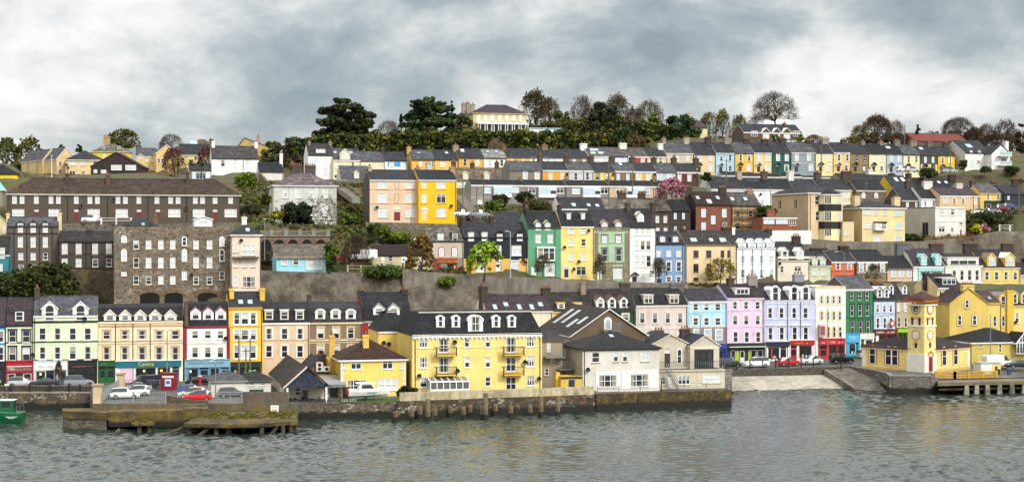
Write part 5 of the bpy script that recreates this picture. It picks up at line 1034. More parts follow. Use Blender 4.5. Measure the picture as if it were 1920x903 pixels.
h('long yellow four storey apartment building with slate mansard and iron balconies',350,1265,798,405,232,lambda p:234.5,'#ecd480',SLATE_D,'mansard',13,brk=245,mm=1.6,mh=True,W=[(420,492,54,[428],'hT'),(422,490,36,[735,883],'h'),(420,485,54,[1183],'hT'),(565,636,54,[428],'cT'),(562,632,36,[737,883],'h'),(555,625,54,[1183],'hT'),(710,772,50,[430],'h'),(700,765,38,[883],'d'),(692,760,54,[1185],'hT'),(425,526,70,[572,1046],'cG'),(566,668,70,[572],'cG'),(562,660,68,[1046],'dG'),(700,795,70,[1046],'dG')],DM=[('a',[549,658,941,1052],58,270,352,'#f0f0ee','#e8e8e8','hA'),('a',796,104,266,380,'#f0f0ee','#e8e8e8','cG')],trim='#efece2',sill='#efece4',sur='#e8d9a0',band=[(492,.1,'#e6d6a4'),(400,.12,'#f2f0ea')],name='apartment_building',cat='apartment building',dishes=[(645,455),(664,656),(1140,595),(1238,712),(395,692)],pipes=[370,1250],side='#dcbf66')  # side colour is the front yellow darkened, shade painted into the left wall
fr0,L,hw,root=LAST['fr'],LAST['L'],LAST['hw'],LAST['root']
b=MB();ze=LAST['ze']
for i in range(30):x=-hw+.3+(2*hw-.6)*i/29;b.box(x-.1,x+.1,-.28,-.17,ze-.5,ze-.12,flat('#efece2'))
b.build('dentil',root)
for xc,yb,yt in((578,552,482),(1052,548,478),(578,690,622),(1052,688,615)):
 b=MB();a,z=L(xc-72,yb);q=L(xc+72,yb)[0];b.box(a,q,-1.2,-.001,z,z+.22,paint('#dcb450'));o=b.build('balcony',root);b=MB()
 n=16
 for i in range(n+1):
  x=a+.05+(q-a-.1)*i/n;b.box(x-.015,x+.015,-1.17,-1.14,z+.22,z+1.25,DARKM)
 b.box(a,q,-1.19,-1.13,z+1.25,z+1.31,DARKM);b.box(a,q,-1.19,-1.13,z+.23,z+.31,DARKM)
 for x in(a,q-.06):
  b.box(x,x+.06,-1.13,-.01,z+1.25,z+1.31,DARKM);b.box(x,x+.05,-1.13,-.01,z+.5,z+.56,DARKM);b.box(x-.03,x+.12,-1.24,-1.1,z,z+1.35,DARKM)
 b.build('railing',o)
co_=empty('conservatory',fr0.world(hw,0),YAW);tag(co_,'white glazed lean-to conservatory against the yellow apartment building','conservatory')
a,z0=L(508,798,-3);q,zt=L(752,732,-3);za=L(600,700,0)[1];b=MB();g2=MB()
a-=.6
b.box(a,q,-3,-.01,-.5,.55,flat('#e6e2d6'))
for i in range(7):
 x=a+(q-a)*i/6;b.box(x-.06,x+.06,-3.02,-2.9,.55,zt,WHITE);b.prism([(x-.06,-3.05,zt),(x+.06,-3.05,zt),(x+.06,0,za),(x-.06,0,za)],(0,0,.14),WHITE)
for y in(-2.2,-1.2,-.1):b.box(a-.05,a+.05,y-.05,y+.05,.55,zt+(za-zt)*(3+y)/3,WHITE);b.box(q-.05,q+.05,y-.05,y+.05,.55,zt+(za-zt)*(3+y)/3,WHITE)
b.box(a,q,-3.1,-2.92,zt-.05,zt+.15,WHITE);b.box(a,q,-3.03,-2.9,.5,.65,WHITE)
b.build('frame',co_);gl_=glass((.10,.11,.11))
g2.poly([(a,-2.95,.6),(q,-2.95,.6),(q,-2.95,zt),(a,-2.95,zt)],gl_);g2.poly([(a,-3,zt+.05),(q,-3,zt+.05),(q,-.05,za+.05),(a,-.05,za+.05)],glass((.16,.13,.09),.2));g2.poly([(a,-3,.6),(a,-3,zt),(a,0,za),(a,0,.6)],gl_);g2.poly([(q,-3,.6),(q,0,.6),(q,0,za),(q,-3,zt)],gl_);g2.build('glazing',co_)
h('yellow rear wing with sloping slate mansard left of the apartment building',110,330,780,378,232,lambda p:246,'#e2c468',SLATE_D,'mansard',10,brk=245,mm=2.2,mh=True,trim='#efece2',name='rear_wing',cat='building wing',dishes=[(145,460),(182,468)],W=[(430,520,30,[292],'d')])
view(380,660,4.515)
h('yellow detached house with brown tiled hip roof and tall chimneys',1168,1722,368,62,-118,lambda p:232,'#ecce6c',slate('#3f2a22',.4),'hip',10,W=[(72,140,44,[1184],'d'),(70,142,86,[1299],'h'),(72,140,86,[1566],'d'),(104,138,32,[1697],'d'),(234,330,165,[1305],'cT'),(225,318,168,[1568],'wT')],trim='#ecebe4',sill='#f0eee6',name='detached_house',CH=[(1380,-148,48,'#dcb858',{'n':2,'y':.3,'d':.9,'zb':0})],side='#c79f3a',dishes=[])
L,hw,root=LAST['L'],LAST['hw'],LAST['root'];b=MB()
for xa,xb in((1168,1186),(1702,1720)):
 for i in range(12):
  z=.2+i*.42;w_=.55 if i%2 else.35;x=L(xa if xa<1300 else xb,300)[0];s=1 if xa<1300 else-1
  b.box(min(x,x+s*w_),max(x,x+s*w_),-.05,-.002,z,z+.4,flat('#e4dcc4'))
b.build('quoin',root)
b=MB();a,z=L(1350,38,2.2);q,z2=L(1470,8,3.6);b.prism([(a,2.0,z),(q,2.0,z),(q,3.3,z2),(a,3.3,z2)],(0,-.1,.12),flat('#1a222c',.3));b.build('solar_panel',root)
h('tall square yellow chimney stack house behind the yellow detached house',1066,1160,368,60,20,lambda p:238,'#d8b04a',slate('#3f2a22',.4),'flat',6,CH=[(1092,-145,42,'#dcb650',{'n':2,'d':1,'y':.2,'zb':60})],name='yellow_annexe',ctrl=False)
view(340,520,3.762)
h('long low barn with dark roof and an open slate hung porch gable',722,1008,880,758,622,lambda p:229,'#c9bfa6',slate('#34302e',.8,.2),'fgable',22,DO=[(872,770,878,40,'#2a3030')],W=[(775,830,40,[820],'d')],trim='#b09484',name='waterside_barn',ov=.15)
fr0,L,hw,ze,zr=LAST['fr'],LAST['L'],LAST['hw'],LAST['ze'],LAST['zr']
po=empty('open_porch',fr0.world(hw,-3.6),YAW);tag(po,'open porch with grey slate gable on white posts over cafe tables','porch')
b=MB();gr=slate('#394250',.2);x1=hw+.1
b.prism([(-x1,0,ze),(x1,0,ze),(0,0,zr)],(0,.25,0),gr);b.build('gable_panel',po);b=MB()
for sg in(-1,1):b.prism([(0,-.25,zr+.25),(sg*(x1+.35),-.25,ze+.08),(sg*(x1+.35),-.25,ze-.1),(0,-.25,zr+.05)],(0,3.9,0),slate('#4a302a',.4))
b.build('roof',po);b=MB()
b.prism([(0,-.3,zr+.3),(-x1-.35,-.3,ze+.12),(-x1-.35,-.3,ze-.15),(0,-.3,zr)],(0,.1,0),flat('#c9c2b4'));b.build('bargeboard',po)
for x in(-hw+.15,hw-.15):
 b=MB();b.box(x-.13,x+.13,.02,.24,-.4,ze,WHITE);b.build('post',po)
b=MB();b.box(-hw-.3,hw+.6,-.6,3.5,-1.2,-.02,rough('#8d877a','#a8a294',.8));b.build('platform',po)
fe=empty('picket_fence',fr0.world(hw,-4.3),YAW);tag(fe,'low dark picket fence along the front of the open porch','fence');b=MB()
for i in range(44):x=-hw+.1+i*(2*hw+4)/44;b.box(x-.03,x+.03,-.02,.02,-.1,.75,DARKM if i<34 else WHITE)
for z in(.15,.6):b.box(-hw,hw+4,-.021,-.045,z-.03,z+.03,DARKM)
b.build('fence_panel',fe)
PORCH=(fr0,hw)
h('small brick outbuilding with a slate roof and air conditioning units',905,1040,840,640,570,lambda p:236,brick('#7c4a38','#63382a'),SLATE,'fgable',10,name='outbuilding',W=[],CH=[(985,540,70,'#4a4038',{'n':2,'d':1,'zb':600})])
L,root=LAST['L'],LAST['root']
for xc,n in((972,2),(1022,1)):
 a,z=L(xc,660);b=MB();b.box(a-.5,a+.5,-.55,-.05,z,z+(1.35 if n==2 else.75),flat('#c8c4b8'))
 for k in range(n):b.tube((a,-.58,z+.38+.6*k),(a,-.551,z+.38+.6*k),.26,.26,DARKM,12)
 b.build('air_conditioner',root)
h('low flat roofed cafe front with a dark scalloped awning',940,1150,868,745,690,lambda p:231,'#b8ad92',rough('#7a7264','#8f877a',1),'gable',5,DO=[(1075,755,860,60,'#121416'),(1010,770,860,40,'#4a4838')],name='cafe',cat='cafe',trim='#c4c0b4')
L,root,hw=LAST['L'],LAST['root'],LAST['hw'];b=MB();z=L(1045,750)[1]
for i in range(12):x=-hw+i*2*hw/12;b.prism([(x,-1.3,z),(x+2*hw/12,-1.3,z),(x+2*hw/12,-1.3,z-.35-.1*(i%2)),(x,-1.3,z-.35-.1*(i%2))],(0,.04,0),flat('#6f7276'))
b.prism([(-hw,-1.32,z),(hw,-1.32,z),(hw,0,z+.6),(-hw,0,z+.6)],(0,0,.05),flat('#86888a'));b.build('awning',root)
h('low white garage block with a pyramid roof nearest the car park',212,452,822,728,656,lambda p:230,'#dad8ce',SLATE_G,'hip',8,W=[(770,815,58,[358],'w')],name='garage',cat='garage',trim='#8e8c86',hipf=.5,skirt=1)
h('low white garage with a dark hipped roof beside the porch barn',436,632,824,726,655,lambda p:233,'#dcd9d0',slate('#2e2c2c',.6),'hip',8,W=[(740,758,36,[500,575],'d')],DO=[(530,778,824,100,'#2e4a3c')],name='garage',cat='garage',trim='#55534e',skirt=1)
view(1020,520,3.762)
h('large brown gabled house with white bargeboards and an arched balcony door',192,720,640,405,222,lambda p:251.5,'#64543f',slate('#3a3230',.7,.2),'fgable',20,W=[(285,366,42,[450],'bA','#e8e4da')],trim='#f0efea',name='gabled_house',ov=.35,side='#a89a86')
L,root=LAST['L'],LAST['root'];b=MB();a,z=L(405,372);q=L(526,372)[0];b.box(a,q,-1.3,-.005,z-.2,z,flat('#6a6258'))
for i in range(14):x=a+.05+(q-a-.1)*i/13;b.tube((x,-1.25,z),(x,-1.25,z+1.1),.02,.02,STEEL,4)
b.box(a,q,-1.28,-1.22,z+1.1,z+1.16,STEEL);b.build('balcony',root)
fr0,hw,ze,zr=LAST['fr'],LAST['hw'],LAST['ze'],LAST['zr'];b=MB()
for y0,k0,k1 in((3,.35,.62),(6,.2,.5),(11,.3,.8),(15,.25,.8)):
 f=lambda k,y:(-hw+hw*k,y,ze+(zr-ze)*k+.2);b.poly([f(k0,y0),f(k0,y0+1.7),f(k1,y0+1.7),f(k1,y0)][::-1],flat('#b9bdbd',.3))
b.build('rooflight',LAST['roof'])
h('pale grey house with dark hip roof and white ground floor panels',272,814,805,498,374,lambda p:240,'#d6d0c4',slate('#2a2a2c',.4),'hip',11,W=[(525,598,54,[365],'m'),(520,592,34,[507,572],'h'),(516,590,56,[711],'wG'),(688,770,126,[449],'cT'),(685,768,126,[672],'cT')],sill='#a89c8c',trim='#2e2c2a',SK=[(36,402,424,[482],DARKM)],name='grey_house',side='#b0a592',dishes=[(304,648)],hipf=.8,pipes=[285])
L,root,hw=LAST['L'],LAST['root'],LAST['hw'];b=MB()
for xa,xb,ya,wn in((368,536,665,(386,512)),(549,798,655,(609,735))):
 a,zt=L(xa,ya);q,zb=L(xb,780);w0=L(wn[0]-2,700)[0];w1=L(wn[1]+2,700)[0];z1=L(450,684)[1];z0=L(450,774)[1];m_=flat('#efefec')
 b.box(a,w0,-.06,-.003,zb,zt,m_);b.box(w1,q,-.06,-.003,zb,zt,m_);b.box(w0,w1,-.059,-.003,z1,zt,m_);b.box(w0,w1,-.059,-.003,zb,z0,m_)
b.build('white_render_panel',root)
h('small drab beige building with outside stairs between the apartments and the gabled house',-40,138,790,440,385,lambda p:243,'#9a8d78',slate('#3a3634',.5),'gable',9,W=[(452,528,26,[34],'wG'),(570,610,24,[60],'d'),(640,690,30,[20],'d')],name='stair_building',trim='#5a5448')
L,root=LAST['L'],LAST['root'];b=MB()
for xa,xb,yy in((10,145,560),(105,215,645)):
 a,z=L(xa,yy,-1);q=L(xb,yy,-1)[0];b.box(a,q,-1.4,0,z-.15,z,STEEL)
 for i in range(8):x=a+(q-a)*i/7;b.tube((x,-1.38,z),(x,-1.38,z+1.1),.03,.03,STEEL,4)
 for k in(.4,.75,1.1):b.box(a,q,-1.41,-1.36,z+k-.03,z+k+.03,STEEL)
b.build('walkway',root)
h('tiny yellow shed with a navy door on the quay wall',118,268,785,696,None,lambda p:238,'#d9b54c',rt='flat',dep=3,DO=[(195,704,782,44,'#16304a')],name='shed',cat='shed',trim='#2a221e',skirt=1)
h('yellow gate pillar block beside the tiny shed',84,112,785,668,None,lambda p:238.5,'#dcb64a',rt='flat',dep=1,name='pillar',cat='pillar',skirt=1,sight=False)
h('pale lower terrace house with balcony, iron stairs and small paned windows',816,1276,792,648,None,lambda p:244.5,'#c9bfa8',rt='flat',dep=5,W=[(690,755,40,[836],'hG'),(688,752,82,[988],'hT'),(678,742,120,[1184],'wT')],DO=[(890,695,788,36,'#d8d4c8')],name='terrace_house',trim='#b8ae98',skirt=1)
L,root,hw=LAST['L'],LAST['root'],LAST['hw'];b=MB();zt=LAST['ze']
for i in range(60):x=-hw+.05+(2*hw-.1)*i/59;b.tube((x,-.06,zt),(x,-.06,zt+1.2),.02,.02,STEEL if i%2 else DARKM,4)
b.box(-hw,hw,-.09,-.04,zt+1.2,zt+1.25,DARKM);b.build('railing',root)
b=MB();a0,z0=L(935,785);a1,z1=L(850,648)
for y in(-1.6,-.7):
 b.tube((a0,y,0),(a1,y,z1),.06,.06,STEEL,5);b.tube((a0,y,1),(a1,y,z1+1),.04,.04,STEEL,5)
 for k in range(5):f=k/4;x=a0+(a1-a0)*f;b.tube((x,y,z1*f),(x,y,z1*f+1),.03,.03,STEEL,4)
for k in range(11):f=(k+.5)/11;x=a0+(a1-a0)*f;b.box(x-.15,x+.15,-1.6,-.7,z1*f-.03,z1*f+.03,STEEL)
b.build('iron_stairs',root)
h('pale gabled house with two arched windows above the stair terrace',752,1030,650,472,400,lambda p:249.5,'#c6bba5',SLATE,'fgable',9,W=[(500,606,36,[954],'dA')],DO=[(870,505,648,40,'#3a302a')],name='gabled_house',trim='#d8d0bc',skirt=8,CH=[(992,362,66,'#463a30',{'n':3,'d':1,'y':.6})],sight=False)
h('pale gabled house with wide dark glass doors above the stair terrace',1031,1236,650,478,408,lambda p:249.5,'#cbc1ac',SLATE,'fgable',9,W=[(508,640,136,[1128],'dT')],name='gabled_house',trim='#e0d8c4',band=[(495,.2,'#e6dfcc')],skirt=8,fr=DARKM,sight=False)
h('cream flat roofed link with red chimney pots behind the gabled pair',725,840,640,400,None,lambda p:256,'#cfc2a0',rt='flat',dep=6,CH=[(808,370,62,'#5a4030',{'n':3,'d':1})],name='link_building',sight=False)
TY=math.radians(41);Dt=268.0
pc=P(1733,697,Dt);zt0=pc.z
ct=empty('clock_tower_hall',(pc.x,pc.y,zt0),TY);tag(ct,'yellow clock tower hall with red brick trim on the waterfront','town hall')
ppm=F/Dt;yw=paint('#ecd48c',.6);yd=paint('#e6c878',.5);org=paint('#b5652c',.2);wh_=flat('#e6e0d0',.7)
def zt_(py):return(697-py)/ppm
TW_=3.3
b=MB();b.box(0,TW_,0,TW_,-3,zt_(571),yw);b.build('tower',ct)
b=MB();b.box(-.14,TW_+.14,-.14,TW_+.14,-3,zt_(664),flat('#dcd6c6',.8))
b.build('plinth',ct);b=MB()
for z,o,hh,m in((zt_(613),.12,.28,wh_),(zt_(573),.22,.2,wh_),(zt_(566),.3,.25,org),(zt_(562),.42,.14,org)):b.box(-o,TW_+o,-o,TW_+o,z,z+hh,m)
b.build('cornice',ct);b=MB();z0=zt_(560.5);o=.5
A=[(-o,-o,z0),(TW_+o,-o,z0),(TW_+o,TW_+o,z0),(-o,TW_+o,z0)];ap=(TW_/2,TW_/2,zt_(546))
for i in range(4):b.poly([A[i],A[(i+1)%4],ap],slate('#4a3832',.6))
b.poly(A[::-1],org);to=b.build('tower_roof',ct);b=MB();b.tube(ap,(ap[0],ap[1],zt_(521)),.08,.05,STEEL,6);b.tube((ap[0]-.5,ap[1],zt_(529)),(ap[0]+.5,ap[1],zt_(529)),.05,.05,STEEL,5);b.tube((ap[0],ap[1]-.5,zt_(529)),(ap[0],ap[1]+.5,zt_(529)),.05,.05,STEEL,5);b.build('finial',to)
def onface(fc,u,z,yy=0.):
 return(u,-yy,z)if fc==0 else(-yy,u,z)
def disc(b,fc,u,z,r0,r1,yy,m,n=20):
 pts=[(r0*math.cos(2*math.pi*i/n),r0*math.sin(2*math.pi*i/n))for i in range(n)];pts1=[(r1*math.cos(2*math.pi*i/n),r1*math.sin(2*math.pi*i/n))for i in range(n)]
 s=1 if fc==0 else-1
 if r1==0:b.poly([onface(fc,u+x,z+y,yy)for x,y in pts][::s],m)
 else:
  for i in range(n):
   j=(i+1)%n;b.poly([onface(fc,u+pts1[i][0],z+pts1[i][1],yy),onface(fc,u+pts[i][0],z+pts[i][1],yy),onface(fc,u+pts[j][0],z+pts[j][1],yy),onface(fc,u+pts1[j][0],z+pts1[j][1],yy)][::s],m)
def bar(b,fc,u0,z0,u1,z1,wd_,yy,m):
 d=Vector((u1-u0,z1-z0));nn=Vector((-d.y,d.x)).normalized()*wd_/2
 q=[(u0-nn.x,z0-nn.y),(u1-nn.x,z1-nn.y),(u1+nn.x,z1+nn.y),(u0+nn.x,z0+nn.y)]
 q=[onface(fc,u,z,yy)for u,z in q];b.poly(q if fc==0 else q[::-1],m)
mid=TW_/2
for fc in(0,1):
 b=MB();zc=zt_(579.5);dark=fc==1
 disc(b,fc,mid,zc,.92,.74,.10,org);disc(b,fc,mid,zc,.76,.62,.085,flat('#d8c890'));disc(b,fc,mid,zc,.64,0,.07,flat('#f0eee8')if not dark else flat('#3a4048'))
 for i in range(12):t=math.pi*i/6;bar(b,fc,mid+.48*math.cos(t),zc+.48*math.sin(t),mid+.6*math.cos(t),zc+.6*math.sin(t),.07,.075,BLACK if not dark else wh_)
 for t,l in((math.radians(210),.52),(math.radians(255),.36)):bar(b,fc,mid,zc,mid+l*math.cos(t),zc+l*math.sin(t),.07,.08,BLACK if not dark else wh_)
 b.build('clock_face',ct);b=MB();zc=zt_(628)
 disc(b,fc,mid,zc,.86,.68,.08,paint('#c89a4c'));disc(b,fc,mid,zc,.7,0,.05,flat('#d8d4ca'));b.build('blank_roundel',ct)
 for i in(-1,0,1):
  b=MB();u=mid+i*.72;z0=zt_(609.5);z1=zt_(599)
  q=[(u-.2,z0),(u+.2,z0),(u+.2,z1)]+[(u+.2*math.cos(t),z1+.3*math.sin(t))for t in(math.pi*.25,math.pi*.5,math.pi*.75)]+[(u-.2,z1)]
  q=[onface(fc,*p,.03)for p in q];b.poly(q if fc==0 else q[::-1],GLASS if i else BLIND)
  n=6;
  for k in range(n):
   t0,t1=math.pi*k/n,math.pi*(k+1)/n;e=lambda t,r:onface(fc,u+r*math.cos(t),z1+r*1.2*math.sin(t),.06)
   q=[e(t0,.24),e(t0,.36),e(t1,.36),e(t1,.24)];b.poly(q if fc==0 else q[::-1],org)
  b.build('louvre_window',ct)
 b=MB();u=mid;z0,z1=zt_(652.5),zt_(646);q=[(u-.24,z0),(u+.24,z0),(u+.24,z1),(u,z1+.3),(u-.24,z1)];q=[onface(fc,*p,.03)for p in q];b.poly(q if fc==0 else q[::-1],GLASS)
 for sg in(-1,1):bar(b,fc,u+sg*.4,z1-.1,u,z1+.55,.12,.06,org)
 b.build('tower_window',ct)
b=MB();u=mid;q=[(u-.55,0),(u+.55,0),(u+.55,2.5),(u-.55,2.5)];b.poly([onface(0,*p,.16)for p in q],flat('#8a1420',.4));b.poly([onface(0,*p,.155)for p in[(u-.55,2.5),(u+.55,2.5)]+[(u+.55*math.cos(math.pi*i/8),2.5+.55*math.sin(math.pi*i/8))for i in range(9)]],flat('#d8bc70'))
n=10
for k in range(n):
 t0,t1=math.pi*k/n,math.pi*(k+1)/n;e=lambda t,r:onface(0,u+r*math.cos(t),2.6+r*math.sin(t),.2);b.poly([e(t0,.62),e(t0,.85),e(t1,.85),e(t1,.62)],org)
b.build('door',ct)
def wing(fc,ln,dp,set_,px_w,name):
 y0=set_;z1=zt_(656);b=MB()
 if fc==0:x0_,x1_,y0_,y1_=TW_,TW_+ln,set_,set_+dp
 else:x0_,x1_,y0_,y1_=set_,set_+dp,TW_,TW_+ln
 b.box(x0_,x1_,y0_,y1_,-3,z1,yd);b.build('wing_wall',ct);b=MB();k=.001
 for z,o,hh,m in((z1-.35,.1,.15,wh_),(z1-.15,.22,.2,org),(-.2,.12,.5,flat('#cdb068'))):b.box(x0_-o,x1_+o,y0_-o,y1_+o,z,z+hh,m)
 for i in range(26):
  u=(TW_+.2+i*(ln-.3)/26);p=onface(fc,u,z1-.35,-set_+.16)
  b.box(p[0]-.09,p[0]+.09,p[1]-.09,p[1]+.09,z1-.35,z1-.16,wh_)
 b.build('wing_cornice',ct);b=MB();o=.45;zr_=zt_(637);A=[(x0_-o,y0_-o,z1+.06),(x1_+o,y0_-o,z1+.06),(x1_+o,y1_+o,z1+.06),(x0_-o,y1_+o,z1+.06)]
 if fc==0:B_,C_=(x0_-o+.2,(y0_+y1_)/2,zr_),(x1_-dp*.55,(y0_+y1_)/2,zr_);fs=[[A[0],A[1],C_,B_],[A[1],A[2],C_],[A[2],A[3],B_,C_],[A[3],A[0],B_]]
 else:B_,C_=((x0_+x1_)/2,y0_-o+.2,zr_),((x0_+x1_)/2,y1_-dp*.55,zr_);fs=[[A[3],A[0],B_,C_],[A[2],A[3],C_],[A[1],A[2],C_,B_],[A[0],A[1],B_]]
 for f in fs:b.poly(f,slate('#30292a',.6))
 b.poly(A[::-1],org);b.build('wing_roof',ct)
 for u in px_w:
  w_,h_=1.3,3.15;r=math.pi/2*0 if fc==0 else-math.pi/2
  o_=add_window(ct,0,0,w_,h_,'hA',WHITE,org);p=onface(fc,u,.75,-set_+.02);o_.location=p;o_.rotation_euler=(0,0,0 if fc==0 else-math.pi/2)
 b=MB();c_=TW_+ln-.7
 for z in(-.05,):
  p0=onface(fc,c_,z,-set_+.05);p1=onface(fc,c_+.71,z1-.5,-set_-.3);b.box(min(p0[0],p1[0]),max(p0[0],p1[0]),min(p0[1],p1[1]),max(p0[1],p1[1]),0,z1-.5,wh_)
 b.build('corner_pier',ct)
wing(0,10.6,7.5,.35,[TW_+2.9,TW_+6.3],'r');wing(1,9.6,7.5,.35,[TW_+2.8,TW_+4.1,TW_+7.4],'l')
b=MB()
for(px_,py_)in((TW_+1.0,4.2),):b.box(px_-.5,px_+.5,py_-.5,py_+.5,zt_(640),zt_(622),yd);b.box(px_-.6,px_+.6,py_-.6,py_+.6,zt_(622),zt_(620),wh_);b.box(px_-.3,px_+.3,py_-.3,py_+.3,zt_(620),zt_(613),yd)
b.build('chimney',ct)
CTRL+=[(pc.x,pc.y,2.9),(pc.x+8,pc.y+10,2.9)]
from mathutils import noise as mn
EDGE=[(-700,236,2.5),(168,236.5,2.5),(176,217,2.9),(386,217,2.9),(389,222,2.4),(556,222.5,2.3),(562,224,2.2),(742,225.5,2.2),(748,224.5,2.7),(1115,234.5,2.7),(1120,235.5,2.4),(1370,242.5,2.4),(1374,275.5,2.75),(1500,278,2.9),(1594,280,3.0),(1640,272.5,2.95),(1662,267,2.95),(1667,261.5,2.95),(1745,261.5,2.9),(1760,264,2.2),(1930,268,2.2),(2600,288,2.2)]
eD=pl([(a,b)for a,b,c in EDGE]);eZ=pl([(a,c)for a,b,c in EDGE])
stz=pl([(-300,3.05),(125,3.05),(700,3.1),(1140,3.1),(1400,3.0),(1640,3.25),(1900,3.3),(2600,3.3)])
pxs=sorted(set(list(range(-700,2601,6))+[a for a,b,c in EDGE]));n=16
v=[]
for p in pxs:
 d0,z0,d1,z1=eD(p),eZ(p),R1(p)+4.5,stz(p)-.02
 for i in range(n):
  t=i/(n-1);d=d0+.25+(d1-d0)*t;tt=min(1,t*2.0);v.append(((p-CX)/F*d,d,z0-.02+(z1-z0)*tt))
f=[(a*n+i,(a+1)*n+i,(a+1)*n+i+1,a*n+i+1)for a in range(len(pxs)-1)for i in range(n-1)]
o=link('quayside_ground',npmesh('quayside_ground',np.array(v),np.array(f),[rough('#403e3d','#5e5a56',.5,'asphalt',c3='#6d675f')]));tag(o,kind='structure')
def wallstrip(name,label,pts,zb,th,m,cat='wall',px=True,cope=None,group=None,sub=1.5,zb2=None):
 """pts (px,D,ztop): a wall th thick, running down to zb"""
 q=[]
 for(a,b)in zip(pts[:-1],pts[1:]):
  p0=Vector(((a[0]-CX)/F*a[1],a[1],a[2]));p1=Vector(((b[0]-CX)/F*b[1],b[1],b[2]));k=max(1,int((p1-p0).length/sub))
  for i in range(k):q.append(p0.lerp(p1,i/k))
 q.append(p1);c=q[0].copy();root=empty(name,(q[len(q)//2].x,q[len(q)//2].y,q[len(q)//2].z));org_=root.location.copy()
 b=MB();cb_=MB()
 for i in range(len(q)-1):
  d=(q[i+1]-q[i]);nn=Vector((-d.y,d.x,0)).normalized()*th
  if nn.y<0 and abs(nn.y)>abs(nn.x):nn=-nn
  A,B=q[i]-org_,q[i+1]-org_;zA=zb-org_.z
  lo=lambda w:Vector((w.x,w.y,zA))
  b.poly([lo(A),lo(B),B,A],m);b.poly([A,B,B+nn,A+nn],m);b.poly([A+nn,B+nn,lo(B+nn),lo(A+nn)],m)
  if i==0:b.poly([lo(A),A,A+nn,lo(A+nn)],m)
  if i==len(q)-2:b.poly([lo(B),lo(B+nn),B+nn,B],m)
  if cope:
   e=nn*.12
   for(z0,z1)in((0.001,.16),):
    C=[A-e,B-e,B+nn+e,A+nn+e];up=Vector((0,0,z1));l0=Vector((0,0,z0))
    cb_.poly([p+up for p in C],cope);cb_.poly([C[0]+l0,C[1]+l0,C[1]+up,C[0]+up],cope);cb_.poly([C[2]+l0,C[3]+l0,C[3]+up,C[2]+up],cope)
 b.build('wall_face',root)
 if cope:cb_.build('coping',root)
 tag(root,label,cat,group);return root
QST=rubble('#5a5145','#3a332b','#4d473c',2.4,.75,1,1);QCON=rough('#4c463a','#6b634e',.6,'mossy_concrete',c3='#6e5a12',tide=1);QDK=rubble('#463d33','#241f1b','#4d463c',1.9,.5,1,1)
def seg(a,b,dz=0):return[(p,eD(p),eZ(p)+dz)for p in sorted({a,b}|{q for q,_,_ in EDGE if a<q<b})]
wallstrip('quay_wall','stone quay wall with yellow lichen below the left street',seg(-700,168),-1.5,.6,QST,cope=rough('#7c7364','#93897a',.8))
wallstrip('quay_wall','short side wall of the car park quay facing the moored boat',[(168,236.5,2.5),(175,217,2.9)],-1.5,.5,QST)
wallstrip('quay_wall','lichen covered quay wall below the fenced car park',[(175.5,217,2.95),(388,217,2.9),(389,222,2.5)],-1.5,.5,QCON)
wallstrip('quay_wall','mossy concrete quay wall below the metal field gate and porch',[(389.5,222,2.45),(556,222.5,2.4),(562,224,2.25)],-1.5,.6,QCON)
wallstrip('sea_wall','old rubble sea wall with pale mortar below the detached yellow house',[(562.5,224,2.25),(744,225.4,2.3)],-1.5,.6,rubble('#5a5046','#2c2621','#6d6556',1.9,.6,1,1))
wallstrip('sea_wall','dark stained sea wall below the pale parapet and apartments',[(746,224.4,2.55),(1116,234.4,2.55)],-1.5,.6,QDK)
wallstrip('parapet_wall','pale weathered parapet along the quay before the yellow apartments',[(750,224.5,3.72),(1114,234.4,3.72)],2.551,.5,streaked('#9a9072','#c9bd9a','#5a5240'))
wallstrip('quay_wall','low mossy quay wall beneath the grey house and its stairs',[(1118,235.3,2.5),(1371,242.3,2.5)],-1.5,.6,rubble('#4d3f20','#2a2418','#453b26',2.0,.7,1,0))
wallstrip('quay_wall','end return of the mossy quay wall beside the slipway',[(1371.5,242.3,2.5),(1371.5,275.5,2.75)],-1.5,.5,QDK)
wallstrip('road_wall','dark stone road wall with bollards above the slipway',[(1374,275.4,2.85),(1500,277.9,3.0),(1594,279.9,3.05)],-1.5,.5,rubble('#4a443c','#37322c','#5c564c',1.5))
wallstrip('slip_side_wall','sloping stone wall on the right side of the slipway',[(1545,278.5,2.7),(1570,274.5,1.6),(1600,267.5,.5)],-1.5,.7,rubble('#8a8478','#6a645a','#5c564c',1.6))
b=MB();q=[Vector(((p-CX)/F*d,d,z))for p,d,z in((1548,278.4,2.5),(1594,279.7,2.85),(1641,271.8,1.6),(1664,264,.1),(1601,267.2,.3),(1571,274.3,1.4))]
cq=sum(q,Vector())/6
for i in range(6):b.poly([q[i],q[(i+1)%6],cq],rubble('#77716a','#4f4a42','#4a453c',1.8,.3))
for i in range(6):b.poly([q[i]-Vector((0,0,3)),q[(i+1)%6]-Vector((0,0,3)),q[(i+1)%6],q[i]],rubble('#6d675c','#4f4a42','#4a453c',2.2))
o=b.build('stone_ramp');tag(o,kind='structure')
wallstrip('clock_tower_quay','stone platform wall under the clock tower',[(1594,279.9,3.0),(1640,272.3,2.9),(1662,266.9,2.9),(1667,261.4,2.9),(1745,261.4,2.85),(1760,264,2.3)],-1.5,.6,rubble('#7a766e','#57534c','#4a463e',2.0,.35,1,1),cope=rough('#6a665e','#85817a',.8))
wallstrip('quay_wall','shadowed stone quay wall behind the right pier piles',[(1761,264.5,2.1),(1930,268.5,2.1),(2600,288,2.1)],-1.5,.6,QDK)
v=[];f=[];px_=np.linspace(1372,1600,30);k=10
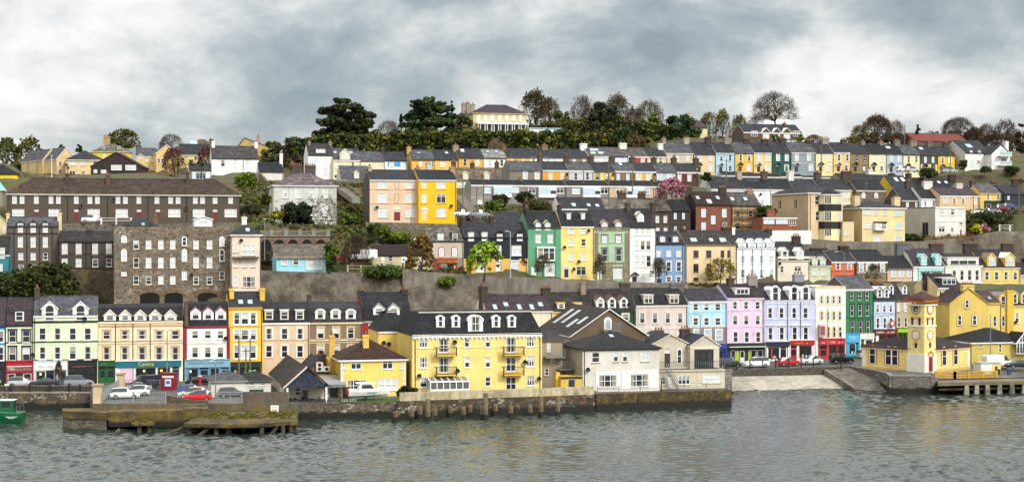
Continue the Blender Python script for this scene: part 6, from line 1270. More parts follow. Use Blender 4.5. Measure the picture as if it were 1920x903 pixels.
for p in px_:
 for i in range(k):
  t=i/(k-1);d=eD(min(max(p,1375),1593))+.1-9.5*t;v.append(((p-CX)/F*d,d,1.75-2.1*t))
f=[(a*k+i,a*k+i+1,(a+1)*k+i+1,(a+1)*k+i)for a in range(29)for i in range(k-1)]
o=link('slipway',npmesh('slipway',np.array(v),np.array(f),[streaked('#958f80','#b3ac9b','#777062','slipway_concrete')]));tag(o,kind='structure')
def cliff(name,top,bot,m,nx=120,ny=26,amp=1.1,over=3):
 v=[];P0=np.linspace(top[0][0],top[-1][0],nx)
 tD=pl([(a,b)for a,b,c in top]);tY=pl([(a,c)for a,b,c in top]);bD=pl([(a,b)for a,b,c in bot]);bZ=pl([(a,c)for a,b,c in bot])
 for p in P0:
  T=P(p,tY(p),tD(p));B=Vector(((p-CX)/F*bD(p),bD(p),bZ(p)))
  for j in range(ny):
   t=j/(ny-1);q=B.lerp(T,t);s=mn.fractal(q*.16,1.0,2.0,5)*amp*min(1,4*(1-t)+.15)
   q=q+Vector((0,-s,s*.25));v.append(tuple(q))
  v.append((T.x,T.y+over,T.z-.3))
 r=ny+1;f=[(a*r+i,(a+1)*r+i,(a+1)*r+i+1,a*r+i+1)for a in range(nx-1)for i in range(r-1)]
 o=link(name,npmesh(name,np.array(v),np.array(f),[m]));tag(o,kind='structure');return o
CL_TOP=[(488,302,507),(560,302,509),(700,303,511),(790,304,516),(830,305,523),(912,307,530)]
cliff('cliff',CL_TOP,[(488,290,3),(912,292,3)],streaked('#4c443a','#6d6558','#2a231c','cliff_rock'))
cliff('cliff',[(1776,361,452),(1830,362,441),(1870,362,433),(1930,363,434),(2100,366,430)],[(1776,355.5,14),(2100,359,14)],streaked('#544c40','#746a5b','#352e26','cliff_rock'),60,20,1.6)
CON=streaked('#69635a','#857e70','#47413a');RST=rubble('#6d665a','#4f4940','#847c6c',1.4,.2)
def zat(px,py,D):return H-(py-CY)/F*D
def wl(name,label,pts,zb,th=.6,m=None,**kw):return wallstrip(name,label,[(a,D,zat(a,y,D))for a,y,D in pts],zb,th,m or RST,**kw)
wl('retaining_wall','long concrete retaining wall below the second street houses',[(905,526,306),(980,519,306.5),(1060,523,309),(1180,528,312),(1290,532,316)],5,.7,CON)
wl('street_parapet','low stone parapet curving up beside the pub and the black house',[(755,503,301.5),(800,509,303),(870,514,305),(950,519,306.5),(985,520,307)],15,.5,CON)
wl('retaining_wall','tall grey concrete wall behind the white and orange houses',[(1453,443,343),(1600,453,348.5),(1735,452,353.5),(1790,447,356)],14,.7,streaked('#6b655a','#857e6f','#514b42'))
wl('garden_wall','rubble garden wall under the pink and yellow block',[(686,416,325),(780,418,327),(872,420,329)],22,.6)
wl('garden_wall','tall old stone wall between the long terrace and the villa',[(450,323,372),(486,324,374),(512,352,370)],22,.6)
wl('garden_wall','stone boundary wall above the long dark terrace roof',[(28,328,400),(180,327,402),(310,322,406)],30,.6,rubble('#7a6a4e','#5a4e3a','#6b6048',1.4,.4))
wl('garden_wall','stone garden wall right of the villa below the dormer roofed house',[(632,338,366),(692,337,368)],25,.6)
wl('terrace_wall','stone street wall behind the parked white car below the long terrace',[(110,420,314),(160,418,315),(300,420,317),(440,417,318)],18,.6)
wl('garden_wall','brown stone wall below the white modern house on the upper right',[(1745,331,413),(1792,328,414),(1850,329,416),(1885,333,417)],28,.6,rubble('#5f5346','#463d33','#6b5f52',1.4,.2))
wl('garden_wall','low terrace garden wall under the villa shrubs',[(470,417,326),(560,420,328),(690,421,331)],22,.5)
wl('ivy_wall','mottled ivy grown stone wall left of the warehouse',[(105,503,297),(150,505,297),(214,510,296)],4,.6,rubble('#5f5442','#46402f','#3f3a28',1.4,.5))
view(300,390,4.515)
fr0=Frame(PX(850),PX(1442),PY(400),lambda p:314);ar=empty('arcade_wall',fr0.world(fr0.w/2,0),YAW);tag(ar,'stone arcade wall with brick arches and a balustrade behind the blue bungalow','wall')
hw=fr0.w/2;zt=fr0.loc(PX(1100),PY(240))[1];zs0=fr0.loc(PX(1100),PY(300))[1];b=MB();b.box(-hw,hw,0,.8,-3,zt,RST);b.box(-hw,hw,-.25,.9,zt,zt+.22,rough('#6f695f','#878175',.8));b.build('wall_face',ar)
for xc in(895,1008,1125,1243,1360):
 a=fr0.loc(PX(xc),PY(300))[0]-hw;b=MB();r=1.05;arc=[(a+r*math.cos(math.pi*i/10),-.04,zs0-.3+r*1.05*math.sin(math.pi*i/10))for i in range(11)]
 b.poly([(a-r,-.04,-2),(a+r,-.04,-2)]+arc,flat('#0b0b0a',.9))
 for i in range(10):
  g2=lambda k,q:(a+q*math.cos(math.pi*k/10),-.12,zs0-.3+q*1.05*math.sin(math.pi*k/10));b.poly([g2(i,r),g2(i,r+.38),g2(i+1,r+.38),g2(i+1,r)],brick('#7c5236','#5f3d28'))
 b.build('arch',ar)
for xc in(945,1066,1184,1300,1425):
 a=fr0.loc(PX(xc),PY(300))[0]-hw;b=MB();b.box(a-.35,a+.35,0,.7,zt+.22,zt+1.35,rough('#75706a','#8b867d',.9));b.build('balustrade_pier',ar)
b=MB()
for i in range(70):x=-hw+i*2*hw/70;b.box(x-.03,x+.03,.3,.36,zt+.22,zt+1.0,flat('#8d867a'))
b.box(-hw,hw,.28,.38,zt+1.0,zt+1.1,flat('#8d867a'));b.build('balustrade',ar)
def stair(name,label,a,b_,w=1.6,n=26,m=None):
 A=P(*a);B=P(*b_);root=empty(name,A);d=B-A;hd=Vector((d.x,d.y,0));s=Vector((-hd.y,hd.x,0)).normalized()*w/2;mb=MB();m=m or rough('#77716a','#8e887e',1)
 for i in range(n):
  p0=d*(i/n);p1=d*((i+1)/n);z=d.z*(i+1)/n
  q=[p0-s,Vector((p1.x,p1.y,p0.z))-s,Vector((p1.x,p1.y,p0.z))+s,p0+s];q=[Vector((p.x,p.y,z))for p in q]
  if q[0].length>=0:mb.prism(q,(0,0,-1.2),m)
 mb.build('steps',root);rb=MB()
 for sd in(-1,1):
  for i in range(0,n+1,3):p=d*(i/n)+s*sd;rb.tube(p,p+Vector((0,0,1.1)),.05,.05,flat('#8a8378'),5)
  rb.tube(s*sd+Vector((0,0,1.1)),d+s*sd+Vector((0,0,1.1)),.05,.05,flat('#8a8378'),5)
 rb.build('handrail',root);tag(root,label,'steps')
stair('hillside_steps','long flight of steps climbing beside the bright yellow house',(893,404,333),(860,366,352),2.2,30)
stair('hillside_steps','stone steps right of the white villa',(668,372,350),(640,352,360),1.8,20)
for p in range(-600,2700,90):
 yy=pl([(-600,330),(0,326),(200,322),(330,318),(480,300),(560,284),(900,266),(1200,272),(1400,266),(1500,268),(1700,275),(1800,288),(1920,300),(2700,320)])(p)
 for D in(500,530,560):q=P(p,yy,D);CTRL.append((q.x,q.y,q.z-(D-500)*.02))
 for off in(5,9):d=R1(p)+off;CTRL.append(((p-CX)/F*d,d,stz(p)))
for p in list(range(-600,5,60))+list(range(1920,2700,70)):
 for D,z in((285,10),(320,24),(360,33),(400,41),(450,47)):CTRL.append(((p-CX)/F*D,D,z))
for p in range(495,910,30):
 CTRL+=[((p-CX)/F*d,d,z)for d,z in((280,3.3),(288,3.6))];q=P(p,pl([(a,c)for a,b_,c in CL_TOP])(p),304);CTRL.append((q.x,q.y,q.z-.2));q=P(p,pl([(a,c)for a,b_,c in CL_TOP])(p)-3,310);CTRL.append((q.x,q.y,q.z-.2))
for(a,y,D)in((520,400,326),(600,424,326),(660,425,326),(480,405,324),(700,445,318),(640,440,318),(760,436,320),(840,440,320),(650,385,350),(640,345,372),(900,400,340),(950,398,345),(1020,385,348),(1745,440,366),(1790,436,366),(1850,424,372),(1900,422,372),(1860,402,380),(1920,402,382),(1700,330,405),(1800,335,408),(1900,335,410),(480,330,400),(540,310,420),(500,290,440)):q=P(a,y,D);CTRL.append((q.x,q.y,q.z))
C=np.array(CTRL);pc_=np.arange(-600,2701,9.0);rows=np.concatenate([np.linspace(0,1,132)])
PXg,Tg=np.meshgrid(pc_,rows,indexing='ij');D0=np.array([R1(p)+4.2 for p in pc_])[:,None];Dg=D0+(575-D0)*Tg;Xg=(PXg-CX)/F*Dg
pts=np.stack([Xg.ravel(),Dg.ravel()],1);z=np.zeros(len(pts))
for i in range(0,len(pts),2000):
 d2=((pts[i:i+2000,None,:]-C[None,:,:2])**2).sum(2)+2.0;w=d2**-2.2;z[i:i+2000]=(w*C[None,:,2]).sum(1)/w.sum(1)
Zg=z.reshape(PXg.shape)
for _ in range(2):Zg[:,1:-1]=.25*Zg[:,:-2]+.5*Zg[:,1:-1]+.25*Zg[:,2:]
for(a,b_,D,zb)in SIGHT:
 m_=(PXg>a-2)&(PXg<b_+2)&(Dg<D-.3);lim=H+(zb-.12-H)*Dg/D;Zg=np.where(m_&(Zg>lim),lim,Zg)
m_=(PXg>486)&(PXg<915)&(Dg<304);Zg=np.where(m_,np.minimum(Zg,3+np.clip((Dg-293)/10,0,1)*11),Zg)
m_=(PXg>903)&(PXg<1292)&(Dg<305.5+(PXg-905)*.026);Zg=np.where(m_,np.minimum(Zg,9),Zg)
m_=(PXg>1450)&(PXg<2100)&(Dg<np.where(PXg>1772,362.6,343+np.clip((PXg-1453)*.038,0,14)));Zg=np.where(m_,np.minimum(Zg,17),Zg)
rngz=np.array([mn.fractal(Vector((x*.25,y*.25,0)),1,2,4)for x,y in pts]).reshape(PXg.shape)*.25
Zg=Zg+rngz-.1
ex=[(700,45),(1000,40),(1600,20),(4000,-20)]
V_=np.concatenate([np.stack([Xg,Dg,Zg],2)]+[np.stack([(pc_-CX)/F*d,np.full_like(pc_,d),np.full_like(pc_,zz)],1)[:,None,:]for d,zz in ex],1);nc,nr=V_.shape[:2]
I=np.arange(nc*nr).reshape(nc,nr);fq=np.stack([I[:-1,:-1],I[1:,:-1],I[1:,1:],I[:-1,1:]],2).reshape(-1,4)
o=link('hillside_ground',npmesh('hillside_ground',V_.reshape(-1,3),fq,[rough('#3c3f1e','#544530',.35,'scrubby_ground',.42,.58,c3='#46501e')]));tag(o,kind='structure')
def ground(px,D):
 i=int(np.clip(round((px+600)/9),0,len(pc_)-1));return float(np.interp(D,Dg[i],Zg[i]))
def water():
 xs=np.arange(-95,95.01,.24);ys=np.concatenate([np.arange(128,285,.36)]);X,Y=np.meshgrid(xs,ys,indexing='ij');Z=np.zeros_like(X);r=np.random.default_rng(3)
 for i in range(80):
  L_=np.exp(r.uniform(np.log(.8),np.log(2.8)));th=r.normal(math.pi/2+.12,.45);k=2*math.pi/L_;A=.0064*L_*r.uniform(.5,1.3)
  Z+=A*np.sin(k*(X*math.cos(th)+Y*math.sin(th))+r.uniform(0,6.28))
 pat=np.zeros_like(X)
 for i in range(12):pat+=np.sin((X*r.normal(0,.05)+Y*r.normal(0,.09))+r.uniform(0,6.28))
 Z*=np.clip(.9+.14*pat,.45,1.4);Z=Z+.25*np.abs(Z)
 I=np.arange(X.size).reshape(X.shape);f=np.stack([I[:-1,:-1],I[1:,:-1],I[1:,1:],I[:-1,1:]],2).reshape(-1,4)
 m,nt,b=_new('harbour_water');b.inputs['Base Color'].default_value=(.02,.033,.026,1);b.inputs['Roughness'].default_value=.04;b.inputs['IOR'].default_value=1.34
 bump(nt,b,noise(nt,(2.6,1.9,1),1,4,.6),.35,.1)
 me=npmesh('water',np.stack([X.ravel(),Y.ravel(),Z.ravel()],1),f,[m]);me.polygons.foreach_set('use_smooth',[True]*len(me.polygons))
 o=link('water',me);tag(o,kind='structure')
 b2=MB();o_=-.14
 for(x0,x1,y0,y1)in((-5000,5000,-3000,128.5),(-5000,-94.8,128.5,600),(94.8,5000,128.5,600)):b2.poly([(x0,y0,o_),(x1,y0,o_),(x1,y1,o_),(x0,y1,o_)],m)
 o=b2.build('water');tag(o,kind='structure')
water()
def tubes_np(segs,n=4):
 p0=np.array([s[0]for s in segs]);p1=np.array([s[1]for s in segs]);r0=np.array([s[2]for s in segs]);r1=np.array([s[3]for s in segs])
 d=p1-p0;d/=np.maximum(np.linalg.norm(d,axis=1,keepdims=True),1e-6);ref=np.where(np.abs(d[:,2:3])<.9,[[0,0,1.]],[[1.,0,0]])
 a=np.cross(d,ref);a/=np.linalg.norm(a,axis=1,keepdims=True);b=np.cross(d,a);t=np.arange(n)*2*np.pi/n
 ring=a[:,None]*np.cos(t)[None,:,None]+b[:,None]*np.sin(t)[None,:,None]
 v=np.concatenate([p0[:,None]+ring*r0[:,None,None],p1[:,None]+ring*r1[:,None,None]],1).reshape(-1,3)
 k=np.arange(len(segs))[:,None]*2*n;i=np.arange(n)[None];j=(i+1)%n
 f=np.stack([k+i,k+j,k+n+j,k+n+i],2).reshape(-1,4);return v,f
def grow(seed,ht,wd,dome=1.0,trunk=.28,fan=(6,4,4,5,3),rt=.02,low=-.05):
 """limbs fan out from the trunk top to fill an egg shaped crown"""
 rr=np.random.default_rng(seed);T=np.array([rr.normal()*.02*wd,0,ht*trunk]);ax=np.array([wd/2,wd*.42,ht*(1-trunk)]);segs=[(np.array([0,0,-1.]),T,max(ht*.026,.14),max(ht*.02,.11),0)];tips=[]
 fr_=[0,.36,.62,.82,.95,1.04];sp=[0,0,.42,.27,.19,.15];rad=[ht*.02,ht*.0125,ht*.0075,ht*.0042,.03,rt]
 def pos(u,f):
  bend=np.array([u[0]*(.8+.2*f),u[1]*(.8+.2*f),u[2]*(1.08-.08*f)]);return T+bend*ax*f*(1+rr.normal()*.035)
 def rec(p,u,lv):
  for i in range(fan[lv-1]if lv>1 else fan[0]):
   if lv==1:
    az=2*math.pi*(i+rr.uniform(-.3,.3))/fan[0];el=rr.uniform(.15,1.25)if i else 1.35;v_=np.array([math.cos(az)*math.cos(el),math.sin(az)*math.cos(el),math.sin(el)])
   else:v_=u+rr.normal(size=3)*sp[lv];v_[2]=max(v_[2],low);v_/=np.linalg.norm(v_)
   q=pos(v_,fr_[lv]*(rr.uniform(.86,1.06)if lv>2 else 1));segs.append((p,q,max(rad[lv-1]*.8,rt),max(rad[lv],rt*.8),lv))
   if lv==len(fan):tips.append(q)
   else:rec(q,v_,lv+1)
 rec(T,np.array([0,0,1.]),1);return segs,tips
def leaves(name,centers,n_per,rad,size,cols,parent,flat_=1.0,rng=None,shape='ball'):
 rng=rng or NP;C_=np.repeat(np.array(centers,dtype=float),n_per,0);m=len(C_)
 u=rng.normal(size=(m,3));u/=np.linalg.norm(u,axis=1,keepdims=True);r=rng.uniform(.25,1,(m,1))**.5
 rad=np.repeat(np.array(rad,dtype=float),n_per,0)[:,None]if np.ndim(rad)else rad
 off=u*r*rad;off[:,2]*=flat_;c=C_+off
 a=rng.normal(size=(m,3));a/=np.linalg.norm(a,axis=1,keepdims=True);nrm=u+.6*rng.normal(size=(m,3));b=np.cross(a,nrm);b/=np.maximum(np.linalg.norm(b,axis=1,keepdims=True),1e-6);a=np.cross(b,nrm);a/=np.maximum(np.linalg.norm(a,axis=1,keepdims=True),1e-6)
 s=size*rng.uniform(.55,1.35,(m,1));v=np.stack([c-a*s-b*s*.6,c+a*s-b*s*.6,c+a*s*.8+b*s*.7,c-a*s*.8+b*s*.7],1).reshape(-1,3)
 f=np.arange(m*4).reshape(m,4);mi=np.repeat(rng.integers(0,len(cols),len(centers)),n_per);fl=rng.random(m)<.25;mi=np.where(fl,rng.integers(0,len(cols),m),mi)
 return link(name,npmesh(name,v,f,[leafm(x)for x in cols],mi),parent)
def tree_root(name,label,px,py,D,cat='tree',group=None):
 p=P(px,py,D);o=empty(name,p);tag(o,label,cat,group);return o
G_BUD=['#6c6a28','#7e7a30','#5a5428'];G_DARK=['#28381c','#324522','#40501f','#1d2914','#4c5426'];G_OLIVE=['#434a22','#5a5f28','#343a1c'];G_LIME=['#7d9a22','#93b02c','#61801c'];G_PINE=['#1d2a14','#2a3518','#3a401c','#141c10'];TWIG='#4a3d32'
def bare(label,px,base,top,w,D,seed,lv=7,spread=1.0,buds=None,nb=6,bark=None,up=.35,trunk=.22,name='bare_tree',kids=(2,3),rt=None,bsz=.16,low=-.05):
 r=tree_root(name,label,px,base,D);ht=(base-top)*D/F;wd=w*D/F;rt=rt or.000042*D;segs,tips=grow(seed,ht,wd,1,trunk,{9:(11,3,3,4,4),8:(8,4,4,4,3),7:(6,4,3,4,3),6:(5,3,4,3,3),5:(5,3,3,3,2)}[lv]if lv in(5,6,7,8,9)else(5,4,4,4,3),rt,low);bk=bark or BARK2
 v,f=tubes_np([s[:4]for s in segs if s[4]<=2],6);link('trunk',npmesh('trunk',v,f,[bk]),r);v,f=tubes_np([s[:4]for s in segs if s[4]>2],3);cr=link('crown',npmesh('crown',v,f,[bk]),r)
 if buds:leaves('leaf_buds',tips[::2],nb,max(ht*.03,.3),bsz,buds,cr)
 return r
def evergreen(label,px,base,top,w,D,seed,cols=G_DARK,n=40,k=70,name='evergreen_tree',sz=.32,shape='dome',rad=.2):
 r=tree_root(name,label,px,base,D);ht=(base-top)*D/F;wd=w*D/F/2;rr=np.random.default_rng(seed);cs=[];rs=[]
 for i in range(n):
  if shape=='cone':h_=rr.uniform(.08,1)**.9;q=(1-h_)*1.0+.06
  elif shape=='column':h_=rr.uniform(.1,.95);q=.85*math.sin(math.pi*min(max(h_,.12),.95))**.5
  else:h_=rr.uniform(.22,.93);q=math.sqrt(max(0,1-((h_-.45)/.56)**2))*.85
  t=rr.uniform(0,6.28);m=q*rr.uniform(.35,1.0);cs.append((wd*m*math.cos(t),wd*m*math.sin(t)*.8,h_*ht));rs.append(wd*rad*rr.uniform(.7,1.5)*(1.1 if shape!='cone' else(.5+.8*(1-h_))))
 v,f=tubes_np([((0,0,-1),(0,0,ht*.55),ht*.03,ht*.02)]+[((0,0,ht*.25+.3*c[2]*0),tuple(c),ht*.012,ht*.004)for c in cs[::3]],5);link('trunk',npmesh('trunk',v,f,[BARK]),r)
 leaves('crown',cs,k,rs,sz,cols,r,.75,rr);return r
def layered(label,px,base,top,w,D,seed,plates,cols=G_PINE,name='pine_tree',k=420,sz=.3):
 """plates: (x, z, rx, rz) in fractions of width/height"""
 r=tree_root(name,label,px,base,D);ht=(base-top)*D/F;wd=w*D/F;rr=np.random.default_rng(seed);cs=[];rs=[];segs=[((0,0,-1),(.02*wd,0,ht*.45),ht*.035,ht*.024),((.02*wd,0,ht*.45),(0,0,ht*.95),ht*.024,ht*.008)]
 for(x,z,rx,rz)in plates:
  y=rr.uniform(-.25,.25)*wd;segs.append(((0.01*wd,0,max(z-.16,.2)*ht),(x*wd,y,(z-.02)*ht),ht*.014,ht*.006))
  m=int(10+rx*60)
  for i in range(m):
   t=rr.uniform(0,6.28);q=math.sqrt(rr.uniform(0,1));cs.append((x*wd+rx*wd*q*math.cos(t),y+rx*wd*q*math.sin(t)*.7,z*ht+rz*ht*rr.uniform(-.6,1)*(1-q*q*.6)));rs.append(max(rz*ht*.8,.35)*rr.uniform(.7,1.4))
 v,f=tubes_np(segs,6);link('trunk',npmesh('trunk',v,f,[BARK]),r);leaves('crown',cs,max(20,int(k*12/len(cs)*2)),rs,sz,cols,r,.55,rr);return r
layered('tall flat topped pine rising above the hedge, layered dark foliage',648,274,187,106,470,3,[(-.02,.95,.19,.05),(-.2,.76,.26,.1),(.1,.80,.26,.1),(.22,.66,.26,.1),(-.02,.64,.36,.12),(-.25,.5,.27,.11),(.28,.46,.26,.11),(.05,.46,.4,.12),(-.34,.26,.24,.12),(.34,.26,.24,.13),(0,.3,.34,.12),(-.1,.14,.4,.1),(.2,.12,.35,.1)],['#28331a','#35401e','#434820','#1a2412'],k=900,sz=.34)
layered('broad dark cedar with ragged tiers left of the mansion',806,256,183,96,472,8,[(0,.93,.1,.07),(-.2,.86,.14,.06),(.12,.86,.18,.07),(-.1,.74,.27,.1),(.18,.72,.27,.1),(0,.62,.36,.11),(-.28,.52,.25,.08),(.28,.52,.25,.1),(-.05,.44,.4,.11),(.28,.32,.27,.11),(-.28,.28,.27,.1),(0,.3,.4,.12),(0,.14,.46,.1)],G_DARK,'cedar_tree',k=900,sz=.34)
evergreen('small pointed conifer left of the broad cedar',752,256,215,20,475,5,G_DARK,26,50,'conifer_tree',.28,'cone')
evergreen('thin sparse spire conifer between the cedar and the mansion',847,250,190,16,476,6,G_OLIVE,22,22,'conifer_tree',.26,'cone')
evergreen('dark spreading conifer in front of the mansion corner',866,252,218,44,468,16,G_DARK,26,50,'conifer_tree',.28,'dome')
bare('pale leafless bushy tree between the pine and the cedar',728,266,226,50,474,12,7,1.2,None,bark=rough('#5a5248','#7d746a',3,'pale_bark'),trunk=.12)
bare('tall budding greenish brown tree behind the mansion',1004,256,174,66,494,21,7,1.0,['#55501e','#4a4420','#3c381c'],5,bsz=.22)
bare('reddish brown bare tree right of the mansion',1032,256,186,48,492,22,7,.9,['#5a4c2c','#665a30'],3)
evergreen('round dark evergreen bush beside the budding trees',1052,262,206,44,486,23,G_OLIVE,34,60)
bare('wide vase shaped bare tree on the skyline behind the dark evergreens',1090,256,180,56,490,24,7,1.0,['#5a4c30'],2)
evergreen('big ivy covered rounded tree in the middle of the skyline',1133,270,190,78,484,25,['#2a2c18','#383820','#1e2212'],60,80)
bare('twiggy bare tree behind the ivy covered rounded tree',1160,256,180,60,492,26,7,1.1,['#544a2e','#5c5226'],3)
bare('grey bare tree right of the ivy covered rounded tree',1216,266,190,62,490,27,7,1.1,['#5a4c30','#645a2a'],3)
bare('brown bare tree between the ivy tree and the light green poplar',1190,270,204,50,486,28,7,1.0,['#4a4024','#3c3420'],3)
evergreen('light green pointed poplar in front of the evergreens',1226,284,209,30,470,29,['#5c6a1e','#72802a','#4a5418'],44,46,'poplar_tree',.28,'column')
evergreen('dense dark fir mass with a broken top on the right of the hedge',1275,284,216,84,466,30,G_DARK,60,80,'fir_tree')
bare('slim budding tree, left of the three by the brown zigzag house',1330,268,213,40,482,31,6,.9,G_BUD,4);bare('slim budding tree with a tall forked stem, middle of three',1354,268,208,32,480,32,6,.8,G_BUD,4);bare('slim budding tree nearest the brown zigzag house',1386,266,217,36,482,33,6,.9,G_BUD,4)
bare('huge umbrella shaped bare tree crowning the skyline',1455,246,173,94,500,40,9,1.25,None,low=.1,trunk=.26)
bare('small bare tree on the left of the umbrella shaped tree',1418,246,219,36,498,41,6,1.2)
evergreen('small round light green tree in front of the zigzag gables',1455,270,250,18,446,42,['#4a5a1c','#5c6e22'],16,40,'small_tree',.22);evergreen('light green shrub at the right end of the zigzag house',1501,268,252,16,446,43,['#5a701c','#74902a'],16,36,'shrub',.22)
bare('reddish bushy shrub on the skyline right of the zigzag house',1525,268,254,34,450,44,5,1.3,['#6a3a30','#7a4a38'],5)
bare('broad brown bare tree on the right skyline',1645,272,218,62,486,45,8,1.1,['#4a3a26'],2);bare('grey open bare tree beside the pole on the right skyline',1680,270,226,42,488,46,7,1.0);bare('low scrubby bare tree left of the broad brown one',1612,272,236,34,484,47,6,1.2,G_BUD,3)
evergreen('small wind shaped conifer by the red barn',1721,262,233,18,490,48,G_DARK,16,26,'conifer_tree',.26,'cone')
bare('broad round bare tree behind the red barn',1797,256,220,64,500,49,8,1.15,None,trunk=.16)
bare('dark bare tree behind the white modern house',1850,280,232,42,494,50,7,1.0);bare('tall grey bare tree near the right edge',1886,290,226,52,490,51,7,1.0,['#3a2e24'],2);evergreen('dark evergreen at the right edge of the skyline',1918,300,226,30,488,52,['#2c2a1c','#38321f'],26,50)
bare('dark brown bare thicket right of the red barn',1825,290,240,40,492,53,7,1.2,['#33281e'],3)
bare('leafing tree at the far left edge of the skyline',14,322,261,44,474,60,6,1.0,['#4c5420','#5e6426','#3a4018'],9,bsz=.24);bare('taller leafing tree second from the left edge',56,326,261,58,476,61,6,1.0,['#5a5c20','#4a4c1c','#6a6826'],10,bsz=.26);evergreen('dark undergrowth below the two leafing trees',45,330,300,60,470,62,G_OLIVE,26,50,'shrub')
bare('round budding tree behind the large yellow house',230,282,244,62,490,63,7,1.1,['#55581e','#484a1c','#666428'],7,bsz=.24);bare('pale leafless tree on the skyline left of centre',322,282,251,46,492,64,7,1.1)
evergreen('dark treetop, left one peeping over the apartment roofs',117,290,271,16,500,65,G_DARK,14,40,'conifer_tree',.26);evergreen('dark treetop, right one peeping over the apartment roofs',148,290,270,14,500,66,G_DARK,14,40,'conifer_tree',.26)
bare('reddish brown bare shrub tree left of the palms',328,334,279,48,412,67,7,1.1,['#5a4030','#6a4a38'],3,bark=rough('#4a3328','#6d5040',3,'red_bark'));bare('dark red bare tree beside the white house',386,312,276,32,420,68,6,1.1,['#5a3034','#6a3a3c'],4)
for i,(x,t_,b_,lb)in enumerate(((333,304,336,'palm with a thick round head, left of the group'),(358,300,335,'tall thin palm in the middle of the group'),(378,303,336,'palm in front of the white wing'))):
 r=tree_root('palm_tree',lb,x,b_,388,'palm','palms below the bare shrubs');ht=(b_-t_)*388/F;v,f=tubes_np([((0,0,-.5),(0,0,ht*.8),.18,.13)],6);link('trunk',npmesh('trunk',v,f,[BARK2]),r);b=MB();lm=[leafm(c)for c in('#4c5a1c','#66702a','#36421a')]
 for k in range(90):
  t=RN.uniform(0,6.28);e=RN.uniform(-.5,1.2);l=ht*.34*RN.uniform(.7,1.2);d=Vector((math.cos(t)*math.cos(e),math.sin(t)*math.cos(e),math.sin(e)));s=Vector((-math.sin(t),math.cos(t),0))*.1;o_=Vector((0,0,ht*.82));q=o_+d*l*.6;q2=o_+d*l+Vector((0,0,-l*.25));m=lm[k%3];b.poly([o_-s*.3,o_+s*.3,q+s,q-s],m);b.poly([q-s,q+s,q2],m)
 b.build('crown',r)
def hedge(name,label,pts,depth,cols,n,k,sz,rad,cat='hedge',kind=None,seed=1,core=True):
 """pts (px, ytop, ybase, D)"""
 rr=np.random.default_rng(seed);f_=[pl([(p[0],p[i])for p in pts])for i in(1,2,3)];x0,x1=pts[0][0],pts[-1][0];cs=[];mid=(x0+x1)/2;o_=P(mid,f_[1](mid),f_[2](mid));r=empty(name,o_);tag(r,label,cat,None,kind)
 for i in range(n):
  px=rr.uniform(x0,x1);D=f_[2](px);T=P(px,f_[0](px),D);B=P(px,f_[1](px),D);t=rr.uniform(0,1)**.7;c=B.lerp(T,t*.97)+Vector((0,rr.uniform(-.5,.5)*depth*(1-.4*t),rr.normal()*.25));cs.append(tuple(c-o_))
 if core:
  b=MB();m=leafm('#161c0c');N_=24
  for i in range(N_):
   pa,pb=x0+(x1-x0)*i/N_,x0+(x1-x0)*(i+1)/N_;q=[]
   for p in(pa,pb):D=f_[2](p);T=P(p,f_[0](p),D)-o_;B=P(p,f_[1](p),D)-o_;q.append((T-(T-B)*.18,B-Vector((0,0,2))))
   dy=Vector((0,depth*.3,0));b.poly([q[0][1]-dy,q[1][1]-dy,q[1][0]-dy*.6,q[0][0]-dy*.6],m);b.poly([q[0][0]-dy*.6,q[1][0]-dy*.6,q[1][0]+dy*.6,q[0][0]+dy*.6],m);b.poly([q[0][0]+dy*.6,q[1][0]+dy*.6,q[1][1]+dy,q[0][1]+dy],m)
  b.build('inner_core',r)  # solid very dark green core filling the hedge behind its leaves
 leaves('foliage',cs,k,np.full(len(cs),rad)*rr.uniform(.7,1.4,len(cs)),sz,cols,r,.85,rr);return r
HC=['#2c3816','#3c461a','#55581e','#6c6824','#1f2810']
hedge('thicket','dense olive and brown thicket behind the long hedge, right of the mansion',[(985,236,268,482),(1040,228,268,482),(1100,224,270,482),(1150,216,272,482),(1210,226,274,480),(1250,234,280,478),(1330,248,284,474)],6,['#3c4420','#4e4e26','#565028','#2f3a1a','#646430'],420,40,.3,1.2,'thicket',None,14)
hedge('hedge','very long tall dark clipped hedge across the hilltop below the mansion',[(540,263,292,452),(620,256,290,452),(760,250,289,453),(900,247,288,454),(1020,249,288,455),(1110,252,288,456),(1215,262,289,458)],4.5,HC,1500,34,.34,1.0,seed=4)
evergreen('rounded dark shrub breaking the line of the long hedge',1172,288,240,58,454,71,G_DARK,40,60,'shrub');bare('pale twiggy bush in front of the long hedge',932,288,260,36,446,72,6,1.3,None,bark=rough('#6a6048','#857a60',3,'pale_bark'),trunk=.1,name='bare_bush');bare('brown twiggy bush at the right end of the hedge',1195,290,256,40,450,73,6,1.2,['#5a4a2c','#6a5a34'],5,name='bare_bush')
for i,(x,t_,b_,w,c,lb)in enumerate(((508,262,320,46,['#4a4a1c','#5c5a24','#38381a'],'yellow green scrub bush behind the white house'),(540,266,318,50,['#4a3c26','#5a4a30','#3a3020'],'brown scrub bush, tallest in the hillside thicket'),(566,262,300,40,G_DARK,'dark green bush at the start of the long hedge'),(520,290,330,50,['#3a3a1c','#4a4424','#2c2c16'],'olive bush low in the hillside thicket'),(560,290,335,40,['#4c4028','#3a3220'],'brown bush beside the three storey white house'))):
 evergreen(lb,x,b_,t_,w,425-i*3,80+i,c,30,60,'scrub_bush',.26);
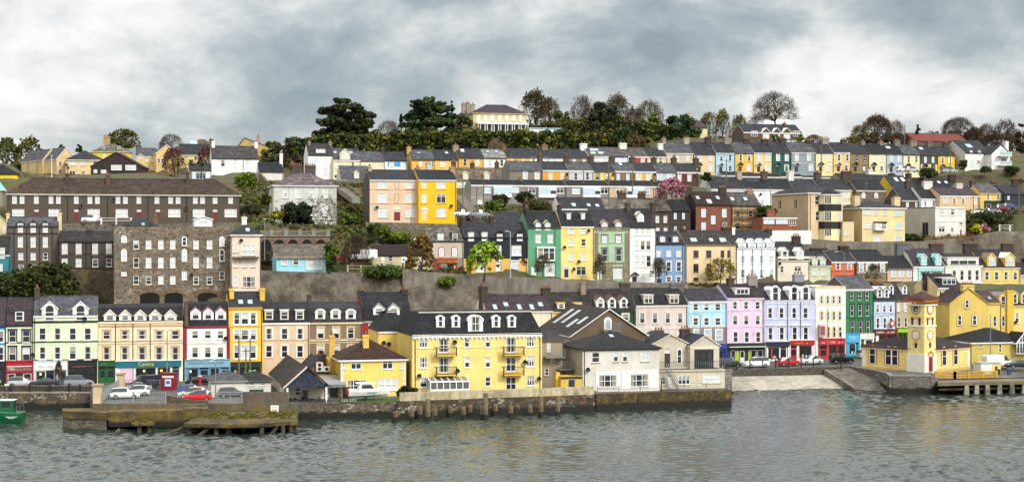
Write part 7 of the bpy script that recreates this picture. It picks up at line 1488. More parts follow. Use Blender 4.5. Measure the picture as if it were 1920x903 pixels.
evergreen('large dark holly like shrub in front of the white villa',557,428,381,76,329,90,['#161f12','#1f2a18','#28331c','#10170c'],56,80,'dark_shrub',.22);evergreen('clipped dark green bush below the pink house',702,434,420,36,322,91,G_DARK,18,50,'dark_shrub',.18)
r=bare('pink blossoming cherry tree between the terraces',1262,376,338,52,347,92,6,1.2,['#b07a88','#c490a0','#8a5060','#9c6472'],8,bark=BARK,name='cherry_tree',bsz=.2)
r=bare('bright yellow green street tree before the black house',908,517,456,66,305.5,93,5,1.1,['#7f9c1e','#95b42a','#678418'],16,name='street_tree',bsz=.22,trunk=.25);r=bare('bare brown street tree in front of the pub',790,509,446,52,304,94,6,.9,['#6a5424','#7d6428','#54421c'],12,name='street_tree',bsz=.17)
for x,t_,b_,w,s,lb in((1018,478,520,32,95,'bare street tree before the green house'),(1125,478,525,28,96,'upright bare street tree before the sage house'),(1236,484,529,32,97,'bare street tree before the cornflower blue house'),(1640,496,530,34,99,'small bare tree before the olive brown house')):bare(lb,x,b_,t_,w,R2(x)-5,s,6,1.0,['#5a5030'],2,name='street_tree',bsz=.1,trunk=.3)
bare('spreading yellow twigged street tree before the wide cream house',1352,530,486,60,R2(1352)-5,98,6,1.2,['#8a7c26','#75691f','#9a8c34'],5,name='street_tree',bsz=.14,trunk=.2);bare('dark bare tree beside the parked van above the cliff',668,503,440,56,307,100,7,1.2,None,name='bare_tree',bark=BARK);bare('leafless young tree by the white shopfront on the left street',110,722,676,16,243,107,6,.9,None,name='street_tree',bark=BARK2)
hedge('thicket','brown bare thicket along the right skyline',[(1590,257,275,503),(1650,250,275,503),(1720,256,275,503),(1790,247,282,504),(1850,250,292,504),(1930,246,300,504)],5,['#4a3c26','#54482c','#3a3420','#5c5030'],300,40,.26,1.0,'thicket',None,15,False)
hedge('ivy_bank','dark overgrown ivy bank below the tall grey brown house',[(-40,520,560,290),(25,516,562,290),(60,503,562,290),(118,497,562,290),(128,520,562,290),(140,545,565,290)],6,['#20290f','#2b3413','#394017','#4a4a1c'],420,40,.28,1.1,'ivy',seed=6)
hedge('ivy_bank','bright ivy climbing the right end of the blue bungalow',[(612,458,510,303),(630,458,510,303)],2,['#4c5a18','#3a4614','#5e6c1e'],40,40,.2,.6,'ivy',seed=7)
for i,(x,t_,b_,w,D,c,lb)in enumerate(((756,722,748,26,229,['#1e2610','#2a3216'],'dark bush beside the detached yellow house'),(775,726,752,28,229,['#3a3a1e','#4a4026','#2c2c18'],'brownish shrub, middle one of three by the sea wall'),(791,732,752,20,228.5,['#6a7016','#808420','#4c5412'],'yellow green shrub, right one of three by the sea wall'),(460,324,352,46,352,['#4f6212','#6d8018','#3a4a10'],'bright green ivy hedge behind the long terrace'),(500,364,386,30,345,['#3a4418','#5a5a1c'],'green shrub left of the villa'),(505,368,384,14,338,['#7a7016','#8a8020'],'small yellow shrub left of the villa'),(520,398,412,30,325,['#7a7416','#97901c','#5a5a14'],'yellow flowering shrub above the arcade wall'),(1712,440,462,44,361,['#26300f','#364014','#444a1a'],'dark bushes between the cream flats and the white modern house'),(1832,412,446,44,368,['#2a3212','#3e4818','#556018'],'green bank of shrubs behind the yellow gorse'),(1838,396,432,50,374,['#2e3414','#48481c','#3a2e1c'],'brown and green shrubs below the peach house'),(1862,398,440,70,372,['#242c10','#343c16'],'dark green hedge mass left of the white rail fence'),(1905,404,434,50,372,['#2c3212','#3c421a'],'dark hedge at the right edge above the rail fence'),(1834,420,440,34,364,['#a8a01c','#8a8a18','#c0b424'],'yellow gorse bush on the right hillside'),(1846,420,436,22,363,['#b0708c','#c890a8','#8a5068'],'pink flowering shrub on the right hillside'),(1872,424,446,30,363.5,['#2c3412','#444c18'],'rounded green bush beside the pink shrub'),(1806,300,322,20,412,['#4a4a1c','#3a3c18'],'small clipped tree before the white modern villa'),(1895,312,328,34,414,['#222a10','#2e3614'],'dark hedge below the white gabled wing'),(1846,314,324,26,414,['#2a3212','#3a4018'],'low hedge below the white modern villa'),(1010,378,398,60,344,['#3c4418','#565a1c','#4a3c20'],'mossy green bank above the green house'),(938,366,386,40,352,['#222c10','#344016'],'dark hedge in front of the box bay row'),(985,362,384,44,354,['#2a3212','#1c240e'],'dark shrub by the first box bay house'),(1326,324,340,24,362,['#1c260e','#2c3814'],'green shrub right of the painted terrace'),(1436,385,410,40,352,['#26340f','#3a4c16'],'green hedge behind the brick sunroom'),(655,400,420,44,330,['#4a5a1a','#5e6a20','#36401a'],'green shrubs right of the villa'),(720,425,442,40,320,['#56641a','#3e4a16'],'green bank below the pink house'),(745,440,452,60,320,['#6a7a1c','#4c5a18'],'grassy bank above the black sign wall'),(662,382,398,30,345,['#4a4a20','#5a4c28'],'brown green shrub on the slope by the villa'),(835,398,410,30,334,['#3a3a1c','#4a4220'],'scrub beside the yellow block'),(1742,318,330,40,410,['#3a4a18','#2c3a14'],'low hedge below the upper right cars'),(925,378,396,44,342,['#5a6c1a','#48581a'],'bright grass bank by the hillside steps'),(498,470,510,22,303,['#3a3c18','#4a4220','#2a2c14'],'scrub beside the pink house above the cliff'),(470,385,402,40,330,['#2c3214','#3c3c1c'],'shrubs left of the villa garden wall'),(840,520,534,40,303,['#4a5a18','#5c6c1c'],'grass tuft on top of the cliff'),(720,505,514,90,302.5,['#33451a','#465a1c'],'green verge along the pub fence'))):
 evergreen(lb,x,b_,t_,w,D,200+i,c,max(14,int(w*.7)),46,'shrub',.2 if D>300 else.13,'dome',.26)
rr=np.random.default_rng(77);cs=[]
for(x0_,x1_,y0_,y1_,D0_,D1_,n_)in((450,515,330,420,322,372,420),(630,700,345,440,320,366,420),(860,1050,366,400,336,358,120),(1690,1930,325,450,345,412,480),(640,870,420,450,312,324,320),(480,640,0,0,316,334,220),(1560,1800,0,0,300,322,160),(1280,1640,0,0,306,326,160),(20,230,0,0,285,297,100),(470,600,0,0,400,446,120),(1290,1460,0,0,352,372,60),(560,1200,0,0,462,500,260),(1200,1940,0,0,440,500,260),(0,480,0,0,410,470,140)):
 for i in range(n_):
  D=rr.uniform(D0_,D1_);px=rr.uniform(x0_,x1_);cs.append(((px-CX)/F*D,D,ground(px,D)+.1))
o=leaves('undergrowth',cs,26,np.full(len(cs),.75)*rr.uniform(.5,1.5,len(cs)),.2,['#3c461a','#4e5a1e','#4a3c26','#5c4e2e','#2a3214','#62702a'],None,.5,rr);tag(o,'low scrub and grass scattered over the open hillside','undergrowth',None,'stuff')
fr0,L,hw=VILLA['fr'],VILLA['L'],VILLA['hw'];rr=np.random.default_rng(9);cs=[]
while len(cs)<190:
 x=rr.uniform(-hw,hw);z_=rr.uniform(.3,6.2)
 if rr.random()<(.18+.75*(max(x,0)/hw)**1.2)*(1-z_/8):cs.append((x,-.08,z_))
o=leaves('climber',cs,12,.4,.09,['#5a4a3a','#6a5644','#4a4a2a','#7a6a58'],VILLA['root'],1,rr)
for v_ in o.data.vertices:v_.co.y=-.03-abs(v_.co.y+.08)*.2
CK={'hatch':[(0,.55,.55,.70,.5),(.06,.86,.88,.82,.6),(.32,.95,1.36,.86,.62),(.7,.97,1.46,.88,.66),(1.7,.96,1.5,.88,.68),(2.35,.94,1.44,.88,.66),(3.05,.9,.95,.86,.7),(3.75,.78,.80,.82,.62),(4.05,.58,.60,.7,.5)],'sedan':[(0,.6,.62,.72,.5),(.08,.9,.92,.82,.6),(.8,.94,.97,.86,.64),(1.35,.95,1.4,.87,.62),(2.4,.94,1.43,.87,.64),(3.2,.9,.94,.86,.66),(4.2,.76,.78,.8,.6),(4.45,.55,.57,.7,.5)],'suv':[(0,.6,.62,.78,.6),(.06,1.0,1.02,.88,.7),(.25,1.08,1.58,.9,.7),(.6,1.1,1.7,.92,.74),(2.4,1.08,1.72,.92,.74),(2.7,1.06,1.62,.92,.72),(3.3,1.03,1.06,.9,.76),(4.1,.9,.92,.88,.7),(4.4,.6,.62,.76,.56)],'van':[(0,.6,.62,.84,.7),(.03,1.1,1.12,.92,.84),(.06,1.15,1.95,.94,.86),(.5,1.15,2.05,.95,.88),(3.4,1.15,2.05,.95,.88),(3.9,1.12,1.9,.94,.84),(4.5,1.08,1.12,.92,.8),(5.0,.9,.92,.88,.74),(5.15,.6,.62,.8,.6)]}
CM={};TYRE=flat('#151515',.8);RIM=flat('#9a9da0',.35,.7);CGL=glass((.03,.04,.045))
def car_meshes(kind,c):
 if(kind,c)in CM:return CM[kind,c]
 st=CK[kind];L_=st[-1][0];cx=L_/2;bm_=flat(c,.25,0);b=MB();g_=MB();rs=[]
 for x,zb,zr,w,wr in st:rs.append([(x-cx,s*w*k,z)for s in(1,-1)for k,z in((.9,.22),(1,.42),(1,(zb+.42)/2),(.96,zb),(wr/w,zr))])
 for i in range(len(rs)-1):
  A,B=rs[i],rs[i+1];cab=st[i][2]-st[i][1]>.2 or st[i+1][2]-st[i+1][1]>.2;both=st[i][2]-st[i][1]>.2 and st[i+1][2]-st[i+1][1]>.2
  for o in(0,5):
   for k in range(4):
    q=[A[o+k],B[o+k],B[o+k+1],A[o+k+1]];q=q if o else q[::-1]
    solid=kind=='van' and(st[i][0]<3.2);(g_ if(k==3 and cab and not solid)else b).poly(q,CGL if(k==3 and cab and not solid)else bm_)
  q=[A[4],B[4],B[9],A[9]];wind=cab and not both;(g_ if wind and not(kind=='van' and i<3)else b).poly(q,CGL if wind and not(kind=='van' and i<3)else bm_)
  b.poly([A[0],A[5],B[5],B[0]],TYRE)
 for r in(rs[0],rs[-1]):b.poly([r[0],r[1],r[2],r[3],r[4],r[9],r[8],r[7],r[6],r[5]],bm_)
 wm_=MB();wm_.tube((0,-.1,0),(0,.1,0),.31,.31,TYRE,14);rm=MB();rm.tube((0,-.108,0),(0,.108,0),.19,.19,RIM,10)
 hl=MB();hl.box(-.04,.04,-.16,.16,-.07,.07,flat('#e8eaea',.2));tl=MB();tl.box(-.03,.03,-.1,.1,-.12,.12,flat('#a01518',.3));sx=MB();np_=MB();np_.box(-.02,.02,-.25,.25,-.06,.06,flat('#d8d8d0'))
 CM[kind,c]=(b.mesh('body'),g_.mesh('window'),wm_.mesh('wheel'),rm.mesh('rim'),hl.mesh('headlight'),tl.mesh('tail_light'),np_.mesh('number_plate'),L_);return CM[kind,c]
def car(label,px,py,c,kind='hatch',face=1,z=3.07,D=None,yaw=YAW,cat='car',group=None):
 D=D or(H-z)*F/(py-CY);p=P(px,py,D);p.z=z if D is None else p.z
 if z is not None:p.z=z
 r=empty('parked_van' if kind=='van' else 'parked_car',p,yaw+(0 if face>0 else math.pi));tag(r,label,cat,group);B,G_,W_,R_,HL,TL,NP_,L_=car_meshes(kind,c)
 link('body',B,r);link('window',G_,r);w=CK[kind][len(CK[kind])//2][3]-.08
 for x in(-L_*.31,L_*.31):
  for s in(-1,1):q=link('wheel',W_,r,(x,s*w,.31));link('rim',R_,q)
 for s in(-1,1):link('headlight',HL,r,(L_/2-.1,s*.58,.66));link('tail_light',TL,r,(-L_/2+.05,s*.62,.8))
 link('number_plate',NP_,r,(-L_/2,0,.5));return r
GQ,GS,GH='cars in the fenced quay car park','cars parked along the front street','cars parked up on the hillside'
car('white hatchback nearest the railings in the quay car park',234,746,'#e9e9e7','hatch',1,2.95,group=GQ);car('white hatchback tucked behind the first white one in the quay car park',254,741,'#dcdcda','hatch',-1,2.97,group=GQ);car('silver estate car behind the two white hatchbacks',256,734.5,'#8f9294','sedan',-1,3.0,group=GQ)
car('dark navy van at the back of the quay car park',276,728,'#12182a','van',-1,3.03,cat='van',group=GQ);car('grey saloon between the navy van and the red kiosk',300,725,'#55585c','sedan',1,3.04,group=GQ);car('bright red hatchback by the stone wall in the quay car park',369,751,'#c01c20','hatch',-1,2.95,group=GQ);car('silver hatchback behind the bright red one',360,745,'#b9b5a8','hatch',-1,2.97,group=GQ);car('blue hatchback behind the silver one in the quay car park',360,739.5,'#1f4f9c','hatch',1,3.0,group=GQ);car('dark grey car behind the metal field gate',435,744,'#5a6066','hatch',1,2.6,group=GQ)
car('black saloon parked before the maroon framed house',375,720,'#16171a','sedan',-1,3.07,group=GS);car('silver hatchback before the red shopfront, left edge',40,724,'#b5b7ba','hatch',1,3.03,group=GS);car('dark blue car before the white shopfront',82,725,'#1c2430','sedan',-1,3.03,group=GS);car('grey estate car before the black shopfront',148,724,'#85898e','suv',1,3.03,group=GS)
car('dark green estate at the right of the pale terrace house',1365,689,'#1c2c2a','suv',1,3.0,group=GS);car('white sport utility car before the lilac house',1418,687,'#e6e6e4','suv',-1,3.0,group=GS);car('red hatchback before the lavender house',1478,685,'#b3141c','hatch',1,3.02,group=GS);car('small silver white hatchback before the red shopfront',1521,682,'#c9cbcc','hatch',-1,3.08,group=GS);car('black sport utility car before the white arched house',1577,680,'#121316','suv',1,3.15,group=GS);car('silver sport utility car turning beside the green house',1628,671,'#a9a59c','suv',1,3.25,group=GS)
car('white van behind the clock tower hall',1870,687,'#e4e4e0','van',1,3.1,cat='van',group=GS);car('dark green car at the right edge behind the hall',1908,689,'#122420','sedan',-1,3.1,group=GS)
def hc(label,px,py,D,c,kind='hatch',face=1):car(label,px,py,c,kind,face,zat(px,py,D),D,group=GH)
hc('white hatchback before the long dark terrace',172,417,315.5,'#e8e8e6',face=1);hc('red hatchback above the cliff by the ivy',636,489,309,'#b81820',face=1);car('white van with its bonnet towards the bungalow, above the cliff',682,487,'#e6e4e2','van',-1,zat(682,487,309),309,cat='van',group=GH)
for x,y,D,c,k,lb in((1694,322.5,411,'#dcdcda','hatch','white car, left of the pair on the upper right terrace'),(1709,323,411,'#b4b6b8','hatch','silver car, right of the white one on the upper right terrace'),(1741,325,411,'#a01a20','hatch','red car on the upper right terrace'),(1779,325,410,'#9aa4aa','suv','pale blue grey car before the deep yellow house'),(1838,402,382,'#e2e0dc','sedan','white car before the peach house'),(1861,401,382,'#8a9096','hatch','grey car before the dark green garage'),(1878,395.5,387,'#7c1418','hatch','dark red car by the green garage'),(1892,392,388,'#2a4670','hatch','blue car before the dark navy house'),(867,406,331,'#d8dadb','hatch','white car roof below the bright yellow house'),(900,407,331,'#8c9092','hatch','grey car roof right of the bright yellow house')):hc(lb,x,y,D,c,k)
def person(label,px,D,z,top,legs,sit=False,face=0.,hair='#2a1c14'):
 r=empty('person',((px-CX)/F*D,D,z),face);tag(r,label,'person');k=.55 if sit else 0
 hp=(0,0,.48 if sit else.93);V_=[hp,(0,.01,hp[2]+.28),(0,0,hp[2]+.5),(0,-.01,hp[2]+.6),(0,-.03,hp[2]+.72)];R_=[.15,.15,.17,.06,.105];E=[(0,1),(1,2),(2,3),(3,4)]
 for s in(-1,1):
  o=len(V_)
  if sit:V_+=[(s*.1,-.42,.5),(s*.11,-.45,.06),(s*.11,-.58,.04)]
  else:V_+=[(s*.1,-.02,.5),(s*.11,.02+.1*s,.07),(s*.11,-.14+.1*s,.04)]
  R_+=[.085,.055,.05];E+=[(0,o),(o,o+1),(o+1,o+2)];o=len(V_);V_+=[(s*.2,0,hp[2]+.46),(s*.26,-.02,hp[2]+.2),(s*.24,-.2,hp[2]+(.16 if sit else.0))];R_+=[.07,.05,.04];E+=[(2,o),(o,o+1),(o+1,o+2)]
 me=bpy.data.meshes.new('figure');me.from_pydata(V_,E,[]);o=bpy.data.objects.new('figure_tmp',me);COL.objects.link(o);sk_=o.modifiers.new('skin','SKIN');sd=o.modifiers.new('sub','SUBSURF');sd.levels=sd.render_levels=1
 for v_,q in zip(me.skin_vertices[0].data,R_):v_.radius=(q,q*.8)
 me.skin_vertices[0].data[0].use_root=True;m2=bpy.data.meshes.new_from_object(o.evaluated_get(bpy.context.evaluated_depsgraph_get()));bpy.data.objects.remove(o);m2.materials.clear()
 for c in('#b98a70',top,legs,hair,'#1c1a18'):m2.materials.append(flat(c,.8))
 for f in m2.polygons:c=f.center;f.material_index=1 if c.z>hp[2]-.02 else 2;f.material_index=0 if(c.z>hp[2]+.6 or(abs(c.x)>.19 and c.y<-.13))else(4 if c.z<.08 else f.material_index);f.material_index=3 if(c.z>hp[2]+.74 or(c.z>hp[2]+.64 and c.y>.0))else f.material_index;f.use_smooth=True
 link('body',m2,r);return r
person('person in dark blue clothes standing on the left quay',169,239,2.5,'#22344c','#1a2230',face=.5);person('person in black standing by the blue shopfront',357,246.5,3.07,'#151517','#1a1a1c',face=-.4);person('person in a red top beside the black car',1588,286.5,3.12,'#a8201c','#c9a080',face=1.0);fr0,hw=PORCH
q=fr0.world(hw+hw*.62,-2.2);person('person in a blue shirt sitting in the open porch',CX+q.x/q.y*F,q.y,fr0.zb,'#4a5a78','#2a2c34',True,-1.2);q=fr0.world(hw-hw*.15,-1.2);person('person standing at the back of the open porch',CX+q.x/q.y*F,q.y,fr0.zb,'#8a7468','#2c2c30',face=.3)
def chair(lb,u,y,rz):
 q=fr0.world(hw+hw*u,y);r=empty('cafe_chair',q,rz);tag(r,lb,'chair','chairs in the open porch');b=MB();b.box(-.22,.22,-.22,.22,.43,.47,DARKM);b.build('seat',r);b=MB();b.box(-.22,.22,.19,.23,.5,.9,DARKM);b.build('backrest',r)
 for x in(-.19,.19):
  for y_ in(-.19,.19):b=MB();b.tube((x,y_,0),(x,y_,.43),.02,.02,STEEL,4);b.build('leg',r)
for i,(u,y,rz,lb)in enumerate(((.62,-2.2,-1.2,'dark cafe chair under the sitting person'),(-.75,-2.4,.6,'dark cafe chair at the left end of the open porch'),(-.45,-2.0,2.2,'dark cafe chair beside the left porch table'),(.05,-2.4,.2,'dark cafe chair in the middle of the open porch'))):chair(lb,u,y,rz)
for u,lb in((-.6,'round cafe table on the left of the open porch'),(.3,'round cafe table nearer the sitting person')):
 q=fr0.world(hw+hw*u,-2.2);r=empty('cafe_table',q);tag(r,lb,'table');b=MB();b.tube((0,0,.7),(0,0,.74),.38,.38,DARKM,14);b.build('tabletop',r);b=MB();b.tube((0,0,0),(0,0,.7),.035,.035,STEEL,6);b.build('leg',r)
def pole(label,px,y0,y1,D,r=.13,m=None,arms=1,name='utility_pole'):
 D=D(px)if callable(D)else D;b0=P(px,y1,D);ht=(y1-y0)*D/F;o=empty(name,b0);tag(o,label,'pole','poles carrying wires over the hillside' if arms else None);b=MB();b.tube((0,0,-1.5),(0,0,ht),r,r*.75,m or WOODP,8);b.build('pole',o)
 if arms:b=MB();b.box(-.6,.6,-.05,.05,ht-.5,ht-.38,WOODP);b.build('crossarm',o)
 return b0+Vector((0,0,ht))
def lamp(label,px,y0,y1,D,side=1,m=None,arm=1.6,twin=False):
 D=D(px)if callable(D)else D;b0=P(px,y1,D);ht=(y1-y0)*D/F;o=empty('street_lamp',b0);tag(o,label,'street lamp','street lamps of the town');m=m or STEEL;b=MB();b.tube((0,0,-.5),(0,0,ht-.2),.11,.06,m,8);b.build('pole',o)
 for s in([1,-1]if twin else[side]):
  b=MB();b.tube((0,0,ht-.25),(s*arm*.5,0,ht),.045,.04,m,6);b.tube((s*arm*.5,0,ht),(s*arm,0,ht),.04,.035,m,6);b.build('arm',o);b=MB();b.box(s*arm-.32,s*arm+.32,-.12,.12,ht-.06,ht+.06,flat('#c9c9c4'));b.box(s*arm-.26,s*arm+.26,-.09,.09,ht-.1,ht-.061,flat('#e8e6d8',.3));b.build('lamp_head',o)
lamp('tall twin armed grey street lamp before the cream shop building',313.6,618,706,246,twin=True,arm=1.0);lamp('thin white lamp post before the low white garages',404,676,744,228,-1,arm=.5);lamp('tall curved street lamp before the white arched house',1552,574,679,285,1);lamp('slim lamp bending left before the sky blue house',1313,588,650,273,-1);lamp('pale lamp post between the pink house and the bungalow',496,410,482,299,0.01,arm=.1);lamp('pale blue lamp post before the black house',957,433,517,306.5,-.6,flat('#a9b8be'),1.2);lamp('slim street lamp before the wide cream house',1369,453,530,lambda p:R2(p)-5,-1);lamp('slim street lamp before the orange house',1583,471,522,lambda p:R2(p)-5,-1);lamp('tall black lamp post on the road wall',1577,620,688,278,.01,DARKM,.15);lamp('thin lamp post behind the clock tower hall',1857,588,690,283,-1,arm=.7);lamp('white lamp post left of the timber hall',97,291,331,397,.01,flat('#e4e2dc'),.1)
tops=[]
for x,y0,y1,D,lb in((448,629,702,241,'timber pole, left of three by the white garages'),(461,652,700,241,'shortest timber pole of three by the white garages'),(469,634,698,241,'timber pole, right of three by the white garages'),(70,282,330,404,'timber pole before the left apartment block'),(53,290,332,404,'brown timber pole at the left edge of the hill'),(1014,292,342,366,'timber pole before the amber house of the painted terrace'),(1094,304,342,366,'timber pole before the pale grey house of the painted terrace'),(1141,300,344,366,'timber pole before the lemon yellow house'),(1186,306,346,366,'timber pole before the brown rendered house'),(868,336,404,333,'leaning timber pole right of the bright yellow house'),(894,350,400,336,'timber pole before the first box bay house'),(907,341,404,334,'timber pole on the lawn by the box bay house'),(771,405,505,306,'tall timber pole in front of the pub'),(1266,274,312,405,'timber pole before the putty coloured house'),(1362,298,336,385,'timber pole above the white terrace'),(1624,340,378,368,'timber pole before the brown stone house'),(1825,356,405,381,'timber pole before the peach house'),(1911,348,398,384,'timber pole before the dark navy house'),(1782,276,324,409,'timber pole before the deep yellow house'),(1696,234,262,470,'lone timber pole on the right skyline'),(1540,270,322,409,'timber pole before the pale yellow upper house'),(1327,235,285,430,'dark timber pole on the skyline by the brown zigzag house')):tops.append(pole(lb,x,y0,y1,D))
def wire(label,a,b_,sag=.8,r=.018):
 a,b_=Vector(a),Vector(b_);b=MB();pr=a
 for i in range(1,13):t=i/12;q=a.lerp(b_,t)-Vector((0,0,sag*4*t*(1-t)));b.tube(pr,q,r,r,DARKM,3,False);pr=q
 o=b.build('overhead_wire');tag(o,label,'wire')
wire('overhead wire between the first two poles of the painted terrace',tops[5],tops[6]);wire('overhead wire between the grey and lemon houses of the painted terrace',tops[6],tops[7]);wire('overhead wire between the lemon and brown houses of the painted terrace',tops[7],tops[8]);wire('overhead wire from the leaning pole to the lawn pole',tops[9],tops[11]);wire('long overhead wire above the upper right terrace',tops[13],tops[20],1.5);wire('overhead wire crossing the cream shop building',P(183,638,243),P(343,628,246),.6);wire('overhead wire crossing the pale mint house',P(12,640,241),P(183,638,243),.6);wire('green cable slung from the blue grey house to the clock tower',P(1640,592,300),P(1702,578,272),.5,.04)
for i,x in enumerate((1382,1406,1430,1454,1478,1502,1525)):
 D=eD(x)+.9;o=empty('bollard',((x-CX)/F*D,D,eZ(x)+.1));tag(o,'black iron bollard on the road wall above the slipway','bollard','bollards above the slipway');b=MB();b.tube((0,0,-.2),(0,0,1.45),.1,.09,DARKM,8);b.tube((0,0,1.45),(0,0,1.6),.13,.08,DARKM,8);b.build('post',o);b=MB();b.tube((0,0,1.15),(0,0,1.25),.125,.125,DARKM,8);b.build('collar',o)
U_=((55,380,495),(122,370,475),(190,305,495),(253,385,485),(380,365,462),(498,370,478),(545,355,458),(650,365,475),(678,255,478),(760,350,448),(890,360,465),(1057,350,460),(1148,280,455),(1287,275,452),(-85,410,590-90),(-60,405,565-80))
lbs=['mossy headed post left of the first tall one','plain post behind the first tall one','first tall post from the left of the sea wall','short post with an orange lichen cap','thin post close to the dark sea wall','stout post with a bright lichen cap','post standing behind the stout lichen capped one','short post leaning on the tallest post','tallest post with yellow lichen, middle of the row','post close to the wall right of the tallest','lone post below the iron balconies','blunt stout post before the third tall one','tall post below the right end of the apartments','last tall post at the right of the row','tall yellow lichened post by the detached house','grey post paired with the lichened one by the detached house']
for i,(x,a,c)in enumerate(U_):
 px=760+x/4.515;yb=680+c/4.515;D=75000/(yb-CY);o=empty('timber_pile',((px-CX)/F*D,D,0));ht=(c-a)/4.515*D/F;tag(o,'old timber '+lbs[i],'post','timber piles along the sea wall');b=MB();q=RN.uniform(-.1,.1);w_=.36 if ht<4.5 else.33;b.tube((0,0,-2),(q,0,ht),w_,w_*.92,rough('#5a4c34','#85765a',1.2,'weathered_pile',c3='#a07c1a'),9);b.build('shaft',o);b=MB();b.tube((0,0,-1.9),(q*.1,0,.75),w_+.02,w_+.02,flat('#1a1812',.7),9);b.build('weed_band',o)
def pxf(pts,z):return[Vector(((p-CX)/F*D,D,z))for p,D in pts]
o=empty('ruined_pier',((340-CX)/F*214,214,0));tag(o,'ruined concrete pier with lichen and a broken slab on decayed piles','pier');oc=o.location.copy();LICH=rough('#3f3826','#735f22',.6,'lichen_concrete',c3='#2c281c',tide=1);PST=rubble('#7a7468','#4a443a','#35302a',2.2,.4)
b=MB();b.prism([p-oc for p in pxf([(118,214.5),(200,212.5),(200,218),(118,218)],-1)],(0,0,2.3),PST);b.prism([p-oc for p in pxf([(117,214.3),(203,212.3),(203,218),(117,218)],1.301)],(0,0,.95),LICH);b.build('stone_abutment',o)
b=MB();b.prism([p-oc for p in pxf([(203.2,212.4),(285,212.8),(285,217.2),(203.2,217.2)],.35)],(0,0,2.0),LICH);b.prism([p-oc for p in pxf([(285.2,213),(345,213.4),(345,217.1),(285.2,217.1)],.2)],(0,0,2.2),LICH);b.prism([p-oc for p in pxf([(345.2,213.6),(390,214),(390,217),(345.2,217)],.6)],(0,0,2.0),LICH);b.build('concrete_wall',o)
def slab(pts,z,t):
 b=MB();q=[]
 for(p,D),(p2,D2)in zip(pts,pts[1:]+pts[:1]):
  for i in range(6):f_=i/6;j=RN.uniform(-.25,.25);q.append(Vector(((p+(p2-p)*f_-CX)/F*(D+(D2-D)*f_)+j,D+(D2-D)*f_+j,z+RN.uniform(-.06,.06)))-oc)
 b.prism(q,(0,0,t),LICH);return b
slab([(345,207),(450,206),(558,209),(556,221),(390,221)],.95,.5).build('deck_slab',o);slab([(246,208),(286,208),(288,212.3),(250,212.3)],1.0,.4).build('broken_slab',o)
for p,D,h_,w_ in((262,208.6,1.0,.32),(279,208.8,1.0,.3),(355,207.5,.95,.4),(405,207,.95,.35),(428,207.2,.95,.45),(455,210,.95,.4),(491,207.5,.95,.35),(530,208.3,.95,.3),(545,209.2,.95,.35),(553,210,.95,.4),(470,214,.95,.4),(510,215,.95,.4)):
 b=MB();c=Vector(((p-CX)/F*D,D,0))-oc;b.tube(c+Vector((RN.uniform(-.2,.2),0,-1.5)),c+Vector((0,0,h_)),w_,w_*.85,rough('#2e2a20','#57503c',1.5,'decayed_pile'),7);b.build('pile',o)
for a,c in(((210,205.5,.1),(224,206.5,.75)),((300,207,.1),(345,208,.8)),((372,206.6,.2),(392,207,.9)),((508,208,.2),(520,208.4,.9))):
 b=MB();A=Vector(((a[0]-CX)/F*a[1],a[1],a[2]-.4))-oc;C_=Vector(((c[0]-CX)/F*c[1],c[1],c[2]))-oc;b.tube(A,C_,.28,.22,rough('#2e2a20','#57503c',1.5,'decayed_pile'),6);b.build('fallen_beam',o)
cs=[];
for i in range(160):p=RN.uniform(350,552);D=RN.uniform(212,220.5);cs.append(((p-CX)/F*D-oc.x,D-oc.y,1.5))
for i in range(40):p=RN.uniform(250,284);D=RN.uniform(209,212);cs.append(((p-CX)/F*D-oc.x,D-oc.y,1.48))
q=leaves('moss',cs,22,.55,.1,['#4a4a16','#5c5a1a','#3c4014','#6a621c'],o,.22);q['kind']='stuff'
def fence(name,label,pts,ht,gap,m,rails=(.1,.95),post=None,cat='fence',th=.025,bars=True):
 """pts: (px, D, z)"""
 W_=[Vector(((p-CX)/F*D,D,z))for p,D,z in pts];o=empty(name,W_[0]);tag(o,label,cat);b=MB()
 for A,B in zip(W_[:-1],W_[1:]):
  l=(B-A).length;n=max(2,int(l/gap));A0=A-W_[0];B0=B-W_[0]
  if bars:
   for i in range(n+1):p=A0.lerp(B0,i/n);b.tube(p,p+Vector((0,0,ht)),th,th,m,4)
  for k in rails:b.tube(A0+Vector((0,0,ht*k)),B0+Vector((0,0,ht*k)),th*1.5,th*1.5,m,4)
 b.build('rails',o)
 if post:
  for A,B in zip(W_[:-1],W_[1:]):
   n=max(1,int((B-A).length/post))
   for i in range(n+1):p=(A-W_[0]).lerp(B-W_[0],i/n);b=MB();b.box(p.x-th*3,p.x+th*3,p.y-th*3,p.y+th*3,p.z-.3,p.z+ht+.08,m);b.build('post',o)
 return o
GAL=flat('#9aa09e',.45,.4);fence('iron_railing','grey iron railing along the front edge of the car park',[(189,217.8,2.95),(311,217.8,2.95)],1.5,.3,GAL,post=4.2);fence('iron_railing','grey iron railing running up the left side of the car park',[(189,218.5,3.0),(222,235.5,3.1)],1.5,.3,GAL,post=4);fence('iron_railing','grey railing at the back of the car park beside the red kiosk',[(232,237.5,3.05),(300,237.5,3.05)],1.4,.3,GAL,post=4)
for x,D,lb in((183,218,'front cream gate pillar of the quay car park'),(226,236.2,'rear cream gate pillar of the quay car park')):
 o=empty('gate_pillar',((x-CX)/F*D,D,2.95));tag(o,lb,'pillar');b=MB();b.box(-.5,.5,-.5,.5,-.4,2.35,paint('#d4be98',.8));b.build('shaft',o);b=MB();b.box(-.65,.65,-.65,.65,2.351,2.6,paint('#b89a7c',.8));b.build('cap',o)
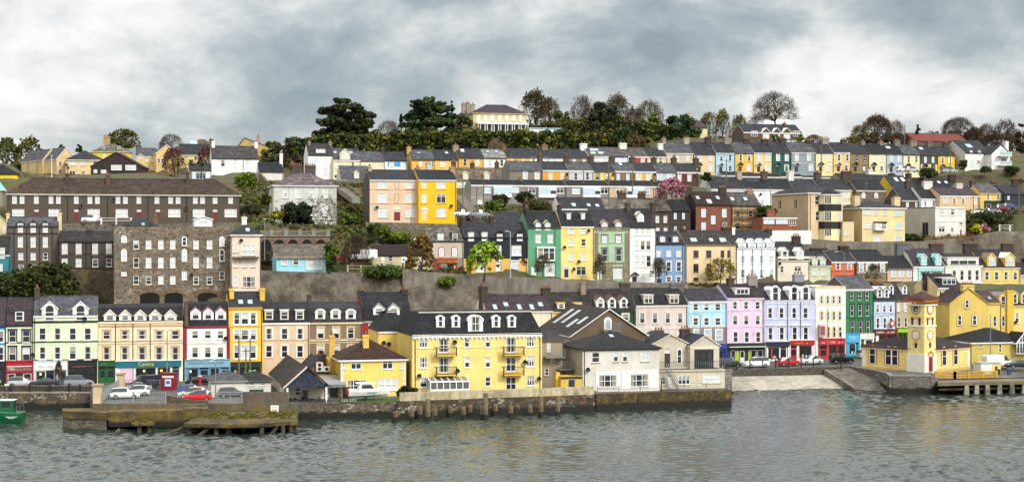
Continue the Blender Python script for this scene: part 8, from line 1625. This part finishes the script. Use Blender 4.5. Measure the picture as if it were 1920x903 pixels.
wallstrip('side_wall','low cream wall under the sloping car park railing',[(186,219,3.35),(222,235.3,3.4)],2.5,.3,paint('#cdb894',.9))
wallstrip('stone_wall','low rubble stone wall beside the red car',[(312,218,4.0),(352,218,3.4),(389,218.2,3.2)],2.4,.5,rubble('#4c4437','#393228','#5e5546',2.4,.3));wallstrip('block_wall','brown block wall between the field gate and the porch',[(456,222.9,4.0),(540,223.2,3.95)],2.2,.35,brick('#5e5044','#4c4138','#6d6255'))
o=empty('field_gate',((389-CX)/F*222.6,222.6,2.45));tag(o,'galvanised field gate leading to the ruined pier','gate');l=(454-389)/F*222.6;b=MB()
for z_ in(.15,.5,.85,1.2,1.55):b.tube((0,0,z_),(l,0,z_),.035,.035,GAL,5)
for x_ in(0,l*.33,l*.66,l):b.tube((x_,.01,.1),(x_,.01,1.6),.04,.04,GAL,5)
b.build('bars',o);b=MB();b.box(-.12,.02,-.05,.12,-.3,2.1,GAL);b.build('gate_post',o)
o=empty('warning_sign',((515-CX)/F*221.4,221.4,1.15));tag(o,'white warning sign with red lettering on the mossy quay wall','sign');b=MB();b.box(-.55,.55,-.04,0,0,1.15,flat('#ecebe6'));b.build('sign_board',o);red=flat('#b81c22')
for t_,z_,s_,m_ in(('KEEP',.42,.36,red),('OUT',.08,.36,red),('NO ENTRY',.84,.17,BLACK)):link('lettering',textmesh(t_,s_,m_,.004),o,(0,-.048,z_))
o=empty('red_kiosk',((315-CX)/F*236,236,3.05));tag(o,'dark red kiosk with a poster at the back of the car park','kiosk');b=MB();b.box(-1.05,1.05,0,1.5,0,2.35,flat('#7a1420',.4));b.build('cabinet',o);b=MB();b.box(-1.15,1.15,-.1,1.6,2.351,2.5,flat('#5a0e18',.4));b.build('roof',o);b=MB();b.box(-.45,.45,-.04,-.002,.55,1.6,flat('#c8cfd8'));b.box(-.3,.3,-.05,-.041,.9,1.35,flat('#2f64a8'));b.build('poster',o);b=MB();b.box(-.85,.85,-.03,-.002,1.8,2.1,flat('#d8cfc8'));b.build('header_panel',o)
o=empty('red_pillar_box',((375-CX)/F*243.5,243.5,3.07));tag(o,'small red pillar box sign on the front street kerb','pillar box');b=MB();b.tube((0,0,0),(0,0,1.35),.22,.22,flat('#c01c1c',.4),10);b.build('body',o);b=MB();b.tube((0,0,1.351),(0,0,1.5),.26,.18,flat('#e8e0d8',.4),10);b.build('cap',o)
fence('post_rail_fence','cream post and rail fence along the cliff top by the pub',[(652,303.5,zat(652,508,303.5)),(752,304,zat(752,508.5,304))],1.1,2,flat('#a89a78',.8),(.45,.95),2.2,bars=False,th=.05);fence('white_rail_fence','white rail fence above the rocky bank on the right',[(1874,362.5,zat(1874,433,362.5)),(1932,363.5,zat(1932,433.5,363.5))],1.4,2,flat('#cfcdc4',.7),(.3,.62,.97),2.2,bars=False,th=.05);fence('timber_fence','brown timber fence below the white modern house',[(1736,356,zat(1736,450,356)),(1826,361,zat(1826,447,361))],1.0,.5,flat('#6a3c24',.8),(.3,.7,.97),2,th=.04);fence('white_railing','white tubular railing before the long dark terrace',[(190,314,zat(190,418,314)),(246,315,zat(246,418,315))],1.0,3,flat('#e0deda'),(.5,1),2.5,bars=False,th=.04)
fence('quay_railing','thin steel railing on the edge of the mossy quay wall',[(1120,236,2.5),(1240,239.5,2.5),(1366,242.4,2.5)],1.1,3,STEEL,(.5,1),3,bars=False,th=.02);fence('lawn_fence','low green wire fence around the lawn of the detached house',[(640,224.6,2.25),(742,226,2.3)],.7,.35,flat('#3a5a3c'),(.1,.95),None)
b=MB();q=pxf([(635,225.5),(795,226.5),(795,231),(635,229.5)],2.34);b.poly(q,leafm('#3f5a16'));o=b.build('lawn');tag(o,kind='structure')
wallstrip('left_parapet','dark low parapet with posts along the left quay edge',[(-300,238.6,3.35),(172,238.6,3.35)],2.3,.4,rubble('#3c342c','#2a241f','#4a4238',2,.2),cope=rough('#5a5046','#6e6458',.8))
for i,x in enumerate((20,56,93,129,150)):
 o=empty('quay_post',((x-CX)/F*237.6,237.6,2.5));tag(o,'squat black mooring post on the left quay edge','post','mooring posts on the left quay');b=MB();b.tube((0,0,-.1),(0,0,1.15),.16,.14,DARKM,8);b.build('shaft',o);b=MB();b.tube((0,0,1.15),(0,0,1.25),.22,.2,DARKM,8);b.build('cap',o)
o=empty('piled_jetty',((1840-CX)/F*262,262,0));tag(o,'low concrete jetty on piles in front of the clock tower hall','jetty');oc=o.location.copy();b=MB();b.prism([p-oc for p in pxf([(1758,259),(1930,262.5),(2500,280),(2500,288),(1930,268.3),(1758,264.2)],1.55)],(0,0,.5),rough('#5a5142','#7d7460',.7,'jetty_concrete',c3='#6e5e22'));b.build('deck',o);b=MB();b.prism([p-oc for p in pxf([(1760,259.4),(1930,262.9),(2500,280.3),(2500,281),(1930,263.4),(1760,259.9)],.75)],(0,0,.3),LICH);b.build('cross_beam',o)
for x in(1812,1831,1851,1874,1897,1920,1946):D=259.2+(x-1758)*.0203;b=MB();c=Vector(((x-CX)/F*D,D,0))-oc;b.prism([c+Vector(q)for q in((-.5,-.3,-1.5),(.5,-.3,-1.5),(.3,-.3,1.55),(-.3,-.3,1.55))],(0,.8,0),rough('#8a8272','#a69e8c',1,'pile_concrete',c3='#4a4232'));b.build('pile',o)
YF=flat('#b8922c',.7);fence('yellow_fence','mustard yellow barrier fence in front of the clock tower hall',[(1755,264.6,2.3),(1790,265.4,2.15),(1868,267.5,2.15)],1.15,.22,YF,(.15,.55,.95),2.5,th=.07)
o=empty('site_cabin',((1858-CX)/F*272,272,2.2),YAW);tag(o,'white and yellow site cabin right of the clock tower hall','cabin');b=MB();b.box(-1.9,.2,0,2.4,0,2.0,flat('#d8d6cc'));b.box(.201,1.9,.002,2.4,0,1.98,flat('#dcc06a'));b.build('body',o);b=MB();b.box(-2,2,-.1,2.5,2.001,2.15,flat('#9aa8a4'));b.build('roof',o);b=MB();b.box(.8,1.2,-.05,0,.8,1.5,BLACK);b.build('hatch',o)
for x,c,lb in((1873,'#16263a','dark blue wheelie bin beside the site cabin'),(1893,'#1e3c6a','blue wheelie bin, right of the dark one'),(648,'#16201a','big dark green barbecue bin by the cafe door')):
 D,z_=(271,2.2)if x>1000 else(229.5,2.35);o=empty('wheelie_bin',((x-CX)/F*D,D,z_));tag(o,lb,'bin');k=1.6 if x<1000 else 1;b=MB();b.prism([(-.25*k,0,.1),(.25*k,0,.1),(.3*k,0,1.0*k),(-.3*k,0,1.0*k)],(0,.6*k,0),flat(c,.5));b.build('body',o);b=MB();b.box(-.34*k,.34*k,-.05,.66*k,1.0*k+.001,1.0*k+.08,flat(c,.4));b.build('lid',o)
def hull(o,L_,w,ht,m,m2,sheer=.35,name='hull'):
 n=10;R_=[];b=MB()
 for i in range(n+1):
  t=i/n;ww=w/2*(1-max(0,(t-.45)/.55)**2.2)*(.88+.12*min(1,t*5));z1=ht+sheer*t*t;x=-L_/2+L_*t;R_.append([(x,0,-.3+.25*t*t),(x,ww*.75,-.05+.2*t*t),(x+.1*t,ww,z1*.6),(x+.16*t,ww*1.03,z1),(x+.16*t,ww*.9,z1),(x,0,z1-.12),(x+.16*t,-ww*.9,z1),(x+.16*t,-ww*1.03,z1),(x+.1*t,-ww,z1*.6),(x,-ww*.75,-.05+.2*t*t)])
 for i in range(n):
  for k in range(10):q=(k+1)%10;b.poly([R_[i][k],R_[i][q],R_[i+1][q],R_[i+1][k]],m2 if k in(3,6)else m)
 b.poly(R_[0][::-1],m);b.build(name,o)
D=221;o=empty('fishing_boat',((2-CX)/F*D,D,.05),math.radians(180));tag(o,'small green fishing boat with a wheelhouse at the left edge','boat');GB=flat('#0f5a34',.35);hull(o,6.2,2.3,1.35,GB,flat('#e0e0da'),.5);b=MB();b.box(-1.9,.1,-.75,.75,1.2,3.0,GB);b.box(-1.95,.15,-.8,.8,3.001,3.1,flat('#e8e8e2'));b.build('wheelhouse',o);b=MB();b.box(-1.92,-1.901,-.55,.55,2.1,2.8,GLASS);b.box(-1.5,-.3,.751,.77,2.1,2.8,GLASS);b.build('window',o);b=MB();b.tube((-.8,0,3.1),(-.8,0,5.2),.06,.04,STEEL,6);b.box(-1.1,-.5,-.1,.1,5.0,5.25,flat('#dcdcd8'));b.tube((-.8,0,4.4),(-2.7,.6,1.5),.05,.05,DARKM,5);b.tube((-.8,0,4.4),(1.8,.6,1.6),.05,.05,DARKM,5);b.build('mast',o)
for y_ in(-.8,.8):b=MB();[b.tube((x_,y_,1.3),(x_,y_,2.2),.025,.025,STEEL,4)for x_ in(-2.9,-2.4,.6,1.4,2.2)];b.tube((-2.9,y_,2.2),(-2.4,y_,2.2),.03,.03,STEEL,4);b.tube((.6,y_,2.2),(2.2,y_,2.2),.03,.03,STEEL,4);b.build('guard_rail',o)
b=MB();b.box(-2.6,-1.0,1.165,1.19,.75,.85,flat('#c8d4cc'));b.box(-2.2,-1.3,1.165,1.19,.58,.66,flat('#c8d4cc'));b.build('name_marking',o)
o=empty('mooring_buoy',((42-CX)/F*222,222,.35));tag(o,'orange mooring buoy floating beside the green boat','buoy');b=MB()
def ball(b,r,m,n=10,k=6):
 for i in range(k):
  a0,a1=math.pi*(i/k-.5),math.pi*((i+1)/k-.5)
  for j in range(n):t0,t1=2*math.pi*j/n,2*math.pi*(j+1)/n;e=lambda a,t:(r*math.cos(a)*math.cos(t),r*math.cos(a)*math.sin(t),r*math.sin(a));b.poly([e(a0,t0),e(a0,t1),e(a1,t1),e(a1,t0)],m)
ball(b,.42,flat('#d8502c',.5));b.build('float',o);b=MB();b.tube((0,0,.4),(0,0,.6),.06,.06,DARKM,6);b.build('ring',o)
D=228.2;o=empty('motor_boat',((692-CX)/F*D,D,3.1),YAW);tag(o,'white motor boat with a cabin stored on a trailer on the lawn','boat');WB=flat('#e9e8e4',.3);hull(o,6.0,2.1,.85,WB,WB,.15);b=MB();b.prism([(-1.6,-.8,.8),(1.0,-.8,.8),(.3,-.75,1.65),(-1.4,-.75,1.65)],(0,1.6,0),WB);b.box(-1.9,.8,-.85,.85,1.651,1.78,WB);b.build('cabin',o);b=MB();b.poly([(-1.2,-.815,.95),(.65,-.815,.95),(.2,-.79,1.5),(-1.15,-.79,1.5)],GLASS);b.build('window',o);b=MB();b.box(-3.3,-3.0,-.25,.25,.1,.95,flat('#a01c20'));b.build('outboard',o);b=MB();b.box(-.4,1.0,-1.06,-1.03,.35,.5,flat('#8aa0b0'));b.build('name_marking',o)
o=empty('boat_trailer',((692-CX)/F*D,D,2.35),YAW);tag(o,'steel trailer under the white motor boat','trailer');b=MB();[b.box(-2.6,2.9,y_-.05,y_+.05,.35,.48,STEEL)for y_ in(-.7,.7)];[b.box(x_-.05,x_+.05,-.7,.7,.3,.349,STEEL)for x_ in(-2,0,2)];b.build('frame',o)
for s in(-1,1):b=MB();b.tube((-.6,s*.85-.08,.26),(-.6,s*.85+.08,.26),.28,.28,TYRE,12);b.build('wheel',o)
AZ,EL=math.radians(38),math.radians(38)
S=Vector((math.sin(AZ)*math.cos(EL),-math.cos(AZ)*math.cos(EL),math.sin(EL)))
sl=bpy.data.lights.new('sun','SUN');sl.energy=1.5;sl.angle=math.radians(12);sl.color=(1,.965,.905)
so=bpy.data.objects.new('sun',sl);COL.objects.link(so);so.rotation_euler=S.to_track_quat('Z','Y').to_euler()
wd=bpy.data.worlds.new('World');scn.world=wd;wd.use_nodes=True;nt=wd.node_tree
bg=nt.nodes['Background']
sk=N(nt,'ShaderNodeTexSky',sky_type='NISHITA');sk.sun_disc=False;sk.sun_elevation=EL;sk.sun_rotation=math.atan2(S.x,S.y)
tc=N(nt,'ShaderNodeTexCoord');D_=tc.outputs['Generated']
sp=N(nt,'ShaderNodeSeparateXYZ');nt.links.new(D_,sp.inputs[0])
def M(op,a,b_=None,c=None):
 n=N(nt,'ShaderNodeMath',operation=op)
 for i,v in enumerate((a,b_,c)):
  if v is None:continue
  if hasattr(v,'links'):nt.links.new(v,n.inputs[i])
  else:n.inputs[i].default_value=v
 return n.outputs[0]
zz=M('ADD',M('MAXIMUM',sp.outputs[2],0.0),.16)
cb=N(nt,'ShaderNodeCombineXYZ');nt.links.new(M('DIVIDE',sp.outputs[0],zz),cb.inputs[0]);nt.links.new(M('DIVIDE',sp.outputs[1],zz),cb.inputs[1])
def cn(scale,loc,detail=8,rough=.55,dist=.6):
 mp=N(nt,'ShaderNodeMapping');mp.inputs['Scale'].default_value=scale;mp.inputs['Location'].default_value=loc
 nt.links.new(cb.outputs[0],mp.inputs[0]);n=N(nt,'ShaderNodeTexNoise');n.inputs['Scale'].default_value=1
 n.inputs['Detail'].default_value=detail;n.inputs['Roughness'].default_value=rough;n.inputs['Distortion'].default_value=dist
 nt.links.new(mp.outputs[0],n.inputs[0]);return n.outputs['Fac']
def dn(scale,loc,detail=8,rough=.55,dist=.4):
 mp=N(nt,'ShaderNodeMapping');mp.inputs['Scale'].default_value=scale;mp.inputs['Location'].default_value=loc
 nt.links.new(D_,mp.inputs[0]);n=N(nt,'ShaderNodeTexNoise');n.inputs['Scale'].default_value=1
 n.inputs['Detail'].default_value=detail;n.inputs['Roughness'].default_value=rough;n.inputs['Distortion'].default_value=dist
 nt.links.new(mp.outputs[0],n.inputs[0]);return n.outputs['Fac']
n0=cn((.85,.75,1),(3.1,1.2,0));n1=dn((7,7,13),SKYL,10,.6,.35);n2=dn((19,19,27),(2.3,4.1,2.2),9,.62,.2)
nn=M('ADD',M('MULTIPLY_ADD',n0,.34,-.1),M('ADD',M('MULTIPLY',n1,.72),M('MULTIPLY_ADD',n2,.34,-.13)))
def glow(az,el,k,p):
 v=Vector((math.sin(az)*math.cos(el),math.cos(az)*math.cos(el),math.sin(el)))
 d=N(nt,'ShaderNodeVectorMath',operation='DOT_PRODUCT');nm=N(nt,'ShaderNodeVectorMath',operation='NORMALIZE')
 nt.links.new(D_,nm.inputs[0]);nt.links.new(nm.outputs[0],d.inputs[0]);d.inputs[1].default_value=v
 return M('MULTIPLY',M('POWER',M('MAXIMUM',d.outputs['Value'],0),p),k)
gl=M('ADD',glow(math.radians(11.4),math.radians(4.1),.13,1300),M('ADD',glow(math.radians(-17),math.radians(6.5),.04,250),glow(math.radians(0),math.radians(5.2),.07,900)))
dk=M('ADD',glow(math.radians(-6),math.radians(5.9),-.10,900),M('ADD',glow(math.radians(16),math.radians(8.8),-.13,400),glow(math.radians(6),math.radians(6.5),-.07,700)))
nn2=M('ADD',M('ADD',nn,gl),dk)
cl=ramp(nt,nn2,[(.27,(.22,.265,.30)),(.38,(.33,.37,.39)),(.46,(.49,.51,.515)),(.54,(.67,.67,.66)),(.63,(.80,.79,.77)),(.78,(.95,.93,.90))])
hi_=N(nt,'ShaderNodeMapRange',interpolation_type='SMOOTHSTEP');nt.links.new(sp.outputs[2],hi_.inputs[0]);hi_.inputs[1].default_value=.16;hi_.inputs[2].default_value=.4;hi_.inputs[3].default_value=0;hi_.inputs[4].default_value=.6
back=glow(math.pi-AZ,EL,1.0,2.0)
cl2=mix(nt,mix(nt,cl,(1,1,1,1),hi_.outputs[0],'ADD'),(1.0,.97,.92,1),M('MULTIPLY',back,.7),'ADD')
cs=N(nt,'ShaderNodeMix',data_type='RGBA');cs.inputs[0].default_value=.93
sc_=N(nt,'ShaderNodeMix',data_type='RGBA',blend_type='MULTIPLY');sc_.inputs[0].default_value=1
nt.links.new(cl2,sc_.inputs[6]);sc_.inputs[7].default_value=(CLOUDK,)*3+(1,)
nt.links.new(sk.outputs[0],cs.inputs[6]);nt.links.new(sc_.outputs[2],cs.inputs[7])
nt.links.new(cs.outputs[2],bg.inputs[0]);bg.inputs[1].default_value=.1
cam=bpy.data.cameras.new('camera');cam.sensor_width=36;cam.lens=36*F/1920;cam.clip_end=9000;cam.clip_start=1
co=bpy.data.objects.new('camera',cam);COL.objects.link(co);co.location=(0,0,H);co.rotation_euler=(math.pi/2,0,0);scn.camera=co
scn.view_settings.view_transform='Standard';scn.view_settings.look='None';scn.view_settings.gamma=1;scn.view_settings.exposure=EXPO
scn.cycles.max_bounces=5;scn.cycles.diffuse_bounces=2;scn.cycles.glossy_bounces=3;scn.cycles.use_denoising=True
